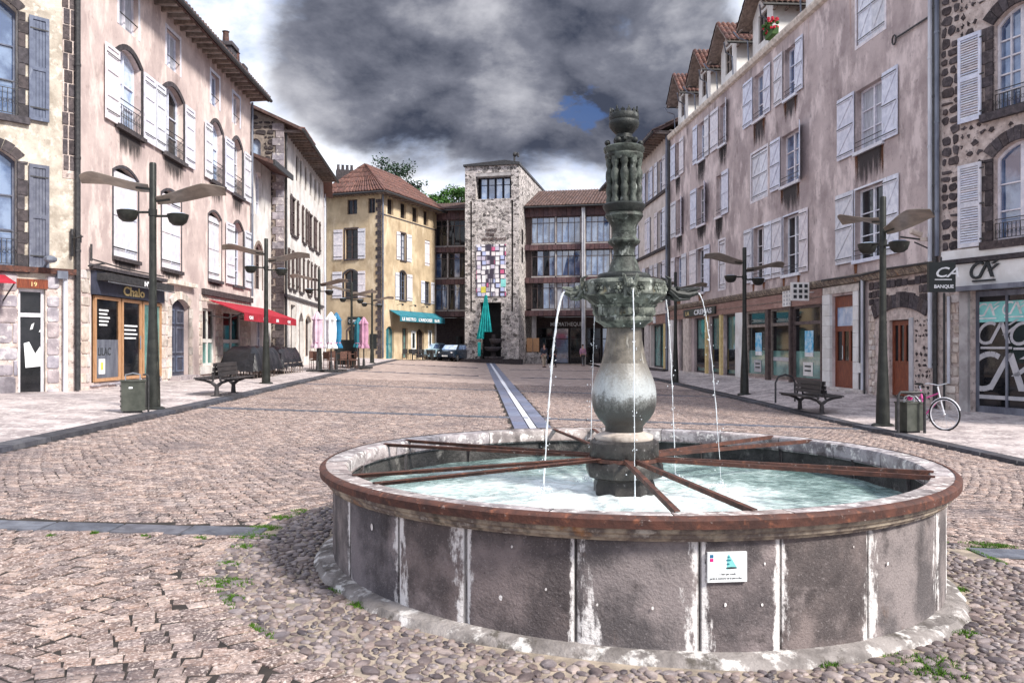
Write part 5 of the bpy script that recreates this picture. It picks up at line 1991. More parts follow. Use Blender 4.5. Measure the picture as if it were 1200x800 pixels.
def tower():
    fr = TF
    b = thing('tower', 'square rubble stone tower with a printed banner at the end of the square', 'tower', (-4.14, 72.98, 0))
    Lw, H = 4.83, 17.35
    U, Z = fr.u, fr.z
    fr.holes.append((.95, 4.15, 14.45, 16.75, 0))
    fr.holes.append((.46, .62, 4.6, 14.3, 0))
    fr.holes.append((4.16, 4.32, 4.6, 14.3, 0))
    fr.holes.append((1.35, 3.25, -.3, 5.4, 0))
    wall(fr, Lw, H, 'tower_stone', b, 13.4, rd=1.2)
    rd = 1.15
    MB().box(.3, 4.5, 1.15, 1.19, -.3, 16.9).build('recess', 'dark_hole', b, fr)
    MB().box(.96, 4.14, .02, 1.1, 16.45, 16.74).build('lintel', 'concrete', b, fr)
    n = 4
    for i in range(n):
        a = 1.25 + 2.75 * i / n
        c = 1.25 + 2.75 * (i + 1) / n - .08
        w_ = MB().ring([(a, 14.5), (c, 14.5), (c, 16.4), (a, 16.4)], [(a + .06, 14.56), (c - .06, 14.56), (c - .06, 16.34), (a + .06, 16.34)], .8, .88).box(a + .06, c - .06, .81, .87, 15.75, 15.82).build('window', 'navy', b, fr)
        MB().box(a + .05, c - .05, .835, .85, 14.55, 16.35).build('pane', 'glass_sky' if i != 1 else 'glass_blue', w_, fr)
    # flat roof slab rising to the middle
    MB().prism([(-.12, H + .0), (Lw + .1, H + .0), (Lw + .1, H + .2), (3.6, H + .42), (-.12, H + .16)], -.2, 13.6).build('roof', 'iron', b, fr)
    MB().tube([(4.4, .2, H + .3), (4.4, .2, H + 1.0), (4.7, .2, H + 1.05), (4.75, .2, H + .7)], .1).ball((4.45, .2, H + .95), .22, 8).build('siren', 'iron', b, fr)
    # lettering
    u = U(562)
    for k, (s, px, py) in enumerate((('CENTRE', 569, 271.5), ('PIERRE', 569, 276.5), ('MENDES FRANCE', 565, 282))):
        text(s, .34, 'brown_paint', b, fr, U(px), -.04, Z(px, py), sx=.82, bold=.012)
    # banner
    bx0, bx1 = U(558.5), U(593)
    zt, zb = Z(575, 286.5), Z(575, 347)
    bn = MB().box(bx0, bx1, -.08, -.05, zb, zt).build('banner', 'banner_print', b, fr)
    MB().box(U(564), U(569.5), -.1, -.085, Z(566, 343), Z(566, 336)).build('coloured_square', 'yellow_paper', bn, fr)
    MB().box(U(587), U(593), -.1, -.085, Z(590, 336), Z(590, 327)).build('coloured_square', 'aqua', bn, fr)
    # side slit windows
    fs = Frame(*(fr.M @ Vector((Lw, 0, 0))).to_2d(), .202, .979)
    for z in (9.0, 10.6):
        MB().box(1.2, 1.8, -.04, .05, z, z + 1.3).build('window', 'glass_dark', b, fs)
    # stone plinth and little wall fountain
    MB().box(-.45, 5.2, -1.0, .0, -.6, .45).build('plinth', 'volcanic', b, fr)
    wf = thing('wall_fountain', 'dark stepped stone basins of a wall fountain in the niche of the tower', 'fountain', tuple(fr.M @ Vector((2.4, -.3, .45))))
    for (r, z, x) in ((.75, 1.3, 2.5), (.6, 2.0, 2.8), (.85, .45, 2.6)):
        MB().lathe([(r * .3, z - .25), (r * .8, z - .1), (r, z + .1), (r, z + .22), (r * .85, z + .2), (r * .7, z + .1)], 14, (x, -.1)).build('basin', 'basalt', wf, fr)
    MB().lathe([(.35, .4), (.22, .9), (.25, 1.9), (.15, 2.6)], 10, (2.55, .1)).build('stem', 'basalt', wf, fr)
    # drape
    dr = []
    n = 36
    fs_ = []
    x0, x1 = U(570.5), U(570.5)
    zt, zb = Z(570, 346), Z(570, 397)
    mb = MB()
    rows = 12
    for j in range(rows + 1):
        t = j / rows
        z = zt + (zb - zt) * t
        wl, wr = .10 + .66 * t, .10 + .62 * t
        for i in range(n + 1):
            s = i / n
            x = U(570.5) + (-wl + (wl + wr) * s)
            zz = z if not (s > .45 and t > .84) else zt + (zb - zt) * .84
            mb.v.append((x, -.35 - .35 * t + (.05 + .05 * t) * math.sin(s * 34), zz))
    for j in range(rows):
        for i in range(n):
            k = j * (n + 1) + i
            mb.f.append((k, k + 1, k + n + 2, k + n + 1))
    dr = mb.build('drape', 'turquoise', None, fr, True, base=tuple(fr.M @ Vector((U(570.5), -.5, zb))))
    dr['label'] = 'tall turquoise cloth hanging in folds from the foot of the banner'
    dr['category'] = 'cloth'
    MB().box(U(563), U(566.5), -1.02, -.98, .7, 1.9).build('cloth_strip', 'turquoise', dr, fr)
    return b


tower()


def wing(side):
    fr = TF.inward(3.0)
    fr = Frame(fr.ox, fr.oy, fr.dx, fr.dy)
    if side == 'right':
        b = thing('library', 'brown banded office wing with blue glazing and tiled roof right of the stone tower', 'building', tuple(fr.M @ Vector((4.9, 0, 0))))
        ua, ub = 4.86, 19.5
    else:
        b = thing('library', 'brown banded office wing between the ochre house and the stone tower', 'building', tuple(fr.M @ Vector((-7, 0, 0))))
        ua, ub = -8.0, -.03
    floors = ((10.8, 13.15), (7.85, 10.15), (4.9, 7.3))
    bay = 2.28
    starts = []
    u = ua + .55 if side == 'right' else ub - .05 - bay * 3
    nb = 6 if side == 'right' else 3
    for i in range(nb):
        a = u + i * bay + (.35 * ((i + 0) // 2) if side == 'right' else 0)
        starts.append(a)
    for fi, (z0, z1) in enumerate(floors):
        for bi, a in enumerate(starts):
            c = a + bay - .12
            if c > ub:
                continue
            mb = MB().ring([(a, z0), (c, z0), (c, z1), (a, z1)], [(a + .06, z0 + .06), (c - .06, z0 + .06), (c - .06, z1 - .06), (a + .06, z1 - .06)], -.05, .12)
            for k in range(1, 4):
                x = a + (c - a) * k / 4
                mb.box(x - .025, x + .025, -.02, .1, z0 + .06, z1 - .06)
            mb.box(a + .06, c - .06, -.015, .09, z1 - .55, z1 - .5)
            w_ = mb.build('window', 'brown_paint', b, fr)
            for k in range(4):
                x0, x1 = a + .03 + (c - a - .06) * k / 4, a + .03 + (c - a - .06) * (k + 1) / 4
                gm = 'glass_blue' if fi == 0 or (fi == 1 and bi > 0) else R.choice(['glass_dark', 'glass_blue', 'curtain'])
                if side != 'right':
                    gm = R.choice(['glass_dark', 'glass_dark', 'glass_blue'])
                t = R.uniform(-.02, .02)
                MB().add([(x0, .04 + t, z0 + .05), (x1, .04 - t, z0 + .05), (x1, .05 - t, z1 - .05), (x0, .03 + t, z1 - .05)], [(0, 1, 2, 3)]).build('pane', gm, w_, fr)
            MB().box(c, c + .12, -.12, .12, z0, z1).build('mullion', 'concrete', b, fr)
            MB().box(a, c, -.13, .0, z0 - .12, z0 - .01).build('sill', 'concrete', b, fr)
        # small brown panels hung on the floor edge
        zlo, zhi = z0 - .62, z0 - .13
        n = int((ub - ua) / .42)
        me = MB().box(0, .395, -.30, -.2, 0, zhi - zlo).mesh('panel', 'fascia_red')
        for k in range(n):
            place(me, 'panel', b, fr.M @ Matrix.Translation((ua + k * .42, 0, zlo)))
        MB().box(ua, ub, -.2, 3.9, zlo + .02, zhi - .02).build('floor_slab', 'fascia_red', b, fr)
    n = int((ub - ua) / .42)
    me = MB().box(0, .395, -.16, -.08, 0, .85).mesh('panel', 'fascia_red')
    for k in range(n):
        place(me, 'panel', b, fr.M @ Matrix.Translation((ua + k * .42, 0, 13.2)))
    MB().box(ua, ub, -.08, .3, 13.18, 14.1).build('fascia', 'fascia_red', b, fr)
    MB().box(ua, ub, .2, 4, 4.9, 13.2).build('core', 'brown_paint', b, fr)
    # roof
    zr_ = 16.8 if side == 'right' else 15.9
    rf = MB().prismx([(-.7, 14.05), (7.2, zr_), (14, 14.2), (14, 14.0), (7.2, zr_ - .2), (-.7, 13.9)], ua, ub).build('roof', 'tile_dark', b, fr)
    tiles('roof_tiles', 'tile_dark', rf, (ua, -.75, 14.08), (ub, -.75, 14.08), (ub, 7.2, zr_ + .04), (ua, 7.2, zr_ + .04), .28, fr, n_rows=14)
    MB().tube([(ua, -.78, 13.98), (ub, -.78, 13.98)], .08, 8).build('gutter', 'iron', b, fr)
    # open ground floor
    MB().box(ua, ub, 4.0, 4.2, -.6, 4.3).build('back_wall', 'brown_paint', b, fr)
    if side == 'right':
        for (x, w_) in ((starts[1] + bay + .02, .34), (starts[3] + bay + .04, .34)):
            cl = MB().box(x, x + w_, -.5, -.14, -.4, 13.9).build('column', 'concrete', b, fr)
            for k in (.1, .24):
                MB().tube([(x + k, -.56, -.2), (x + k, -.56, 13.8)], .045, 6).build('drainpipe', 'pipe_white', cl, fr)
        for x in (ua + .5,):
            MB().box(x, x + .4, .4, .8, -.4, 4.3).build('column', 'concrete', b, fr)
        # glazed entrance, darker inside
        for k in range(9):
            a = ua + .6 + k * 1.5
            d_ = MB().ring([(a, -.1), (a + 1.4, -.1), (a + 1.4, 3.3), (a, 3.3)], [(a + .07, .0), (a + 1.33, .0), (a + 1.33, 3.2), (a + .07, 3.2)], 3.3, 3.4).box(a + .07, a + 1.33, 3.31, 3.39, 2.2, 2.28).build('glazed_door', 'iron', b, fr)
            MB().box(a + .05, a + 1.35, 3.34, 3.36, 0, 3.22).build('pane', ('glass_dark', 'glass_blue', 'glass_dark')[k % 3], d_, fr)
        text('MEDIATHEQUE', .5, 'letter_white', b, fr, starts[0] + 1.2, 3.2, 3.45, sx=.9, bold=.01)
        lw = MB().box(ua + .0, ua + 1.9, .3, .5, -.4, 1.0).build('low_wall', 'tower_stone', b, fr)
        for k in range(3):
            MB().box(ua + .05 + k * .6, ua + .6 + k * .6, .25, .32, 1.05, 2.3).build('display_case', 'glass_dark' if k == 2 else 'oak', b, fr)
    else:
        for x in (-7.0, -4.4, -.9):
            MB().box(x, x + .5, .1, .6, -.4, 4.3).build('column', 'concrete', b, fr)
        MB().tube([(-2.4, 3.7, 0), (-2.4, 3.7, 2.5)], .3, 8).build('bin_column', 'iron', b, fr)
    # paving under the arcade
    return b


wing('left')
wing('right')


# ================================================================ RIGHT: pale house with string courses
def banded_house():
    fr = Frame(8.1, 66, .062, -1)
    L, H = 17.75, 14.2
    b = thing('house', 'pale three-storey house with string courses beyond the dormer house on the right', 'house', (8.1, 66, 0))
    U = fr.u
    rows = ((10.9, 12.95), (7.55, 9.85), (4.5, 6.7))
    ops = ((725, 729), (741, 746), (757, 762.5), (771.3, 777.3))
    for ri, (z0, z1) in enumerate(rows):
        for oi, (a, c) in enumerate(ops):
            u0, u1 = U(a), U(c)
            window(b, fr, u0, u1, z0, z1, 0, .18, nx=2, nz=3, glass=R.choice(['glass_dark', 'glass_dark', 'glass_sky']), sill=None)
            w_ = (u1 - u0) * .52
            if ri == 1 and oi == 2:
                shutter(b, fr, u0, (u0 + u1) / 2 - .01, z0, z1, 'panel')
                shutter(b, fr, (u0 + u1) / 2 + .01, u1, z0, z1, 'panel')
            else:
                shutter(b, fr, u0 - w_ - .03, u0 - .03, z0, z1, 'panel')
                shutter(b, fr, u1 + .03, u1 + w_ + .03, z0, z1, 'panel')
    for z in (10.72, 7.35, 4.3):
        MB().box(0, L, -.13, .02, z, z + .17).build('string_course', 'basalt', b, fr)
    # shop
    MB().box(0, L, -.2, .02, 3.5, 3.68).build('string_course', 'pale_stone', b, fr)
    sf = MB().box(1, L - .02, -.1, .02, 2.95, 3.48).build('shop_fascia', 'shop_brown', b, fr)
    MB().box(U(768), U(770.5), -.15, -.105, 3.0, 3.42).build('notice', 'letter_white', sf, fr)
    window(b, fr, U(762.6), U(777.5), .25, 2.93, 0, .3, nx=2, nz=1, fw=.1, glass='glass_green', frame='iron')
    MB().box(U(778.2), U(780.2), -.05, .1, .05, 2.94).build('mullion', 'letter_gold', b, fr)
    MB().box(U(756.4), U(761.5), -.08, .02, .05, 2.94).build('pier', 'pale_stone', b, fr)
    window(b, fr, U(744), U(755), .2, 2.9, 0, .3, nx=1, nz=1, glass='glass_dark', frame='iron')
    MB().box(U(756), U(784), -.35, .02, -.1, .22).build('plinth', 'basalt', b, fr)
    window(b, fr, U(770.5), U(777), 3.75, 4.25, 0, .1, nx=1, nz=1, hole=False, frame='oak') if False else None
    wall(fr, L, H, 'palewall', b, 9)
    plain_roof(b, fr, L, H, 9, over=1.0, rise=2.6, rafters=(.6, 'timber'), gutter='iron')
    pipe_on(b, fr, L - .22, .2, 14.0, -.12, .08, 'zinc')
    return b


banded_house()


# ================================================================ RIGHT: mauve house with dormers
def dormer_house():
    fr = Frame(9.21, 48.2, .0876, -1)
    L = fr.u(1098.2)
    H = 13.7
    b = thing('house', 'long mauve rendered house with dormers, white shutters and brown shopfronts on the right', 'house', (9.21, 48.2, 0))
    U = fr.u
    # (opening, z0, z1, left shutter, right shutter, kind); e = shutter standing straight out
    A0, A1, B0, B1, C0, C1 = 11.12, 13.05, 7.8, 9.78, 4.33, 6.6
    rows = [
        (1004, 1036.8, A0 + .1, 13.3, 'closed', None), (919.8, 933, A0, A1, (908.5, 918), (933.8, 942)), (883.8, 896, A0, A1, (872, 882.8), (896.6, 903.8)),
        (843.3, 851, A0, A1, (833.5, 842.6), 'e'), (818.5, 826, A0, A1, (813, 818), (826.5, 831.5)), (792.3, 796.3, A0, A1, (786.8, 792), (797, 802)),
        (1003, 1034.8, B0, B1, (982.8, 1002.4), (1035.6, 1053.8)), (915.8, 936.6, B0, B1, (904, 915.3), 'e'), (880.5, 899, B0, B1, 'closed', None),
        (839.3, 846, B0, B1, None, (846.8, 854.5)), (817.5, 826.6, B0, B1, (810, 817), 'e'), (793.5, 799, B0, B1, (787, 792.8), 'e'),
        (1002, 1035.7, C0, C1, (981, 1001.2), (1037, 1054.7)), (918, 937, C0, C1, (906, 917.3), (937.8, 948)), (882.7, 896, C0, C1, (873, 882.2), (897, 905)),
        (817, 825.3, C0, C1, (809, 816.6), (826, 832.6)), (842.5, 849.5, C0, C1, 'closed', None), (792, 799, C0, C1, (787.2, 791.6), (799.6, 805)),
    ]
    for i, (a, c, z0, z1, ls, rs_) in enumerate(rows):
        u0, u1 = U(a), U(c)
        if ls == 'closed':
            fr.holes.append((u0, u1, z0, z1, 0))
            m = (u0 + u1) / 2
            shutter(b, fr, u0 + .01, m - .003, z0 + .03, z1 - .02, 'brace', y=.04)
            shutter(b, fr, m + .003, u1 - .01, z0 + .03, z1 - .02, 'brace', y=.04)
            MB().ring(*[[(u0 - .1, z0 - .1), (u1 + .1, z0 - .1), (u1 + .1, z1 + .1), (u0 - .1, z1 + .1)], [(u0, z0), (u1, z0), (u1, z1), (u0, z1)]], -.012, .02).build('surround', 'white_paint', b, fr)
            MB().box(u0, u1, .2, .22, z0, z1).build('backing', 'dark_hole', b, fr)
        else:
            gm = R.choice(['glass_dark', 'glass_dark', 'glass_blue', 'curtain'])
            window(b, fr, u0, u1, z0, z1, 0, .24, nx=2, nz=3, fw=.07, glass=gm, sur=('white_paint', .06, .01) if i in (12, 13, 14, 15) else None, sill='white_paint', rail=None)
            MB().tube([(u0, -.03, z0 + .32), (u1, -.03, z0 + .32)], .014, 5).tube([(u0, -.03, z0 + .16), (u1, -.03, z0 + .16)], .012, 5).build('guard_bar', 'iron', b, fr)
            if z0 > 7:
                stain(b, fr, u0 - .25, u1 + .25, z0 - .1, R.uniform(.9, 1.45), 'soot')
            if a > 870:
                for us_ in (u0 + .02, u1 - .1):
                    stain(b, fr, us_ - .12, us_ + .16, z0 - .1, R.uniform(.7, 1.1), 'rust_run')
            else:
                stain(b, fr, u0 + .1, u1 - .1, z0 - .1, .7, 'rust_run' if z0 < 7 else 'soot')
            kd = 'brace' if a > 870 else 'plank'
            if isinstance(ls, tuple):
                shutter(b, fr, U(ls[0]), U(ls[1]), z0 - .02, z1 + .04, kd)
            if isinstance(rs_, tuple):
                shutter(b, fr, U(rs_[0]), U(rs_[1]), z0 - .02, z1 + .04, kd)
            if rs_ == 'e':
                shutter(b, fr, 0, (u1 - u0) * .5, z0 - .02, z1 + .04, edge=u1 + .03)
            if ls == 'e':
                shutter(b, fr, 0, (u1 - u0) * .5, z0 - .02, z1 + .04, edge=u0 - .03, sgn=-1)
    # moulding above the shops
    uE = U(1016)
    MB().prismx([(0, 3.62), (-.12, 3.64), (-.22, 3.78), (-.24, 3.86), (0, 3.92)], .02, L - .02).build('cornice', 'cornice_stone', b, fr)
    MB().tube([(uE - 2.5, -.28, 3.84), (uE, -.26, 3.8), (L - 2, -.27, 3.86), (L, -.26, 3.83)], .035, 5).build('cable', 'iron', b, fr)
    # brown fascia
    fas = MB().box(.3, U(966), -.1, .02, 3.08, 3.6).build('shop_fascia', 'shop_brown', b, fr)
    MB().box(.3, U(966), -.12, -.101, 3.3, 3.33).build('moulding', 'timber', fas, fr)
    sg = MB().box(U(805), U(842), -.2, -.11, 3.14, 3.52).build('shop_sign', 'sign_black', fas, fr)
    text('CREMAS', .34, 'letter_white', sg, fr, U(818), -.22, 3.2, sx=2.2, bold=.01)
    text('LA', .3, 'letter_gold', sg, fr, U(808), -.22, 3.2, sx=1.8, bold=.005)
    bays = ((876, 900), (904, 928), (930.5, 963.5))
    for k, (a, c) in enumerate(bays):
        u0, u1 = U(a), U(c)
        fr.holes.append((u0, u1, .3, 3.06, 0))
        w_ = MB().ring([(u0, .3), (u1, .3), (u1, 3.06), (u0, 3.06)], [(u0 + .1, .42), (u1 - .1, .42), (u1 - .1, 2.98), (u0 + .1, 2.98)], -.03, .12).box(u0 + .1, u1 - .1, -.02, .1, 2.38, 2.5).build('shop_window', 'timber' if k != 2 else 'brown_paint', b, fr)
        MB().box(u0 + .09, u1 - .09, .04, .06, .4, 1.4).build('pane', 'glass_green', w_, fr)
        MB().box(u0 + .09, u1 - .09, .042, .062, 1.4, 3.0).build('pane', 'glass_dark', w_, fr)
        if k != 1:
            p_ = MB().box(u0 + (u1 - u0) * .38, u0 + (u1 - u0) * .68, .02, .03, 1.35, 2.15).build('poster', 'poster_blue', w_, fr)
            MB().box(u0 + (u1 - u0) * .38, u0 + (u1 - u0) * .68, .0195, .031, 1.2, 1.36).build('poster_foot', 'letter_white', p_, fr)
        if k != 1:
            MB().box(u0 + (u1 - u0) * .32, u0 + (u1 - u0) * .66, .02, .03, .5, 1.0).build('notice', 'bank_white' if k == 2 else 'frosted', w_, fr)
            for q in range(2):
                MB().box(u0 + (u1 - u0) * .38, u0 + (u1 - u0) * .6, .014, .019, .66 + q * .16, .72 + q * .16).build('print', 'letter_dark', w_, fr)
        else:
            MB().box(u0 + .15, u1 - .15, .02, .03, 1.0, 1.15).build('notice', 'frosted', w_, fr)
        text('•••', .2, 'letter_dark', w_, fr, u0 + .25, -.0, 2.6, sx=1.)
    for (a, c, m) in ((928.2, 930.3, 'brown_paint'), (900.2, 903.8, 'brown_paint'), (853 + 12, 875.6, 'bank_white'), (785.5, 790.5, 'bank_white'), (803, 810, 'pale_stone')):
        MB().box(U(a), U(c), -.14, .02, -.1, 3.07).build('pier', m, b, fr)
    for (a, c, g_) in ((848.5, 864.5, 'glass_green'), (831.5, 844.5, 'glass_green'), (813.5, 827.5, 'glass_green'), (796, 802.5, 'glass_green')):
        window(b, fr, U(a), U(c), .22, 3.05, 0, .2, nx=1, nz=1, fw=.1, glass=g_, frame='iron')
        w2 = MB().box(U(a) + .2, U(c) - .15, .08, .1, .5, 1.45).build('blind', 'glass_dark', b, fr)
    for px in (829.5, 846.5):
        MB().box(U(px) - .12, U(px) + .12, -.12, .05, .2, 3.06).build('mullion', 'letter_gold', b, fr)
    MB().box(.3, U(1016), -.16, .03, -.4, .21).build('plinth', 'pale_stone', b, fr)
    # projecting signs
    s1 = MB().box(U(921.5), U(930.5), -.16, -.12, 3.1, 3.78).build('air_vent', 'bank_white', b, fr)
    for i in range(3):
        for j in range(4):
            MB().box(U(921.5) + .12 + i * .25, U(921.5) + .24 + i * .25, -.17, -.161, 3.16 + j * .15, 3.24 + j * .15).build('print', 'frosted', s1, fr)
    uu = U(957)
    s2 = MB().box(uu - .06, uu + .06, -.95, -.3, 3.2, 3.85).tube([(uu, -.3, 3.5), (uu, 0, 3.5)], .02).build('blade_sign', 'bank_white', b, fr)
    for i in range(3):
        for j in range(3):
            MB().box(uu - .068, uu + .068, -.88 + i * .2, -.76 + i * .2, 3.28 + j * .19, 3.40 + j * .19).build('print', 'letter_dark', s2, fr)
    # first door, white stone jambs
    d0, d1 = U(975.5), U(1002.5)
    fr.holes.append((d0, d1, -.1, 3.28, 0))
    dr = MB().ring([(d0, .16), (d1, .16), (d1, 3.26), (d0, 3.26)], [(d0 + .09, .3), (d1 - .09, .3), (d1 - .09, 2.9), (d0 + .09, 2.9)], .1, .18).box(d0 + .09, d1 - .09, .105, .175, 2.14, 2.26).box(d0 + .09, d1 - .09, .11, .17, .3, 1.05).build('door', 'red_wood', b, fr)
    wd = (d1 - d0 - .18) / 3
    for k in range(3):
        a = d0 + .09 + wd * k
        MB().ring([(a, 1.05), (a + wd, 1.05), (a + wd, 2.14), (a, 2.14)], [(a + .06, 1.1), (a + wd - .06, 1.1), (a + wd - .06, 2.08), (a + .06, 2.08)], .095, .16).build('door_leaf', 'red_wood', dr, fr)
        MB().box(a + .05, a + wd - .05, .13, .14, 1.09, 2.09).build('pane', 'glass_dark', dr, fr)
    MB().box(d0 + .09, d1 - .09, .14, .15, 2.26, 2.9).build('pane', 'glass_sky', dr, fr)
    MB().tube([(d0 + wd + .15, .05, 1.15), (d0 + wd + .15, .05, 1.6)], .015).build('handle', 'chrome', dr, fr)
    for (a, c) in ((U(966.5), d0), (d1, U(1009))):
        z = -.1
        while z < 3.3:
            h = R.uniform(.3, .5)
            MB().box(a + .01, c - .006, -.1, .02, z + .005, min(z + h, 3.35)).build('jamb_stone', 'bank_white', b, fr)
            z += h + .005
    MB().box(U(966.5), U(1009), -.08, .02, 3.36, 3.6).build('lintel', 'pale_stone', b, fr)
    MB().box(d0 - .1, d1 + .1, -.4, .2, -.15, .155).build('doorstep', 'pale_stone', b, fr)
    for (u, r, m) in ((U(1011.5), .035, 'iron'), (U(1014), .05, 'pipe_white'), (U(1016.5), .03, 'iron')):
        pipe_on(b, fr, u, -.1, 3.7, -.1, r, m, hooks=False)
    MB().box(U(1010.5), U(1014.5), -.2, -.06, .75, 1.05).build('meter_box', 'bank_white', b, fr)
    # ---- stone arch and second door
    e0, e1 = U(1042), U(1065.5)
    fr.holes.append((e0, e1, -.1, 2.36, 0))
    dr = MB().ring([(e0, .14), (e1, .14), (e1, 2.34), (e0, 2.34)], [(e0 + .08, .22), (e1 - .08, .22), (e1 - .08, 2.26), (e0 + .08, 2.26)], .1, .18).box(e0 + .08, e1 - .08, .11, .17, .22, 1.1).build('door', 'red_wood', b, fr)
    wd = (e1 - e0 - .16) / 3
    for k in range(3):
        a = e0 + .08 + wd * k
        MB().ring([(a, 1.1), (a + wd, 1.1), (a + wd, 2.26), (a, 2.26)], [(a + .05, 1.15), (a + wd - .05, 1.15), (a + wd - .05, 2.2), (a + .05, 2.2)], .095, .16).build('door_leaf', 'red_wood', dr, fr)
        MB().box(a + .04, a + wd - .04, .13, .14, 1.14, 2.21).build('pane', 'glass_dark', dr, fr)
    MB().prism(outline(U(1024), U(1083), -.2, 2.32, .22), -.01, .012).build('arch_infill', 'mortar_pale', b, fr) if False else None
    MB().box(U(1018.5), L, -.02, .02, -.4, 3.62).build('rubble_backing', 'mortar_pale', b, fr) if False else None
    av0, av1 = U(1026), U(1086)
    n = 13
    rise, zs, wv = .30, 2.42, .42
    voussoirs(fr, b, av0, av1, zs, rise, wv, n, 'volcanic', y=-.05)
    sk = [(av0 - .12, av1 + .12, -1, 3.02), (e0 - .1, e1 + .1, -1, 2.9)]
    stones_on(fr, b, U(1019), L - .12, 2.85, 3.62, 'volcanic', 'stone', cw=(.22, .42), ch=(.2, .27), gap=.035, y=-.035, skip=[(av0 + .35, av1 - .35, -1, 3.14)])
    stones_on(fr, b, U(1019), av0 + .0, -.2, 2.85, 'pale_stone', 'stone', cw=(.18, .3), ch=(.16, .26), gap=.03, y=-.03)
    stones_on(fr, b, e1 + .28, L - .28, .1, 2.35, 'volcanic', 'stone', cw=(.14, .26), ch=(.12, .2), gap=.075, y=-.012, chance=.8, round_=1, jit=.04)
    stones_on(fr, b, U(1030), e0 - .1, .1, 2.35, 'volcanic', 'stone', cw=(.14, .26), ch=(.14, .24), gap=.06, y=-.012, chance=.8, round_=1, jit=.04)
    MB().box(e1 + .02, e1 + .22, -.03, .02, -.1, 2.4).build('jamb_stone', 'frosted', b, fr)
    # walls: rubble stretch at street level, render above
    f2 = Frame(fr.ox, fr.oy, fr.dx, fr.dy)
    us = U(1017.5)
    f2.holes = [h for h in fr.holes if h[0] > us and h[3] < 3.6]
    wall(f2, L, 3.66, 'mortar_pale', b, 2, u_start=us, name='stone_wall')
    wall(fr, L, H, 'mauve', b, 9, step=(us, 3.66))
    # eaves line and dormers
    MB().prismx([(0, H - .16), (-.14, H - .12), (-.2, H + .02), (-.2, H + .1), (0, H + .12)], 0, U(975)).build('gutter', 'pale_stone', b, fr)
    MB().prismx([(0, H - .02), (4.5, H + 3.6), (9, H), (9, H - .15), (4.5, H + 3.45)], 0, L).build('roof', 'tile_dark', b, fr)
    for k, (px, sw) in enumerate(((798, .95), (823, .95), (851, 1.05), (890.5, 1.1), (958, 1.2))):
        c = U(px)
        z0, ze, zr = H + .12, H + 2.0, H + 2.95
        w_ = sw
        dm = MB()
        # body with a window hole in the street gable
        ff = Frame(fr.ox, fr.oy, fr.dx, fr.dy)
        ff.holes.append((c - w_ * .42, c + w_ * .42, z0 + .55, ze - .15, 0))
        fm = Frame(*(fr.M @ Vector((0, .12, 0))).to_2d(), fr.dx, fr.dy)
        fm.holes = ff.holes
        tp = lambda u: zr - .12 - abs(u - c) / (w_ + .02) * (zr - .12 - ze)
        dw = wall(fm, c + w_, ze, 'bank_white', b, 4., topf=lambda u: tp(u), zb=z0 - .05, name='dormer', u_start=c - w_, rd=.2)
        wn = window(b, fm, c - w_ * .42, c + w_ * .42, z0 + .55, ze - .15, 0, .12, nx=2, nz=2, glass='glass_dark', frame='timber', hole=False)
        o = .38
        sl = (zr - ze) / w_
        for s_ in (-1, 1):
            e = c + s_ * (w_ + o)
            zeo = zr - (w_ + o) * sl
            MB().add([(c, -.45, zr), (e, -.45, zeo), (e, 4.3, zeo), (c, 4.3, zr), (c, -.45, zr - .1), (e, -.45, zeo - .1), (e, 4.3, zeo - .1), (c, 4.3, zr - .1)],
                     [(0, 1, 2, 3), (4, 7, 6, 5), (0, 4, 5, 1), (1, 5, 6, 2), (2, 6, 7, 3)]).build('roof_slope', 'timber', dw, fr)
            t_ = tiles('roof_tiles', 'tile', dw, (e, -.5, zeo + .02), (e, 4.3, zeo + .02), (c, 4.3, zr + .02), (c, -.5, zr + .02), .22, fr, n_rows=4)
            MB().tube([(e + s_ * .03, -.45, zeo - .08), (e + s_ * .03, 4.0, zeo - .02)], .06, 6).build('gutter', 'iron', dw, fr)
            MB().tube([(e, -.6, zeo - .1), (e - s_ * .25, -.45, zeo - .45), (c + s_ * (w_ + .03), -.1, zeo - .6), (c + s_ * (w_ + .03), -.05, z0)], .035, 6).build('downpipe', 'zinc', dw, fr)
            for q in range(4):
                y_ = -.4 + q * .5
                MB().box(min(c + s_ * w_, e), max(c + s_ * w_, e), y_, y_ + .07, zeo - .17, zeo - .1).build('rafter', 'timber', dw, fr)
    # flower boxes at the tall dormer
    fb_ = MB().box(U(905), U(914), -.3, -.05, H + .2, H + .45).build('flower_box', 'leaf_green', b, fr)
    fl = MB()
    gl = MB()
    for k in range(50):
        p = (R.uniform(U(904), U(915)), R.uniform(-.4, .0), H + R.uniform(.35, .95))
        (gl if k % 3 else fl).ball(p, R.uniform(.05, .1), 5)
    gl.build('leaves', 'leaf_green', fb_, fr)
    fl.build('flowers', 'flower_red', fb_, fr)
    # pipes between the two houses, wall bracket
    pipe_on(b, fr, L - .12, 1.0, 13.6, -.12, .065, 'pipe_white')
    pipe_on(b, fr, L + .06, -.1, 13.6, -.1, .06, 'iron')
    pipe_on(b, fr, .1, .1, 13.5, -.1, .06, 'iron')
    zz = fr.z(1060, 42)
    MB().tube([(U(1092), -.05, fr.z(1092, 19)), (U(1052), -.06, fr.z(1052, 45))], .03, 6).tube([(U(1050) + .1 * math.cos(t), -.06, fr.z(1050, 47) + .14 * math.sin(t)) for t in [k * .7 for k in range(10)]], .025, 5).build('iron_stay', 'iron', b, fr)
    br = MB().tube([(U(1092), -.05, fr.z(1092, 282)), (U(1092), -.9, fr.z(1092, 278))], .025).tube([(U(1092), -.05, fr.z(1092, 292)), (U(1092), -.5, fr.z(1092, 284))], .02).build('sign_bracket', 'iron', b, fr)
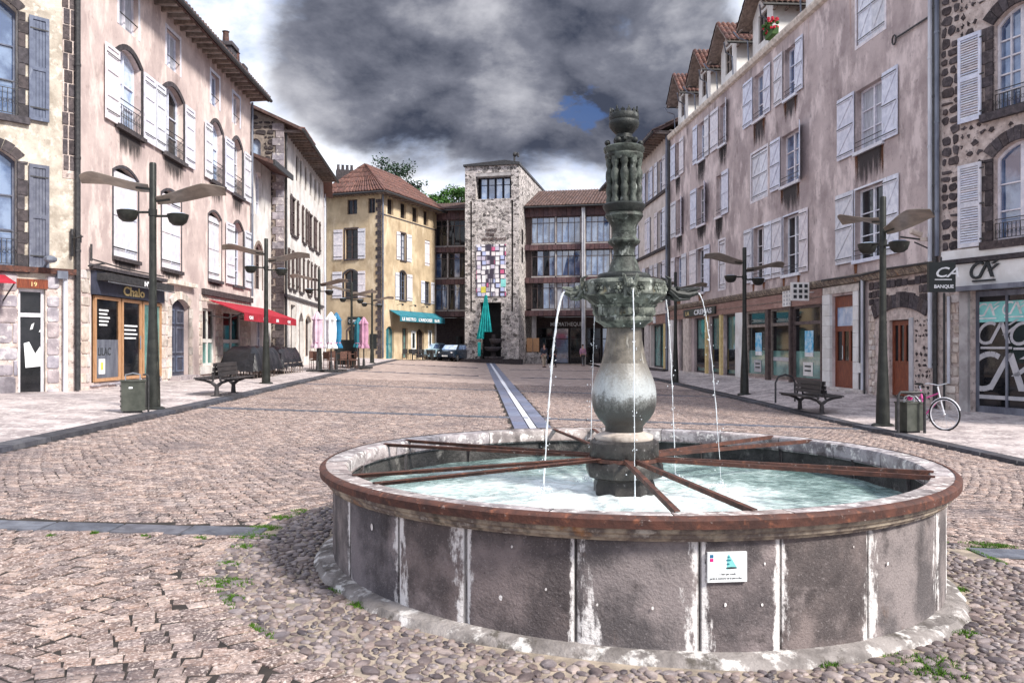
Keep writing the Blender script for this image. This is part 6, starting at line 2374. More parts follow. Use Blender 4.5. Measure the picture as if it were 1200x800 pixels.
    MB().tube([(L - .25, -.3, 4.62), (L - .25, -.6, 4.72)], .08, 8).box(L - .3, L - .2, -.35, 0, 4.45, 4.55).build('camera_housing', 'pale_stone', b, fr)
    # black hanging sign of the bank
    sc = Vector((10.9, 21.0, 2.96))
    bs = thing('hanging_sign', 'black square hanging sign with white CA lettering on the corner pipe', 'sign', tuple(sc))
    sf2 = Frame(10.58, 21.0, 1, -.05)
    zt, zl = 3.72, 2.96
    MB().box(0, .66, 0, .12, zl, zt).build('board', 'sign_black', bs, sf2)
    MB().tube([(.33, .06, zt), (.33, .06, zt + .12), (.7, .9, zt + .12)], .02).build('bracket', 'iron', bs, sf2)
    text('CA', .36, 'letter_white', bs, sf2, .11, -.01, zt - .38, shear=.35, sx=1.25, bold=.004)
    MB().box(.14, .56, -.012, -.002, zt - .46, zt - .43).build('rule', 'letter_white', bs, sf2)
    text('BANQUE', .12, 'letter_white', bs, sf2, .12, -.01, zt - .66, sx=1.0, bold=.003)
    return b


dormer_house()


# ================================================================ RIGHT: rubble stone bank
def ca_logo(par, fr, u, z, s, mat, y=-.02, d=.05, name='logo'):
    '''slanted C and A over a bar, the A's foot kicked up into a stroke'''
    mb = MB()
    th = .09 * s
    pts = []
    for k in range(15):
        t = math.radians(55 + k * 18)
        pts.append((u + .34 * s + .36 * s * math.cos(t) + .10 * s * math.sin(t), z + .42 * s + .36 * s * math.sin(t)))
    for (a, b_) in zip(pts, pts[1:]):
        dx, dz = b_[0] - a[0], b_[1] - a[1]
        l = math.hypot(dx, dz)
        nx, nz = -dz / l * th * .6, dx / l * th * .6
        mb.prism([(a[0] - nx, a[1] - nz), (b_[0] - nx, b_[1] - nz), (b_[0] + nx, b_[1] + nz), (a[0] + nx, a[1] + nz)], y, y + d)

    def st(x0, z0, x1, z1, w_):
        mb.prism([(u + x0 * s - w_ * s / 2, z + z0 * s), (u + x0 * s + w_ * s / 2, z + z0 * s), (u + x1 * s + w_ * s / 2, z + z1 * s), (u + x1 * s - w_ * s / 2, z + z1 * s)], y - .004, y + d - .004)
    st(.42, .05, .86, .80, .13)
    st(1.12, .05, .86, .80, .15)
    st(.96, .34, 1.42, .66, .15)
    st(1.12, .68, 1.46, .88, .12)
    mb.box(u + .05 * s, u + 1.25 * s, y, y + d, z - .14 * s, z - .06 * s)
    return mb.build(name, mat, par, fr)


def bank_house():
    fr = Frame(11.47, 22.3, .41, -1)
    b = thing('bank', 'rubble stone house with a bank below at the right edge of the photo', 'bank', (11.47, 22.3, 0))
    L, H = 6.2, 14.5
    U = fr.u
    u0 = U(1164.3)
    u1 = u0 + 1.35
    wins = ((7.45, 9.95, 5), (4.22, 6.62, 4))
    sk = []
    for (z0, z1, nz) in wins:
        window(b, fr, u0, u1, z0, z1, .32, .2, fw=.07, nx=4 if nz == 5 else 2, nz=nz if nz == 5 else 3, glass='glass_blue', panes=True)
        voussoirs(fr, b, u0, u1, z1 - .32, .32, .34, 9, 'volcanic', y=-.05, zbot=z0, jw=.2)
        MB().box(u0 - .3, u1 + .3, -.14, .1, z0 - .2, z0 - .002).build('sill', 'volcanic', b, fr)
        railing(b, fr, u0 + .01, u1 - .01, z0, .55, y=.05)
        sk.append((u0 - .3, u1 + .34, z0 - .2, z1 + .3))
        shutter(b, fr, U(1125.5), U(1152.5), z0 - .08, z1 - .34, 'slat', y=-.09)
        shutter(b, fr, u1 + .35, u1 + 1.0, z0 - .08, z1 - .34, 'slat', y=-.09)
    stones_on(fr, b, .12, U(1125), 4.1, 13., 'volcanic', 'stone', cw=(.22, .42), ch=(.2, .32), gap=.06, y=-.03, d=.06, skip=sk, jit=.05, round_=.4, chance=.93, maxn=150)
    stones_on(fr, b, U(1125), 3.4, 4.1, 13., 'volcanic', 'stone', cw=(.16, .34), ch=(.14, .26), gap=.10, y=-.025, d=.06, skip=sk, jit=.06, round_=.8, chance=.62, maxn=140)
    # street level: rubble pier, white fascia, glass front
    g0 = U(1137.5)
    zt = 3.02
    fr.holes.append((g0, L - .3, -.8, zt, 0))
    stones_on(fr, b, .2, g0 - .3, -.2, 3.0, 'pale_stone', 'stone', cw=(.2, .42), ch=(.2, .34), gap=.05, y=-.03, jit=.04, chance=.85)
    MB().box(g0 - .26, g0 - .01, -.1, .02, -.8, 3.0).build('jamb_stone', 'concrete', b, fr)
    fs = MB().box(.35, L, -.07, .02, 3.14, 3.72).build('shop_fascia', 'bank_white', b, fr)
    ca_logo(fs, fr, U(1142), 3.30, .52, 'letter_dark', y=-.13, d=.055)
    MB().box(.2, L, -.14, .02, 3.74, 3.86).build('ledge', 'basalt', b, fr)
    MB().box(.2, L, -.10, .02, 3.861, 4.1).build('render_band', 'bank_white', b, fr)
    MB().box(g0 - .3, L, -.3, -.0, 3.01, 3.13).build('canopy', 'zinc', b, fr)
    sd = MB().box(g0, L - .3, .18, .24, 2.86, 3.0).box(g0, g0 + .1, .18, .24, -.3, 2.86).box(g0, L - .3, .18, .24, -.3, .06)
    uu = g0 + .1
    k = 0
    doors = []
    while uu < L - .5:
        w_ = .74
        doors.append((uu, uu + w_))
        sd.box(uu + w_, uu + w_ + .06, .16, .24, .06, 2.86)
        uu += w_ + .06
    sd = sd.build('glass_front', 'zinc', b, fr)
    for i, (a, c) in enumerate(doors):
        MB().box(a, c, .2, .215, .06, 2.86).build('pane', 'glass_dark', sd, fr)
        if i < 3:
            MB().box(a, c, .194, .199, 2.2, 2.72).build('film', 'aqua', sd, fr)
    for (x, z, s_) in ((-.1, 2.34, .42), (.62, 2.36, .42), (-.05, 1.62, .72), (.85, 1.60, .72), (-.28, .42, 1.25), (1.5, .42, 1.25), (1.5, 2.36, .42)):
        mt = 'frosted' if s_ > .5 else 'letter_white'
        ca_logo(sd, fr, g0 + .15 + x, z, s_, mt, y=.186, d=.006)
    MB().box(.12, .35, -.02, .06, 3.1, 4.1).build('corner_render', 'bank_white', b, fr)
    wall(fr, L, H, 'mortar_pale', b, 8)
    plain_roof(b, fr, L, H, 8, tile=False)
    pipe_on(b, fr, .42, .6, 2.9, -.1, .04, 'pipe_white', hooks=False)
    pipe_on(b, fr, .3, -.1, 3.0, -.12, .03, 'iron', hooks=False)
    pipe_on(b, fr, .06, 4.0, 14, -.1, .06, 'zinc')
    return b


bank_house()

# ================================================================ FOUNTAIN
def pol(t, r, z=0.):
    return Vector((FC[0] + r * math.cos(t), FC[1] + r * math.sin(t), z))


def fountain():
    zg = gz(*FC)
    b = thing('fountain', 'big round stone basin with a rust-banded rim and a tall carved column pouring water', 'fountain', (FC[0], FC[1], zg))
    RW, RO, RI, ZR, ZW = 2.25, 2.335, 2.165, .72, .45
    # foot ring of rough concrete
    vs, fs = [], []
    n = 120
    rs = random.Random(8)
    for k in range(n):
        t = 2 * math.pi * k / n
        j = rs.uniform(-.012, .012) + .03 * math.sin(k * .31) * math.sin(k * .13)
        for r, dz in ((RW - .05, .05), (RW + .03, .045), (RW + .09 + j, .03 + j * .3), (RW + .14 + j * 1.5, -.03)):
            p = pol(t, r)
            vs.append((p.x, p.y, gz(p.x, p.y) + dz))
    for k in range(n):
        j = (k + 1) % n
        for q in range(3):
            fs.append((4 * k + q, 4 * k + q + 1, 4 * j + q + 1, 4 * j + q))
    MB().add(vs, fs).build('foot_ring', 'foot_concrete', b, None, True)
    # wall panels between the joints read off the photograph's columns
    az = []
    for px in (391, 409.5, 466, 545, 674, 821, 916, 1019, 1099, 1112):
        t_ = (px - 600) / F
        # first hit of the view line with the wall circle
        A, B, C_ = 1 + t_ * t_, -2 * (FC[1] + t_ * FC[0]), FC[0] ** 2 + FC[1] ** 2 - RW * RW
        dsc = B * B - 4 * A * C_
        Y = (-B - math.sqrt(max(dsc, 0))) / (2 * A)
        az.append(math.atan2(Y - FC[1], t_ * Y - FC[0]) % (2 * math.pi))
    az.sort()
    a_end = az[0] + 2 * math.pi
    gap = a_end - az[-1]
    m = 10
    az += [az[-1] + gap * (i + 1) / m for i in range(m - 1)]
    az.append(a_end)
    for i in range(len(az) - 1):
        a, c = az[i] + .002, az[i + 1] - .002
        q = max(4, int((c - a) / .012))
        rr = RW + rs.uniform(-.006, .006)
        vs, fs, ed = [], [], []
        for k in range(q + 1):
            t = a + (c - a) * k / q
            e = .010 if k in (0, q) else 0
            dd = min(t - a, c - t) * RW
            zs = (-.35, .0, .3, .615)
            for z in zs:
                vs.append(tuple(pol(t, rr - e, z)))
                wdt = (.10 if (i * 7) % 5 < 3 else .20) * (1.2 - .7 * max(z, 0))
                ed.append(max(0., 1 - dd / wdt) if dd > .0035 else 1)
            vs.append(tuple(pol(t, rr - .12, .615)))
            ed.append(0)
        for k in range(q):
            for z in range(4):
                fs.append((5 * k + z, 5 * k + 5 + z, 5 * k + 6 + z, 5 * k + 1 + z))
        fs += [(0, 1, 2, 3, 4), (5 * q, 5 * q + 4, 5 * q + 3, 5 * q + 2, 5 * q + 1)]
        wp = MB().add(vs, fs).build('wall_panel', 'basin_stone', b, None, True)
        at = wp.data.attributes.new('edge', 'FLOAT', 'POINT')
        at.data.foreach_set('value', ed)
    for (px, py, r_) in ((436, 617, .016), (700, 708, .006), (587, 700, .011), (1000, 640, .004), (640, 690, .006), (765, 712, .007), (896, 660, .006), (850, 708, .008), (893, 708, .006), (466, 585, .012), (1040, 660, .008), (600, 640, .006)):
        t_ = (px - 600) / F
        A, B, C_ = 1 + t_ * t_, -2 * (FC[1] + t_ * FC[0]), FC[0] ** 2 + FC[1] ** 2 - (RW + .004) ** 2
        Y = (-B - math.sqrt(B * B - 4 * A * C_)) / (2 * A)
        z = CAMZ + (405 - py) * Y / F
        a = math.atan2(Y - FC[1], t_ * Y - FC[0])
        MB().add([tuple(pol(a + r_ * math.cos(k * .785) * rs.uniform(.6, 1.2) / RW, RW + .005 + .002, z + r_ * 1.4 * math.sin(k * .785))) for k in range(8)], [tuple(range(8))]).build('lime_spot', 'efflorescence', b)
    # inner wall and floor
    lathe_open([(RI, -.3), (RI, .70)], 96, FC).build('inner_wall', 'inner_stone', b, None, True)
    # cornice below the iron band
    prof = [(RW + .002, .585), (RW + .03, .592), (RW + .038, .606), (RW + .048, .612), (RW + .05, .628), (RW + .068, .640), (RW + .072, .668), (RW + .04, .672)]
    cr = lathe_open(prof, 128, FC).build('cornice', 'cornice_stone', b, None, True)
    # rim stones
    nst = 22
    for i in range(nst):
        a, c = 2 * math.pi * i / nst + .12, 2 * math.pi * (i + 1) / nst + .117
        vs, fs = [], []
        q = 6
        pr = [(RI - .015, .60), (RI - .02, .70), (RI - .005, .722), (RO - .03, .727), (RO - .002, .712), (RO - .002, .67)]
        for k in range(q + 1):
            t = a + (c - a) * k / q
            for r, z in pr:
                vs.append(tuple(pol(t, r, z + rs.uniform(-.0008, .0008))))
        m_ = len(pr)
        for k in range(q):
            for j in range(m_ - 1):
                fs.append((k * m_ + j, (k + 1) * m_ + j, (k + 1) * m_ + j + 1, k * m_ + j + 1))
        MB().add(vs, fs).build('rim_stone', 'rim_stone', b, None, True)
    # iron band round the rim
    lathe_open([(RO + .001, .666), (RO + .012, .668), (RO + .014, .712), (RO + .004, .7215), (RO - .012, .729), (RO - .03, .731)], 160, FC).build('rim_band', 'rust', b, None, True)
    # column (profile in metres, read off the photograph at the column's distance)
    K = .006742
    cx, cy = FC[0] - .005, FC[1]
    c2 = (cx, cy)
    zz = lambda py: CAMZ + (405 - py) * K
    P = lambda lst: [(r * K, zz(y)) for r, y in lst]

    def part(name, mat, prof, n=40, mod=None, a0=0., par=b):
        return MB().lathe(P(prof), n, c2, mod, a0).build(name, mat, par, None, True)
    part('lower_block', 'wet_dark', [(37, 640), (37, 566), (35, 561), (35, 559)], 8, a0=.39)
    part('block_collar', 'wet_dark', [(35, 560), (45, 556), (47, 549), (46, 541), (42, 537), (36, 536)], 8, a0=.39)
    part('drum', 'wet_dark', [(38, 538), (40, 534), (40.5, 522), (40, 517), (37, 515), (36, 514)], 40)
    part('torus', 'pale_stone', [(33, 515), (34, 512), (33, 509), (28, 507), (22, 505)], 40)
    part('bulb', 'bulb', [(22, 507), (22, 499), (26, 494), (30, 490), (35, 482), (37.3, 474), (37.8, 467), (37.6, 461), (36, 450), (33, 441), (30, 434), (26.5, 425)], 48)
    part('shaft', 'shaft_stone', [(26.5, 425.4), (23.5, 412), (21, 398), (20, 386), (20, 380)], 40)
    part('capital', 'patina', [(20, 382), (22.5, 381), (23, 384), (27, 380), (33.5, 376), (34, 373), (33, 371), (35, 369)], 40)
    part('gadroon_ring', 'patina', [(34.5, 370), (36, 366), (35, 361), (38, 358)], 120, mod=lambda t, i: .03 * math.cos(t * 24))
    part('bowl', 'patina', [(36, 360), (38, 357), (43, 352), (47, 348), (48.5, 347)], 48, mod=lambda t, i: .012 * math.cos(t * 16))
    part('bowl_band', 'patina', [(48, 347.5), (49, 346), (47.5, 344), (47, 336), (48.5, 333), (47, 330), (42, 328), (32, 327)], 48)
    # rosettes on the band
    for k in range(12):
        t = k * math.pi / 6 + .26
        p = Vector((cx + 47.3 * K * math.cos(t), cy + 47.3 * K * math.sin(t), zz(340)))
        d = Vector((math.cos(t), math.sin(t), 0))
        s_ = Vector((-d.y, d.x, 0))
        mb = MB().ball(p + d * .008, .016, 6)
        for q in range(6):
            a = q * 1.047
            mb.ball(p + s_ * .028 * math.cos(a) + Vector((0, 0, .028 * math.sin(a))), .015, 5)
        mb.build('rosette', 'patina', b, None, True)
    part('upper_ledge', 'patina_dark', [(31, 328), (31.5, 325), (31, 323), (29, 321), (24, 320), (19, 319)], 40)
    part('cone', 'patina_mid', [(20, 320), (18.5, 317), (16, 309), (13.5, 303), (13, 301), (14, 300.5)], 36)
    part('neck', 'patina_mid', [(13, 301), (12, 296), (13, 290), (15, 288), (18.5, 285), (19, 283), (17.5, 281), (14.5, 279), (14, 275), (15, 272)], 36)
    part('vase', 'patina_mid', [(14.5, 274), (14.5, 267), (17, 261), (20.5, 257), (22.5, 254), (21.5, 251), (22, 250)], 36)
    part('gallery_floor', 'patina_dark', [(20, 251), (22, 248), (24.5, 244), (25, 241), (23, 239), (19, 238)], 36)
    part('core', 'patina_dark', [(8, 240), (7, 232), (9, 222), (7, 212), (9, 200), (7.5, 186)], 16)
    for k in range(10):
        t = k * math.pi / 5 + .2
        ox, oy = cx + 17.3 * K * math.cos(t), cy + 17.3 * K * math.sin(t)
        MB().lathe([(r * K, zz(y)) for r, y in ((4.6, 239), (4.8, 235), (3.4, 231), (4.5, 226), (4.7, 221), (3.2, 217), (3.8, 214), (5.2, 208), (4.9, 203), (3.0, 198), (3.6, 195), (4.8, 192), (4.4, 189), (5, 186))], 9, (ox, oy)).build('baluster', 'patina_mid', b, None, True)
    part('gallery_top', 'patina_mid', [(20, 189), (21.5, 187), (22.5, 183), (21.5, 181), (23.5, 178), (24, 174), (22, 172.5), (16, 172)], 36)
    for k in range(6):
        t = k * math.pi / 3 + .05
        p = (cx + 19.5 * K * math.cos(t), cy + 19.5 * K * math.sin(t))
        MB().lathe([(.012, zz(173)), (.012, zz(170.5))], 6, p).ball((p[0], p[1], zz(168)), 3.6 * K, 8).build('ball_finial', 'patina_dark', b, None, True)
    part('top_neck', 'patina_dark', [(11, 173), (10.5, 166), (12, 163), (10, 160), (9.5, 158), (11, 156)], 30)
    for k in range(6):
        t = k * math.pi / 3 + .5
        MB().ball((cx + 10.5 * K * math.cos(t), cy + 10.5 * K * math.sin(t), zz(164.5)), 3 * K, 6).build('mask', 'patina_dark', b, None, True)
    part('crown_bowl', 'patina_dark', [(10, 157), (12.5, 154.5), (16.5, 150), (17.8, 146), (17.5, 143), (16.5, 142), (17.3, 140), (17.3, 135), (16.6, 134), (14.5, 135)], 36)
    for k in range(14):
        t = k * 2 * math.pi / 14
        d = Vector((math.cos(t), math.sin(t), 0))
        s_ = Vector((-d.y, d.x, 0))
        o = Vector((cx, cy, 0)) + d * 16.6 * K
        tall = 1 if k % 2 else .65
        pts = [(-1.8, 135), (1.8, 135), (2.6, 131.5), (1.0, 131), (0, 134 - 7.5 * tall), (-1.0, 131), (-2.6, 131.5)]
        vs = [tuple(o + s_ * x * K + Vector((0, 0, zz(y)))) for x, y in pts] + [tuple(o - d * .012 + s_ * x * K + Vector((0, 0, zz(y)))) for x, y in pts]
        m_ = len(pts)
        MB().add(vs, [tuple(range(m_)), tuple(range(2 * m_ - 1, m_ - 1, -1))] + [(i, (i + 1) % m_, (i + 1) % m_ + m_, i + m_) for i in range(m_)]).build('crown_point', 'patina_dark', b)
    # gargoyle spouts with the water they throw
    jets = []
    for k, (deg, ln) in enumerate(((180, .17), (271, .14), (8, .31), (48, .30), (112, .16))):
        t = math.radians(deg)
        d = Vector((math.cos(t), math.sin(t), 0))
        s_ = Vector((-d.y, d.x, 0))
        r0 = 44 * K
        Zs = zz(345)
        o = Vector((cx, cy, 0))
        mb = MB()
        pp = [o + d * (r0 - .02) + Vector((0, 0, Zs + .03)), o + d * (r0 + ln * .2) + Vector((0, 0, Zs + .055)), o + d * (r0 + ln * .45) + Vector((0, 0, Zs + .01)), o + d * (r0 + ln * .75) + Vector((0, 0, Zs + .0)), o + d * (r0 + ln) + Vector((0, 0, Zs + .02))]
        mb.tube(pp, [.05, .042, .032, .028, .018], 8)
        # upper jaw, brow, ears and curling mane
        mb.tube([pp[2] + Vector((0, 0, .02)), pp[3] + Vector((0, 0, .04)), pp[4] + d * .02 + Vector((0, 0, .035))], [.02, .02, .008], 6)
        for sg in (-1, 1):
            mb.ball(pp[2] + s_ * .026 * sg + Vector((0, 0, .042)), .018, 6)
            mb.tube([pp[1] + s_ * .03 * sg, pp[1] + s_ * .05 * sg + Vector((0, 0, .07)), pp[1] - d * .04 + s_ * .055 * sg + Vector((0, 0, .09))], [.02, .014, .004], 5)
            mb.tube([pp[1] + s_ * .03 * sg - Vector((0, 0, .03)), pp[2] + s_ * .045 * sg - Vector((0, 0, .05)), pp[3] + s_ * .03 * sg - Vector((0, 0, .035))], [.02, .013, .006], 5)
        mb.tube([pp[0] - Vector((0, 0, .06)), pp[1] - Vector((0, 0, .07)), pp[2] - Vector((0, 0, .05)), pp[3] - Vector((0, 0, .03))], [.02, .02, .014, .006], 6)
        mb.build('gargoyle_spout', 'patina' if deg != 8 else 'patina_dark', b, None, True)
        # falling stream
        p0 = pp[4] + Vector((0, 0, -.005))
        reach = (.17, .08, .20, .18, .12)[k]
        N_ = 40
        pts, rr = [], []
        fall = p0.z - ZW
        for i in range(N_ + 1):
            u = i / N_
            pts.append(p0 + d * reach * u + Vector((rs.uniform(-.002, .002), rs.uniform(-.002, .002), .03 * u - (fall + .03) * u * u)))
            base_r = (.0085, .0048, .004, .0045, .0036)[k]
            rr.append(base_r * (1.15 - .55 * u) * (1 + rs.uniform(-.45, .6) * (.25 + u)))
        jt = MB().tube(pts, rr, 7).build('water_jet', 'jet_water', b, None, True)
        dr = MB()
        for i in range(34):
            u = .35 + .65 * rs.random() ** .7
            q = p0 + d * reach * u + Vector((rs.gauss(0, .008 + .02 * u), rs.gauss(0, .008 + .02 * u), .03 * u - (fall + .03) * u * u + rs.gauss(0, .02)))
            dr.ball(q, rs.uniform(.0025, .006), 4)
        for i in range(40):
            a = rs.uniform(0, 6.28)
            r = abs(rs.gauss(0, .07))
            q = pts[-1] + Vector((r * math.cos(a), r * math.sin(a), rs.uniform(0, .06) * max(0, 1 - r * 6)))
            dr.ball(q, rs.uniform(.003, .009), 4)
        dr.build('splash', 'jet_water', jt, None, kind='stuff')
        jets.append(pts[-1])
    # rusty angle irons from column to rim, in pairs
    for (az0, az1) in ((206, 216), (149, 158), (269.5, 280.5), (332, 338.5), (31, 42), (91, 102)):
        mid = math.radians((az0 + az1) / 2)
        for q, a in enumerate((az0, az1)):
            ar = math.radians(a)
            sgn = -1 if q == 0 else 1
            p0 = Vector((cx, cy, 0)) + Vector((math.cos(mid + sgn * .16), math.sin(mid + sgn * .16), 0)) * .25
            p1 = pol(ar, RI + .02)
            d = (p1 - p0)
            l = d.length
            rot = math.atan2(d.y, d.x)
            fr = Matrix.Translation((p0.x, p0.y, 0)) @ Matrix.Rotation(rot, 4, 'Z')
            zc = .728
            MB().box(0, l, -.016, .016, zc, zc + .006).box(0, l, -.016, -.011, zc - .024, zc).build('support_bar', 'rust', b, fr)
    MB().lathe([(.27, .70), (.285, .70), (.285, .727), (.27, .727)], 24, c2).build('bar_collar', 'rust', b)
    # enamel notice on the wall
    t_ = (851 - 600) / F
    A, B, C_ = 1 + t_ * t_, -2 * (FC[1] + t_ * FC[0]), FC[0] ** 2 + FC[1] ** 2 - RW ** 2
    Y = (-B - math.sqrt(B * B - 4 * A * C_)) / (2 * A)
    X = t_ * Y
    a = math.atan2(Y - FC[1], X - FC[0])
    zc = CAMZ + (405 - 663) * Y / F
    nx, ny = math.cos(a), math.sin(a)
    pf = Frame(X + nx * .012 + ny * .105, Y + ny * .012 - nx * .105, -ny, nx)
    w_, h_ = .21, .155
    pf = Frame(X + nx * .014 + ny * w_ / 2, Y + ny * .014 - nx * w_ / 2, -ny, nx)
    sg = thing('notice_plate', 'small white notice with a turquoise pile of pebbles on the outside of the basin', 'sign', (X, Y, zc))
    MB().box(0, w_, -.004, .012, zc - h_ / 2, zc + h_ / 2).build('plate', 'plaque_white', sg, pf)
    MB().box(.012, .03, -.006, -.0045, zc + .05, zc + .066).build('blue_square', 'cyan_blue', sg, pf)
    MB().box(.012, .03, -.006, -.0045, zc + .03, zc + .046).build('pink_square', 'magenta', sg, pf)
    MB().prism([(.10, zc - .012), (.158, zc - .006), (.115, zc + .064), (.107, zc + .064)], -.0052, -.0045).build('picture', 'aqua', sg, pf)
    for (x0, x1, z0, mt) in ((.104, .118, .052, 'teal_cloth'), (.097, .124, .036, 'teal_cloth'), (.10, .116, .016, 'teal_cloth'), (.095, .158, -.004, 'letter_dark')):
        mb = MB()
        mb.prism([(x0 + (x1 - x0) * (.5 + .5 * math.cos(q * .785)), zc + z0 + .005 * math.sin(q * .785)) for q in range(8)], -.0062, -.0055)
        mb.build('pebble_picture', mt, sg, pf)
    text("L'eau qui coule", .016, 'letter_dark', sg, pf, .062, -.0052, zc - .040, sx=.9, ext=.0005, shear=.25)
    text("garde la memoire de la pierre fine", .0155, 'letter_dark', sg, pf, .010, -.0052, zc - .062, sx=.8, ext=.0005, shear=.25)
    # water
    vs, fs = [(0, 0, 0)], []
    n, rn = 96, 24
    for r_ in range(1, rn + 1):
        for k in range(n):
            t = 2 * math.pi * k / n
            r = RI * r_ / rn * 1.002
            x, y = r * math.cos(t), r * math.sin(t)
            z = .006 * math.sin(x * 9 + y * 4) * math.cos(y * 11 - x * 3)
            for j in jets:
                dd = math.hypot(FC[0] + x - j.x, FC[1] + y - j.y)
                z += .018 * math.exp(-dd * 2.2) * math.cos(dd * 34)
            vs.append((x, y, z))
    for k in range(n):
        fs.append((0, 1 + k, 1 + (k + 1) % n))
    for r_ in range(rn - 1):
        for k in range(n):
            j = (k + 1) % n
            fs.append((1 + r_ * n + k, 1 + (r_ + 1) * n + k, 1 + (r_ + 1) * n + j, 1 + r_ * n + j))
    w = MB().add(vs, fs)
    w.v = [(v[0] + FC[0], v[1] + FC[1], v[2] + ZW) for v in w.v]
    w.build('basin_water', 'water', None, None, True, base=(FC[0], FC[1], ZW), kind='structure')
    return b


def lathe_open(prof, n, c):
    mb = MB()
    for r, z in prof:
        for k in range(n):
            t = 2 * math.pi * k / n
            mb.v.append((c[0] + r * math.cos(t), c[1] + r * math.sin(t), z))
    for i in range(len(prof) - 1):
        for k in range(n):
            j = (k + 1) % n
            mb.f.append((i * n + k, i * n + j, (i + 1) * n + j, (i + 1) * n + k))
    return mb


fountain()


# ================================================================ STREET LAMPS
def make_lamp():
    b = thing('street_lamp', 'lamp', 'street lamp', (0, 0, 0), 'twin street lamps along the kerbs of the square')
    MB().lathe([(.24, -.05), (.24, .02), (.19, .05)], 16).build('base_plate', 'lamp_green', b, None, True)
    MB().lathe([(.15, .0), (.14, .5), (.115, 1.1), (.09, 1.7), (.075, 2.4), (.07, 3.6), (.07, 5.05), (.06, 5.08)], 16).build('pole', 'lamp_green', b, None, True)
    MB().lathe([(.085, 3.98), (.085, 4.12)], 12).build('collar', 'lamp_green', b, None, True)
    for s in (-1, 1):
        zz = 4.06 if s < 0 else 3.98
        ar = MB().tube([(0, 0, zz), (s * .32, 0, zz)], .026, 8).build('arm', 'lamp_green', b, None, True)
        bw = MB().lathe([(.03, zz - .2), (.10, zz - .19), (.17, zz - .13), (.205, zz - .03), (.215, zz + .03), (.17, zz + .045), (.02, zz + .05)], 20, (s * .52, 0)).build('bowl', 'lamp_green', b, None, True)
        MB().lathe([(.165, zz + .046), (.14, zz + .06)], 16, (s * .52, 0)).build('glass', 'glass_sky', bw, None, True)
        # wing-shaped reflector
        vs, fs = [], []
        N_ = 18
        z0 = 4.55 if s < 0 else 4.30
        for i in range(N_ + 1):
            t = i / N_
            x = .08 + 1.42 * t
            z = z0 + .05 * math.sin(t * 1.2) + .22 * (t * t * (3 - 2 * t)) - .10 * max(0, t - .72) * 3
            w = .05 + .25 * math.sin(min(1, t * 1.35) * math.pi * .5) * (1 if t < .7 else max(0.02, 1 - ((t - .7) / .3) ** 2))
            for (yy, dz) in ((-w, .07), (0, 0), (w, -.07)):
                vs.append((s * x, yy, z + dz))
        for i in range(N_ + 1):
            for q in range(3):
                v = vs[i * 3 + q]
                vs.append((v[0], v[1], v[2] + .012))
        M_ = (N_ + 1) * 3
        for i in range(N_):
            for q in range(2):
                k = i * 3 + q
                fs += [(k, k + 3, k + 4, k + 1), (M_ + k, M_ + k + 1, M_ + k + 4, M_ + k + 3)]
            k = i * 3
            fs += [(k, M_ + k, M_ + k + 3, k + 3), (k + 2, k + 5, M_ + k + 5, M_ + k + 2)]
        MB().add(vs, fs).build('reflector', 'blade', b, None, True)
        MB().tube([(0, 0, z0 - .02), (s * .35, 0, z0 + .02)], .022, 6).build('stay', 'lamp_green', b, None, True)
    return b


lamp0 = make_lamp()
LL = [(-7.42, 17.1, 0, 'L'), (-8.2, 27.6, 8, 'L'), (-9.25, 39.7, -5, 'L'), (-9.3, 48, 5, 'L'), (-9.13, 54, 20, 'L'),
      (8.4, 18.75, -76, 'R'), (8.2, 29.2, 12, 'R'), (7.7, 39.0, 5, 'R')]
LBL = ['street lamp beside the litter bin in front of the dark shopfront on the left', 'street lamp in front of the covered cafe furniture and red awning',
       'street lamp next to the first pale pink closed parasol', 'street lamp behind the closed parasols in front of the ochre house',
       'slim far street lamp at the corner of the ochre house', 'tall street lamp beside the bicycle near the bank with its reflector turned towards us',
       'street lamp by the bicycle hoop and bench in front of the brown shopfronts', 'far right street lamp seen behind the falling water jets']
for i, (x, y, a, sd) in enumerate(LL):
    z = plz(x, y) if sd == 'L' else prz(x, y)
    if i == 0:
        o = lamp0
        o.location = (x, y, z)
        o.rotation_euler = (0, 0, math.radians(a))
        o['label'] = LBL[0]
    else:
        dup(lamp0, (x, y, z), math.radians(a), LBL[i], .95 if sd == 'L' else 1.02)


# ================================================================ BENCHES, BINS, HOOP
def make_bench():
    b = thing('bench', 'b', 'bench', (0, 0, 0), 'double-sided street benches')
    Ln = 1.75
    for y in (-Ln / 2 + .12, Ln / 2 - .12):
        mb = MB()
        mb.tube([(0, y, 0), (0, y, .22), (0, y, .30)], [.07, .055, .06], 8)
        for s in (-1, 1):
            mb.tube([(0, y, .25), (s * .13, y, .35), (s * .32, y, .405), (s * .54, y, .43)], [.05, .04, .028, .018], 8)
            mb.tube([(s * .1, y, .38), (s * .05, y, .6), (s * .02, y, .84)], [.03, .026, .022], 6)
        mb.build('support', 'bench_dark', b, None, True)
        MB().box(-.12, .12, y - .1, y + .1, -.03, .015).build('foot_plate', 'bench_dark', b)
    for s in (-1, 1):
        for k in range(5):
            x = s * (.15 + k * .09)
            z = .42 + .006 * k
            MB().box(x - .039, x + .039, -Ln / 2, Ln / 2, z + .0, z + .035).build('seat_slat', 'bench_dark', b)
    for k in range(3):
        z = .52 + k * .115
        for s in (-1, 1):
            x = s * (.085 - k * .018)
            MB().box(x - .014, x + .014, -Ln / 2 + .02, Ln / 2 - .02, z, z + .10).build('back_slat', 'bench_dark', b)
    return b


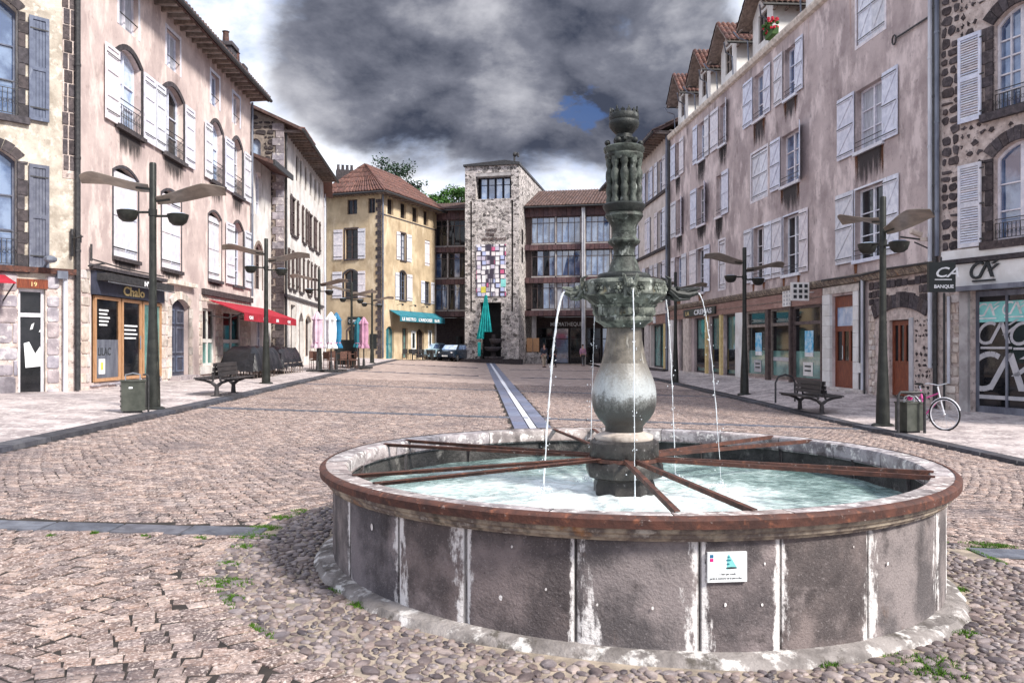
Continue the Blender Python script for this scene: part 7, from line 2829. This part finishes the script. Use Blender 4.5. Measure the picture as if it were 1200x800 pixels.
bench = make_bench()
bench.location = (-7.62, 22.0, plz(-7.62, 22.0))
bench.rotation_euler = (0, 0, math.radians(3))
bench['label'] = 'dark double-sided bench on the left pavement in front of the cafe windows'
dup(bench, (7.65, 21.6, prz(7.65, 21.6)), math.radians(2), 'dark double-sided bench on the right pavement below the brown door').location = (8.15, 22.6, prz(8.15, 22.6))


def make_bin():
    b = thing('litter_bin', 'b', 'litter bin', (0, 0, 0), 'dark box litter bins by the street lamps')
    MB().box(-.26, .26, -.2, .2, .05, .74).build('box', 'bin_green', b)
    MB().box(-.28, .28, -.22, .22, .74, .78).build('lid', 'bin_green', b)
    for k in range(5):
        MB().box(-.275, -.262, -.15, .15, .14 + k * .12, .17 + k * .12).build('louvre', 'iron', b)
    MB().box(-.2, .2, -.16, .16, -.03, .05).build('plinth', 'iron', b)
    MB().box(-.10, -.02, -.206, -.2, .58, .62).build('sticker', 'letter_white', b)
    MB().tube([(.16, .0, .77), (.16, .0, .9), (.0, .0, .94), (-.16, 0, .9), (-.16, .0, .77)], .018, 6).build('hoop_handle', 'chrome', b, None, True)
    pt = [(.34, .0, 0), (.34, .0, .86), (.30, .0, .9), (.22, .0, .9)]
    MB().tube(pt, .022, 6).build('post', 'iron', b, None, True)
    return b


bn = make_bin()
bn.location = (-7.42, 16.2, plz(-7.42, 16.2))
bn.scale = (.82, .82, .82)
bn.rotation_euler = (0, 0, math.radians(28))
bn['label'] = 'dark litter bin with a metal hoop at the foot of the left street lamp'
dup(bn, (7.9, 17.4, prz(7.9, 17.4)), math.radians(200), 'dark litter bin in front of the leaning bicycle on the right').location = (8.32, 17.35, prz(8.32, 17.35))
for (x, y, lb) in ((8.45, 25.6, 'black bicycle hoop standing behind the right bench'), (8.05, 17.15, 'black bicycle hoop to the left of the right litter bin')):
    z = prz(x, y)
    o = MB().tube([(x - .3, y, z - .05), (x - .3, y, z + .6), (x - .22, y, z + .78), (x, y, z + .85), (x + .22, y, z + .78), (x + .3, y, z + .6), (x + .3, y, z - .05)] if y > 20 else [(x - .05, y, z - .05), (x - .05, y, z + .78), (x, y, z + .85), (x + .45, y, z + .85), (x + .5, y, z + .78), (x + .5, y, z - .05)], .03, 8).build('bicycle_hoop', 'iron', None, None, True, base=(x, y, z))
    o['label'] = lb
    o['category'] = 'bike rack'


# ================================================================ BICYCLE
def bicycle():
    X, Y = 9.12, 18.2
    z = prz(X, Y)
    b = thing('bicycle', 'pink and white bicycle with a white basket wheel leaning behind the right litter bin', 'bicycle', (X, Y, z))
    d = Vector((.20, -1.0, 0)).normalized()
    fr = Matrix.Translation((X, Y, z)) @ Matrix.Rotation(math.atan2(d.y, d.x), 4, 'Z')
    r = .335
    for (x, rot, mat) in ((.55, .35, 'bike_white'), (-.5, 0, 'bike_white')):
        m = fr @ Matrix.Translation((x, 0, r)) @ Matrix.Rotation(rot, 4, 'Z')
        ring = [(r * math.cos(t), 0, r * math.sin(t)) for t in [2 * math.pi * k / 32 for k in range(33)]]
        w = MB().tube(ring, .018, 8, False).build('wheel', 'rubber', b, m, True)
        MB().tube([(p[0] * .93, 0, p[2] * .93) for p in ring], .012, 6, False).build('rim', mat, w, m, True)
        sp = MB()
        for k in range(14):
            t = k * 2 * math.pi / 14
            sp.tube([(0, .01, 0), (r * .92 * math.cos(t), 0, r * .92 * math.sin(t))], .0025, 3)
        sp.ball((0, 0, 0), .03, 6).build('spokes', 'chrome', w, m)
        MB().tube([(r * 1.07 * math.cos(t), 0, r * 1.07 * math.sin(t)) for t in [.3 + 2.2 * k / 12 for k in range(13)]], .014, 6).build('mudguard', mat, b, m, True)
    fm = MB()
    A, Bb, C_, D_, E_ = (-.5, 0, r), (-.05, 0, .28), (-.2, 0, .82), (.38, 0, .78), (.42, 0, .68)
    fm.tube([Bb, C_], .018).tube([Bb, E_], .02).tube([(-.14, 0, .62), D_], .018).tube([A, Bb], .012).tube([A, (-.17, 0, .72)], .011)
    fm.build('frame', 'bike_pink', b, fr, True)
    MB().tube([(.34, 0, .92), (.42, 0, .68), (.55, 0, r)], .016).build('fork', 'bike_white', b, fr, True)
    MB().tube([(.28, -.26, .98), (.36, -.22, .99), (.36, 0, .95), (.36, .22, .99), (.28, .26, .98)], .013).build('handlebar', 'chrome', b, fr, True)
    MB().tube([(-.2, 0, .8), (-.23, 0, .92)], .014).build('seat_post', 'chrome', b, fr)
    MB().ball((-.25, 0, .95), .12, 8, (1.1, .6, .25)).build('saddle', 'rubber', b, fr, True)
    ring = [(-.05 + .09 * math.cos(t), .03, .28 + .09 * math.sin(t)) for t in [2 * math.pi * k / 16 for k in range(17)]]
    MB().tube(ring, .008, 5, False).tube([(-.05, .05, .28), (.06, .06, .16)], .01).tube([(-.05, -.05, .28), (-.16, -.06, .4)], .01).box(.02, .1, .04, .12, .145, .17).box(-.2, -.12, -.14, -.05, .39, .41).build('crank', 'iron', b, fr)
    MB().box(-.72, -.34, -.07, .07, .70, .72).build('carrier', 'iron', b, fr)
    MB().ball((-.56, 0, .62), .06, 6).build('rear_lamp', 'magenta', b, fr)


bicycle()


# ================================================================ PARASOLS, TABLES, CHAIRS
def parasol(x, y, h, mat, label, trim='pink_cloth', base=True, w=.22):
    z = plz(x, y)
    b = thing('parasol', label, 'parasol', (x, y, z), 'closed parasols of the cafe terrace')
    fr = Matrix.Translation((x, y, z))
    MB().tube([(0, 0, 0), (0, 0, h)], .035, 8).build('pole', 'iron', b, fr, True)
    hb = h * .40
    mod = lambda t, i: .16 * math.cos(t * 7) + .07 * math.cos(t * 3 + i)
    MB().lathe([(w * 1.15, hb), (w * 1.2, hb + .06), (w * .95, hb + .22), (w * .86, hb + .26), (w * 1.0, hb + .5), (w * .98, h * .72), (w * .86, h * .86), (w * .9, h * .87), (w * 1.05, h * .885), (w * .8, h * .93), (w * .3, h * 1.0), (.02, h * 1.02)], 42, (0, 0), mod).build('canopy', mat, b, fr, True)
    MB().lathe([(w * .95, hb + .22), (w * 1.0, hb + .24), (w * .95, hb + .27)], 20).build('tie_band', trim, b, fr, True)
    if base:
        MB().box(-.42, .42, -.42, .42, -.01, .09).build('base', 'iron', b, fr)
        MB().lathe([(.08, .09), (.06, .5)], 10).build('sleeve', 'iron', b, fr)
    return b


parasol(-8.98, 38.2, 2.72, 'pale_pink_cloth', 'closed pale pink parasol left of the others, beside a street lamp')
parasol(-8.35, 38.2, 2.72, 'letter_white', 'closed white parasol with a pink tie, second from the left')
parasol(-8.38, 39.5, 2.75, 'cyan_blue', 'closed blue parasol half hidden behind the white one')
parasol(-7.95, 44.4, 2.7, 'pink_cloth', 'closed pink parasol furthest right in front of the ochre house')
parasol(-8.45, 45.6, 2.7, 'teal_cloth', 'closed dark teal parasol behind the furthest right pink one')


def chair_proto(name, mat, grp, label):
    b = thing(name, label, 'chair', (0, 0, 0), grp)
    MB().box(-.21, .21, -.21, .21, .43, .47).build('seat', mat, b)
    MB().box(-.2, .2, .19, .225, .50, .88).build('backrest', mat, b)
    for sx in (-1, 1):
        for sy in (-1, 1):
            MB().tube([(sx * .19, sy * .19, 0), (sx * .18, sy * .18, .44)], .016, 5).build('leg', mat, b)
    for sx in (-1, 1):
        MB().tube([(sx * .2, .2, .46), (sx * .2, .21, .86)], .015, 5).build('post', mat, b)
    return b


def table_proto(mat, grp, label):
    b = thing('terrace_table', label, 'table', (0, 0, 0), grp)
    MB().lathe([(.34, .72), (.35, .73), (.35, .75), (.33, .76)], 18).build('tabletop', mat, b)
    MB().tube([(0, 0, .03), (0, 0, .72)], .03, 8).build('pedestal', 'iron', b)
    MB().box(-.25, .25, -.03, .03, 0, .03).box(-.03, .03, -.25, .25, .003, .033).build('foot', 'iron', b)
    return b


gc = 'black chairs under the teal awning'
ch0 = chair_proto('terrace_chair', 'iron', gc, 'black terrace chair in the row under the teal awning')
tb0 = table_proto('iron', 'small dark tables under the teal awning', 'small dark round table among the chairs under the teal awning')
ob = Frame(-10.5, 66.5, .347, .938)
first = [True, True]
for k in range(9):
    for r_ in (0, 1):
        p = ob.M @ Vector((1.6 + k * .92 + .1 * r_, -1.25 - r_ * .95, 0))
        loc = (p.x, p.y, gz(p.x, p.y) + .04)
        if first[0]:
            ch0.location = loc
            first[0] = False
        else:
            dup(ch0, loc, R.uniform(0, 6.28), 'black terrace chair in the row under the teal awning')
    if k % 2 == 0:
        p = ob.M @ Vector((2.0 + k * .92, -1.75, 0))
        loc = (p.x, p.y, gz(p.x, p.y) + .04)
        if first[1]:
            tb0.location = loc
            first[1] = False
        else:
            dup(tb0, loc, 0, 'small dark round table among the chairs under the teal awning')

wk = chair_proto('wicker_chair', 'wicker', 'brown chairs among the closed parasols', 'brown chair standing among the closed parasols')
sp = [(-9.6, 40.6), (-9.9, 41.6), (-9.15, 41.4), (-8.9, 43.2), (-8.6, 44.4), (-9.5, 43.5), (-8.3, 43.3), (-9.0, 46.0)]
for i, (x, y) in enumerate(sp):
    loc = (x, y, plz(x, y))
    if i == 0:
        wk.location = loc
    else:
        dup(wk, loc, i * 1.3, 'brown chair standing among the closed parasols')
tw = table_proto('wicker', 'terrace tables among the closed parasols', 'round table standing among the closed parasols')
for i, (x, y) in enumerate(((-9.3, 42.1), (-8.7, 43.9), (-9.2, 44.9))):
    if i == 0:
        tw.location = (x, y, plz(x, y))
    else:
        dup(tw, (x, y, plz(x, y)), 0, 'round table standing among the closed parasols')
x, y = -9.0, 45.2
sc = MB().box(x - .9, x + .3, y + .9, y + .96, plz(x, y) + .1, plz(x, y) + 1.5).build('windscreen', 'sign_black', None, None, base=(x, y, plz(x, y)))
sc['label'] = 'black windscreen panel standing behind the terrace tables'
sc['category'] = 'screen'


def covered_furniture():
    """two heaps of stacked chairs under black tarpaulins in front of the cafe"""
    for i, (x, y, lx, ly, h, lb) in enumerate(((-9.9, 31.6, 1.35, 3.4, 1.12, 'glossy black tarpaulin over stacked cafe furniture, nearer of the two heaps'),
                                               (-10.0, 35.6, 1.2, 3.2, 1.05, 'black tarpaulin over cafe furniture, further heap under the red awning end'))):
        z = plz(x, y)
        rs = random.Random(20 + i)
        NX, NY = 10, 22
        vs, fs = [], []
        for j in range(NY + 1):
            for k in range(NX + 1):
                a, c = k / NX, j / NY
                ex = min(a, 1 - a) * 2
                ey = min(c, 1 - c) * 2
                e = min(1, min(ex * 2.6, ey * 5))
                zz = z + .28 + (h - .28) * (e ** .45) + rs.uniform(-.04, .03) * e + .04 * math.sin(j * 1.7)
                sprd = 1 + .06 * (1 - e)
                vs.append((x + (a - .5) * lx * sprd + .02 * math.sin(j * 2.1), y + (c - .5) * ly * sprd, zz if 0 < k < NX and 0 < j < NY else z + .26 + rs.uniform(-.05, .05)))
        for j in range(NY):
            for k in range(NX):
                q = j * (NX + 1) + k
                fs.append((q, q + 1, q + NX + 2, q + NX + 1))
        o = MB().add(vs, fs).build('tarpaulin', 'tarp', None, None, True, base=(x, y, z))
        o['label'] = lb
        o['category'] = 'tarpaulin'
    gp = 'chairs stacked under the black tarpaulins'
    c0 = chair_proto('stacked_chair', 'timber', gp, 'wooden cafe chair standing under the black tarpaulin')
    k = 0
    for y in (30.4, 31.1, 31.8, 32.5, 33.0, 34.4, 35.1, 35.8, 36.5, 37.0):
        for x in (-10.2, -9.6):
            loc = (x, y, plz(x, y))
            if k == 0:
                c0.location = loc
                c0.rotation_euler = (0, 0, 1.57)
            else:
                dup(c0, loc, 1.57, 'wooden cafe chair standing under the black tarpaulin')
            k += 1


covered_furniture()


# ================================================================ PEOPLE
def skin_body(name, mat, verts, edges, radii, parent, root=0, sub=1):
    me = bpy.data.meshes.new(name)
    me.from_pydata(verts, edges, [])
    me.materials.append(MATS[mat])
    o = bpy.data.objects.new(name, me)
    COL.objects.link(o)
    o.parent = parent
    W[o] = W[parent]
    sm = o.modifiers.new('skin', 'SKIN')
    sm.use_smooth_shade = True
    lay = me.skin_vertices[0] if me.skin_vertices else None
    if lay is None:
        return o
    for i, r in enumerate(radii):
        lay.data[i].radius = (r, r) if not isinstance(r, tuple) else r
        lay.data[i].use_root = (i == root)
    s = o.modifiers.new('sub', 'SUBSURF')
    s.levels = s.render_levels = sub
    return o


def person(x, y, rz, label, top, legs, stride=.14, bag=None, seated=False):
    z = gz(x, y)
    b = thing('person', label, 'person', (x, y, z))
    b.rotation_euler = (0, 0, rz)
    hp = .92
    V = [(0, 0, hp), (0, 0, 1.12), (0, 0, 1.38), (0, -.01, 1.50), (0, -.03, 1.60), (0, -.02, 1.72)]
    E = [(0, 1), (1, 2), (2, 3), (3, 4), (4, 5)]
    Rr = [(.15, .11), (.13, .10), (.16, .10), .05, .075, .085]
    for s in (-1, 1):
        i = len(V)
        V += [(s * .10, 0, .88), (s * .10, s * stride * .5, .50), (s * .10, s * stride, .08), (s * .11, s * stride - .13, .04)]
        E += [(0, i), (i, i + 1), (i + 1, i + 2), (i + 2, i + 3)]
        Rr += [.095, .062, .042, .035]
        i = len(V)
        V += [(s * .20, 0, 1.40), (s * .25, .03 * s, 1.14), (s * .24, -.08 + .05 * s, .92), (s * .235, -.11 + .05 * s, .83), (s * .23, -.13 + .05 * s, .77)]
        E += [(2, i), (i, i + 1), (i + 1, i + 2), (i + 2, i + 3), (i + 3, i + 4)]
        Rr += [.055, .042, .034, .03, .018]
    skin_body('body', 'skin', V, E, Rr, b)
    # jacket and trousers follow the same joints
    J = [(0, 0, .95), (0, 0, 1.12), (0, 0, 1.38), (0, -.01, 1.47)]
    JE = [(0, 1), (1, 2), (2, 3)]
    JR = [(.175, .13), (.155, .12), (.175, .115), .065]
    for s in (-1, 1):
        i = len(J)
        J += [(s * .20, 0, 1.41), (s * .25, .03 * s, 1.14), (s * .24, -.08 + .05 * s, .93)]
        JE += [(2, i), (i, i + 1), (i + 1, i + 2)]
        JR += [.068, .055, .045]
    skin_body('jacket', top, J, JE, JR, b)
    T = [(0, 0, .95)]
    TE, TR = [], [(.165, .125)]
    for s in (-1, 1):
        i = len(T)
        T += [(s * .10, 0, .86), (s * .10, s * stride * .5, .50), (s * .10, s * stride, .10)]
        TE += [(0, i), (i, i + 1), (i + 1, i + 2)]
        TR += [.11, .075, .058]
    skin_body('trousers', legs, T, TE, TR, b)
    MB().ball((0, .0, 1.73), .098, 10, (1, 1.08, 1.0)).build('hair', 'hair', b, Matrix.Translation(W[b]), True)
    MB().ball((0, -.115, 1.685), .02, 5).build('nose', 'skin', b, Matrix.Translation(W[b]))
    for s in (-1, 1):
        MB().box(s * .1 - .045, s * .1 + .045, s * stride - .18, s * stride + .07, 0, .075).build('shoe', 'iron', b, Matrix.Translation(W[b]))
    if bag:
        MB().box(.20, .32, -.14, .12, .62, .95).build('bag', bag, b, Matrix.Translation(W[b]))
    return b


person(2.42, 62.5, .3, 'person in a dark blue jacket and light trousers walking beside the stone tower', 'denim', 'beige_cloth', .12, 'denim')
person(3.22, 64.0, -.5, 'person in dark clothes half hidden behind the left water jet', 'iron', 'denim', .18)
person(5.95, 69.5, .2, 'person in a pink top standing by the columns of the office wing', 'pink_cloth', 'iron', .05)


# ================================================================ CARS
def car(x, y, rz, label, mat):
    z = gz(x, y) + .02
    b = thing('parked_car', label, 'car', (x, y, z))
    fr = Matrix.Translation((x, y, z)) @ Matrix.Rotation(rz, 4, 'Z')
    L_, Wd = 4.0, 1.66
    prof = [(-2.0, .38), (-1.98, .72), (-1.9, .88), (-1.35, .98), (-1.1, 1.0), (-.55, 1.40), (.0, 1.47), (.95, 1.44), (1.55, 1.18), (1.88, .98), (1.98, .75), (2.0, .40), (1.7, .26), (-1.7, .26)]
    n = len(prof)
    vs, fs = [], []
    secs = ((-.83, .93), (-.78, 1.), (.78, 1.), (.83, .93))
    for (yy, k) in secs:
        for (px, pz) in prof:
            ty = yy * (1 if pz < .95 else 1 - .22 * (pz - .95) / .5)
            vs.append((px * (k + (1 - k) * .5), ty, .26 + (pz - .26) * (1 if k == 1 else .97)))
    for s in range(3):
        for i in range(n):
            j = (i + 1) % n
            fs.append((s * n + i, s * n + j, (s + 1) * n + j, (s + 1) * n + i))
    fs += [tuple(range(n - 1, -1, -1)), tuple(range(3 * n, 4 * n))]
    MB().add(vs, fs).build('body', mat, b, fr, True)
    for s in (-1, 1):
        for (a, c) in (((-.98, 1.0), (-.1, 1.0)), ((-.02, 1.0), (.95, 1.0))):
            y0, y1 = s * .815, s * .745
            xa, xc = a[0], c[0]
            top = 1.38
            MB().add([(xa, y0 * 1.0, 1.0), (xc, y0, 1.0), (min(xc, .85), y1, top), (max(xa + .45 if xa < -.5 else xa, -.55), y1, top)], [(0, 1, 2, 3)]).build('side_window', 'glass_blue', b, fr)
    MB().add([(-1.14, -.68, 1.01), (-1.14, .68, 1.01), (-.60, .60, 1.40), (-.60, -.60, 1.40)], [(0, 1, 2, 3)]).build('windscreen', 'glass_sky', b, fr)
    MB().add([(1.62, -.64, 1.17), (1.62, .64, 1.17), (1.02, .58, 1.445), (1.02, -.58, 1.445)], [(0, 1, 2, 3)]).build('rear_window', 'glass_blue', b, fr)
    for xx in (-1.25, 1.25):
        for s in (-1, 1):
            mt = fr @ Matrix.Translation((xx, s * .78, .31)) @ Matrix.Rotation(math.pi / 2, 4, 'X')
            w = MB().lathe([(.2, -.09), (.3, -.09), (.31, 0), (.3, .09), (.2, .09)], 18).build('wheel', 'rubber', b, mt, True)
            MB().lathe([(.05, -.095), (.19, -.1), (.2, 0), (.19, .1), (.05, .095)], 14).build('rim', 'chrome', w, mt, True)
    for s in (-1, 1):
        MB().ball((-1.93, s * .6, .74), .12, 8, (.5, 1.3, .6)).build('headlight', 'letter_white', b, fr)
        MB().ball((1.95, s * .66, .82), .1, 8, (.4, 1, 1.1)).build('tail_light', 'magenta', b, fr)
    MB().box(-2.03, -1.98, -.26, .26, .42, .53).build('number_plate', 'letter_white', b, fr)
    return b


car(-5.05, 72.4, math.radians(70), 'dark hatchback parked in front of the left office wing beside the tower', 'car_dark')
car(-7.3, 75.6, math.radians(60), 'pale blue car behind the end of the ochre house', 'car_pale')


# ================================================================ TREES
def tree(x, y, h, r, label, mat, seed, dens=1., ztop=1., kind='round'):
    rs = random.Random(seed)
    b = thing('tree', label, 'tree', (x, y, 0))
    fr = Matrix.Translation((x, y, 0))
    tr = MB()
    zc = h - r * ztop
    tr.tube([(0, 0, -.5), (.1, 0, h * .35), (-.1, .1, h * .6), (.05, 0, h * .95)], [.35, .28, .2, .05], 8)
    cl = []
    for k in range(int(26 * dens)):
        a = rs.uniform(0, 6.28)
        ph = rs.uniform(-1, 1)
        rr = r * rs.uniform(.35, 1)
        p = Vector((rr * math.cos(a) * math.sqrt(1 - ph * ph), rr * math.sin(a) * math.sqrt(1 - ph * ph), zc + rr * ph * ztop))
        z0 = h * rs.uniform(.4, .75)
        tr.tube([(0, 0, z0), tuple(p.lerp(Vector((0, 0, z0)), .45) + Vector((0, 0, .2))), tuple(p)], [.1, .06, .02], 5)
        cl.append((p, r * rs.uniform(.2, .38)))
    tr.build('trunk', 'bark', b, fr)
    V, T, tn = [], [], []
    for (p, cr) in cl:
        for q in range(int(150 * dens)):
            d = Vector((rs.gauss(0, 1), rs.gauss(0, 1), rs.gauss(0, .7)))
            c = p + d.normalized() * cr * rs.random() ** .5
            s = rs.uniform(.09, .2)
            a1 = Vector((rs.uniform(-1, 1), rs.uniform(-1, 1), rs.uniform(-.5, .5))).normalized() * s
            a2 = a1.cross(Vector((rs.uniform(-1, 1), rs.uniform(-1, 1), rs.uniform(-1, 1)))).normalized() * s * .6
            i = len(V)
            V += [tuple(c - a1), tuple(c + a2), tuple(c + a1), tuple(c - a2)]
            T.append((i, i + 1, i + 2, i + 3))
            tn += [rs.random()] * 4
    o = fast_mesh('crown', np.array(V), np.array(T), np.zeros((0, 3), int), mat, b, np.array(tn))
    del o['kind']
    return b


tree(-15.0, 100, 24.2, 3.6, 'dark loose tree rising above the tiled roof of the ochre house', 'leaf_dark', 3, 1.0, .95)
tree(-11.6, 101, 22.2, 2.2, 'thin twiggy tree between the dark and the green tree', 'leaf_dark', 8, .4)
tree(-9.6, 100, 21.0, 2.4, 'green tree behind the right end of the ochre roof', 'leaf_green', 5, .9)
tree(-6.6, 102, 22.0, 3.0, 'bright green tree left of the stone tower roof', 'leaf_green', 6, 1.0)
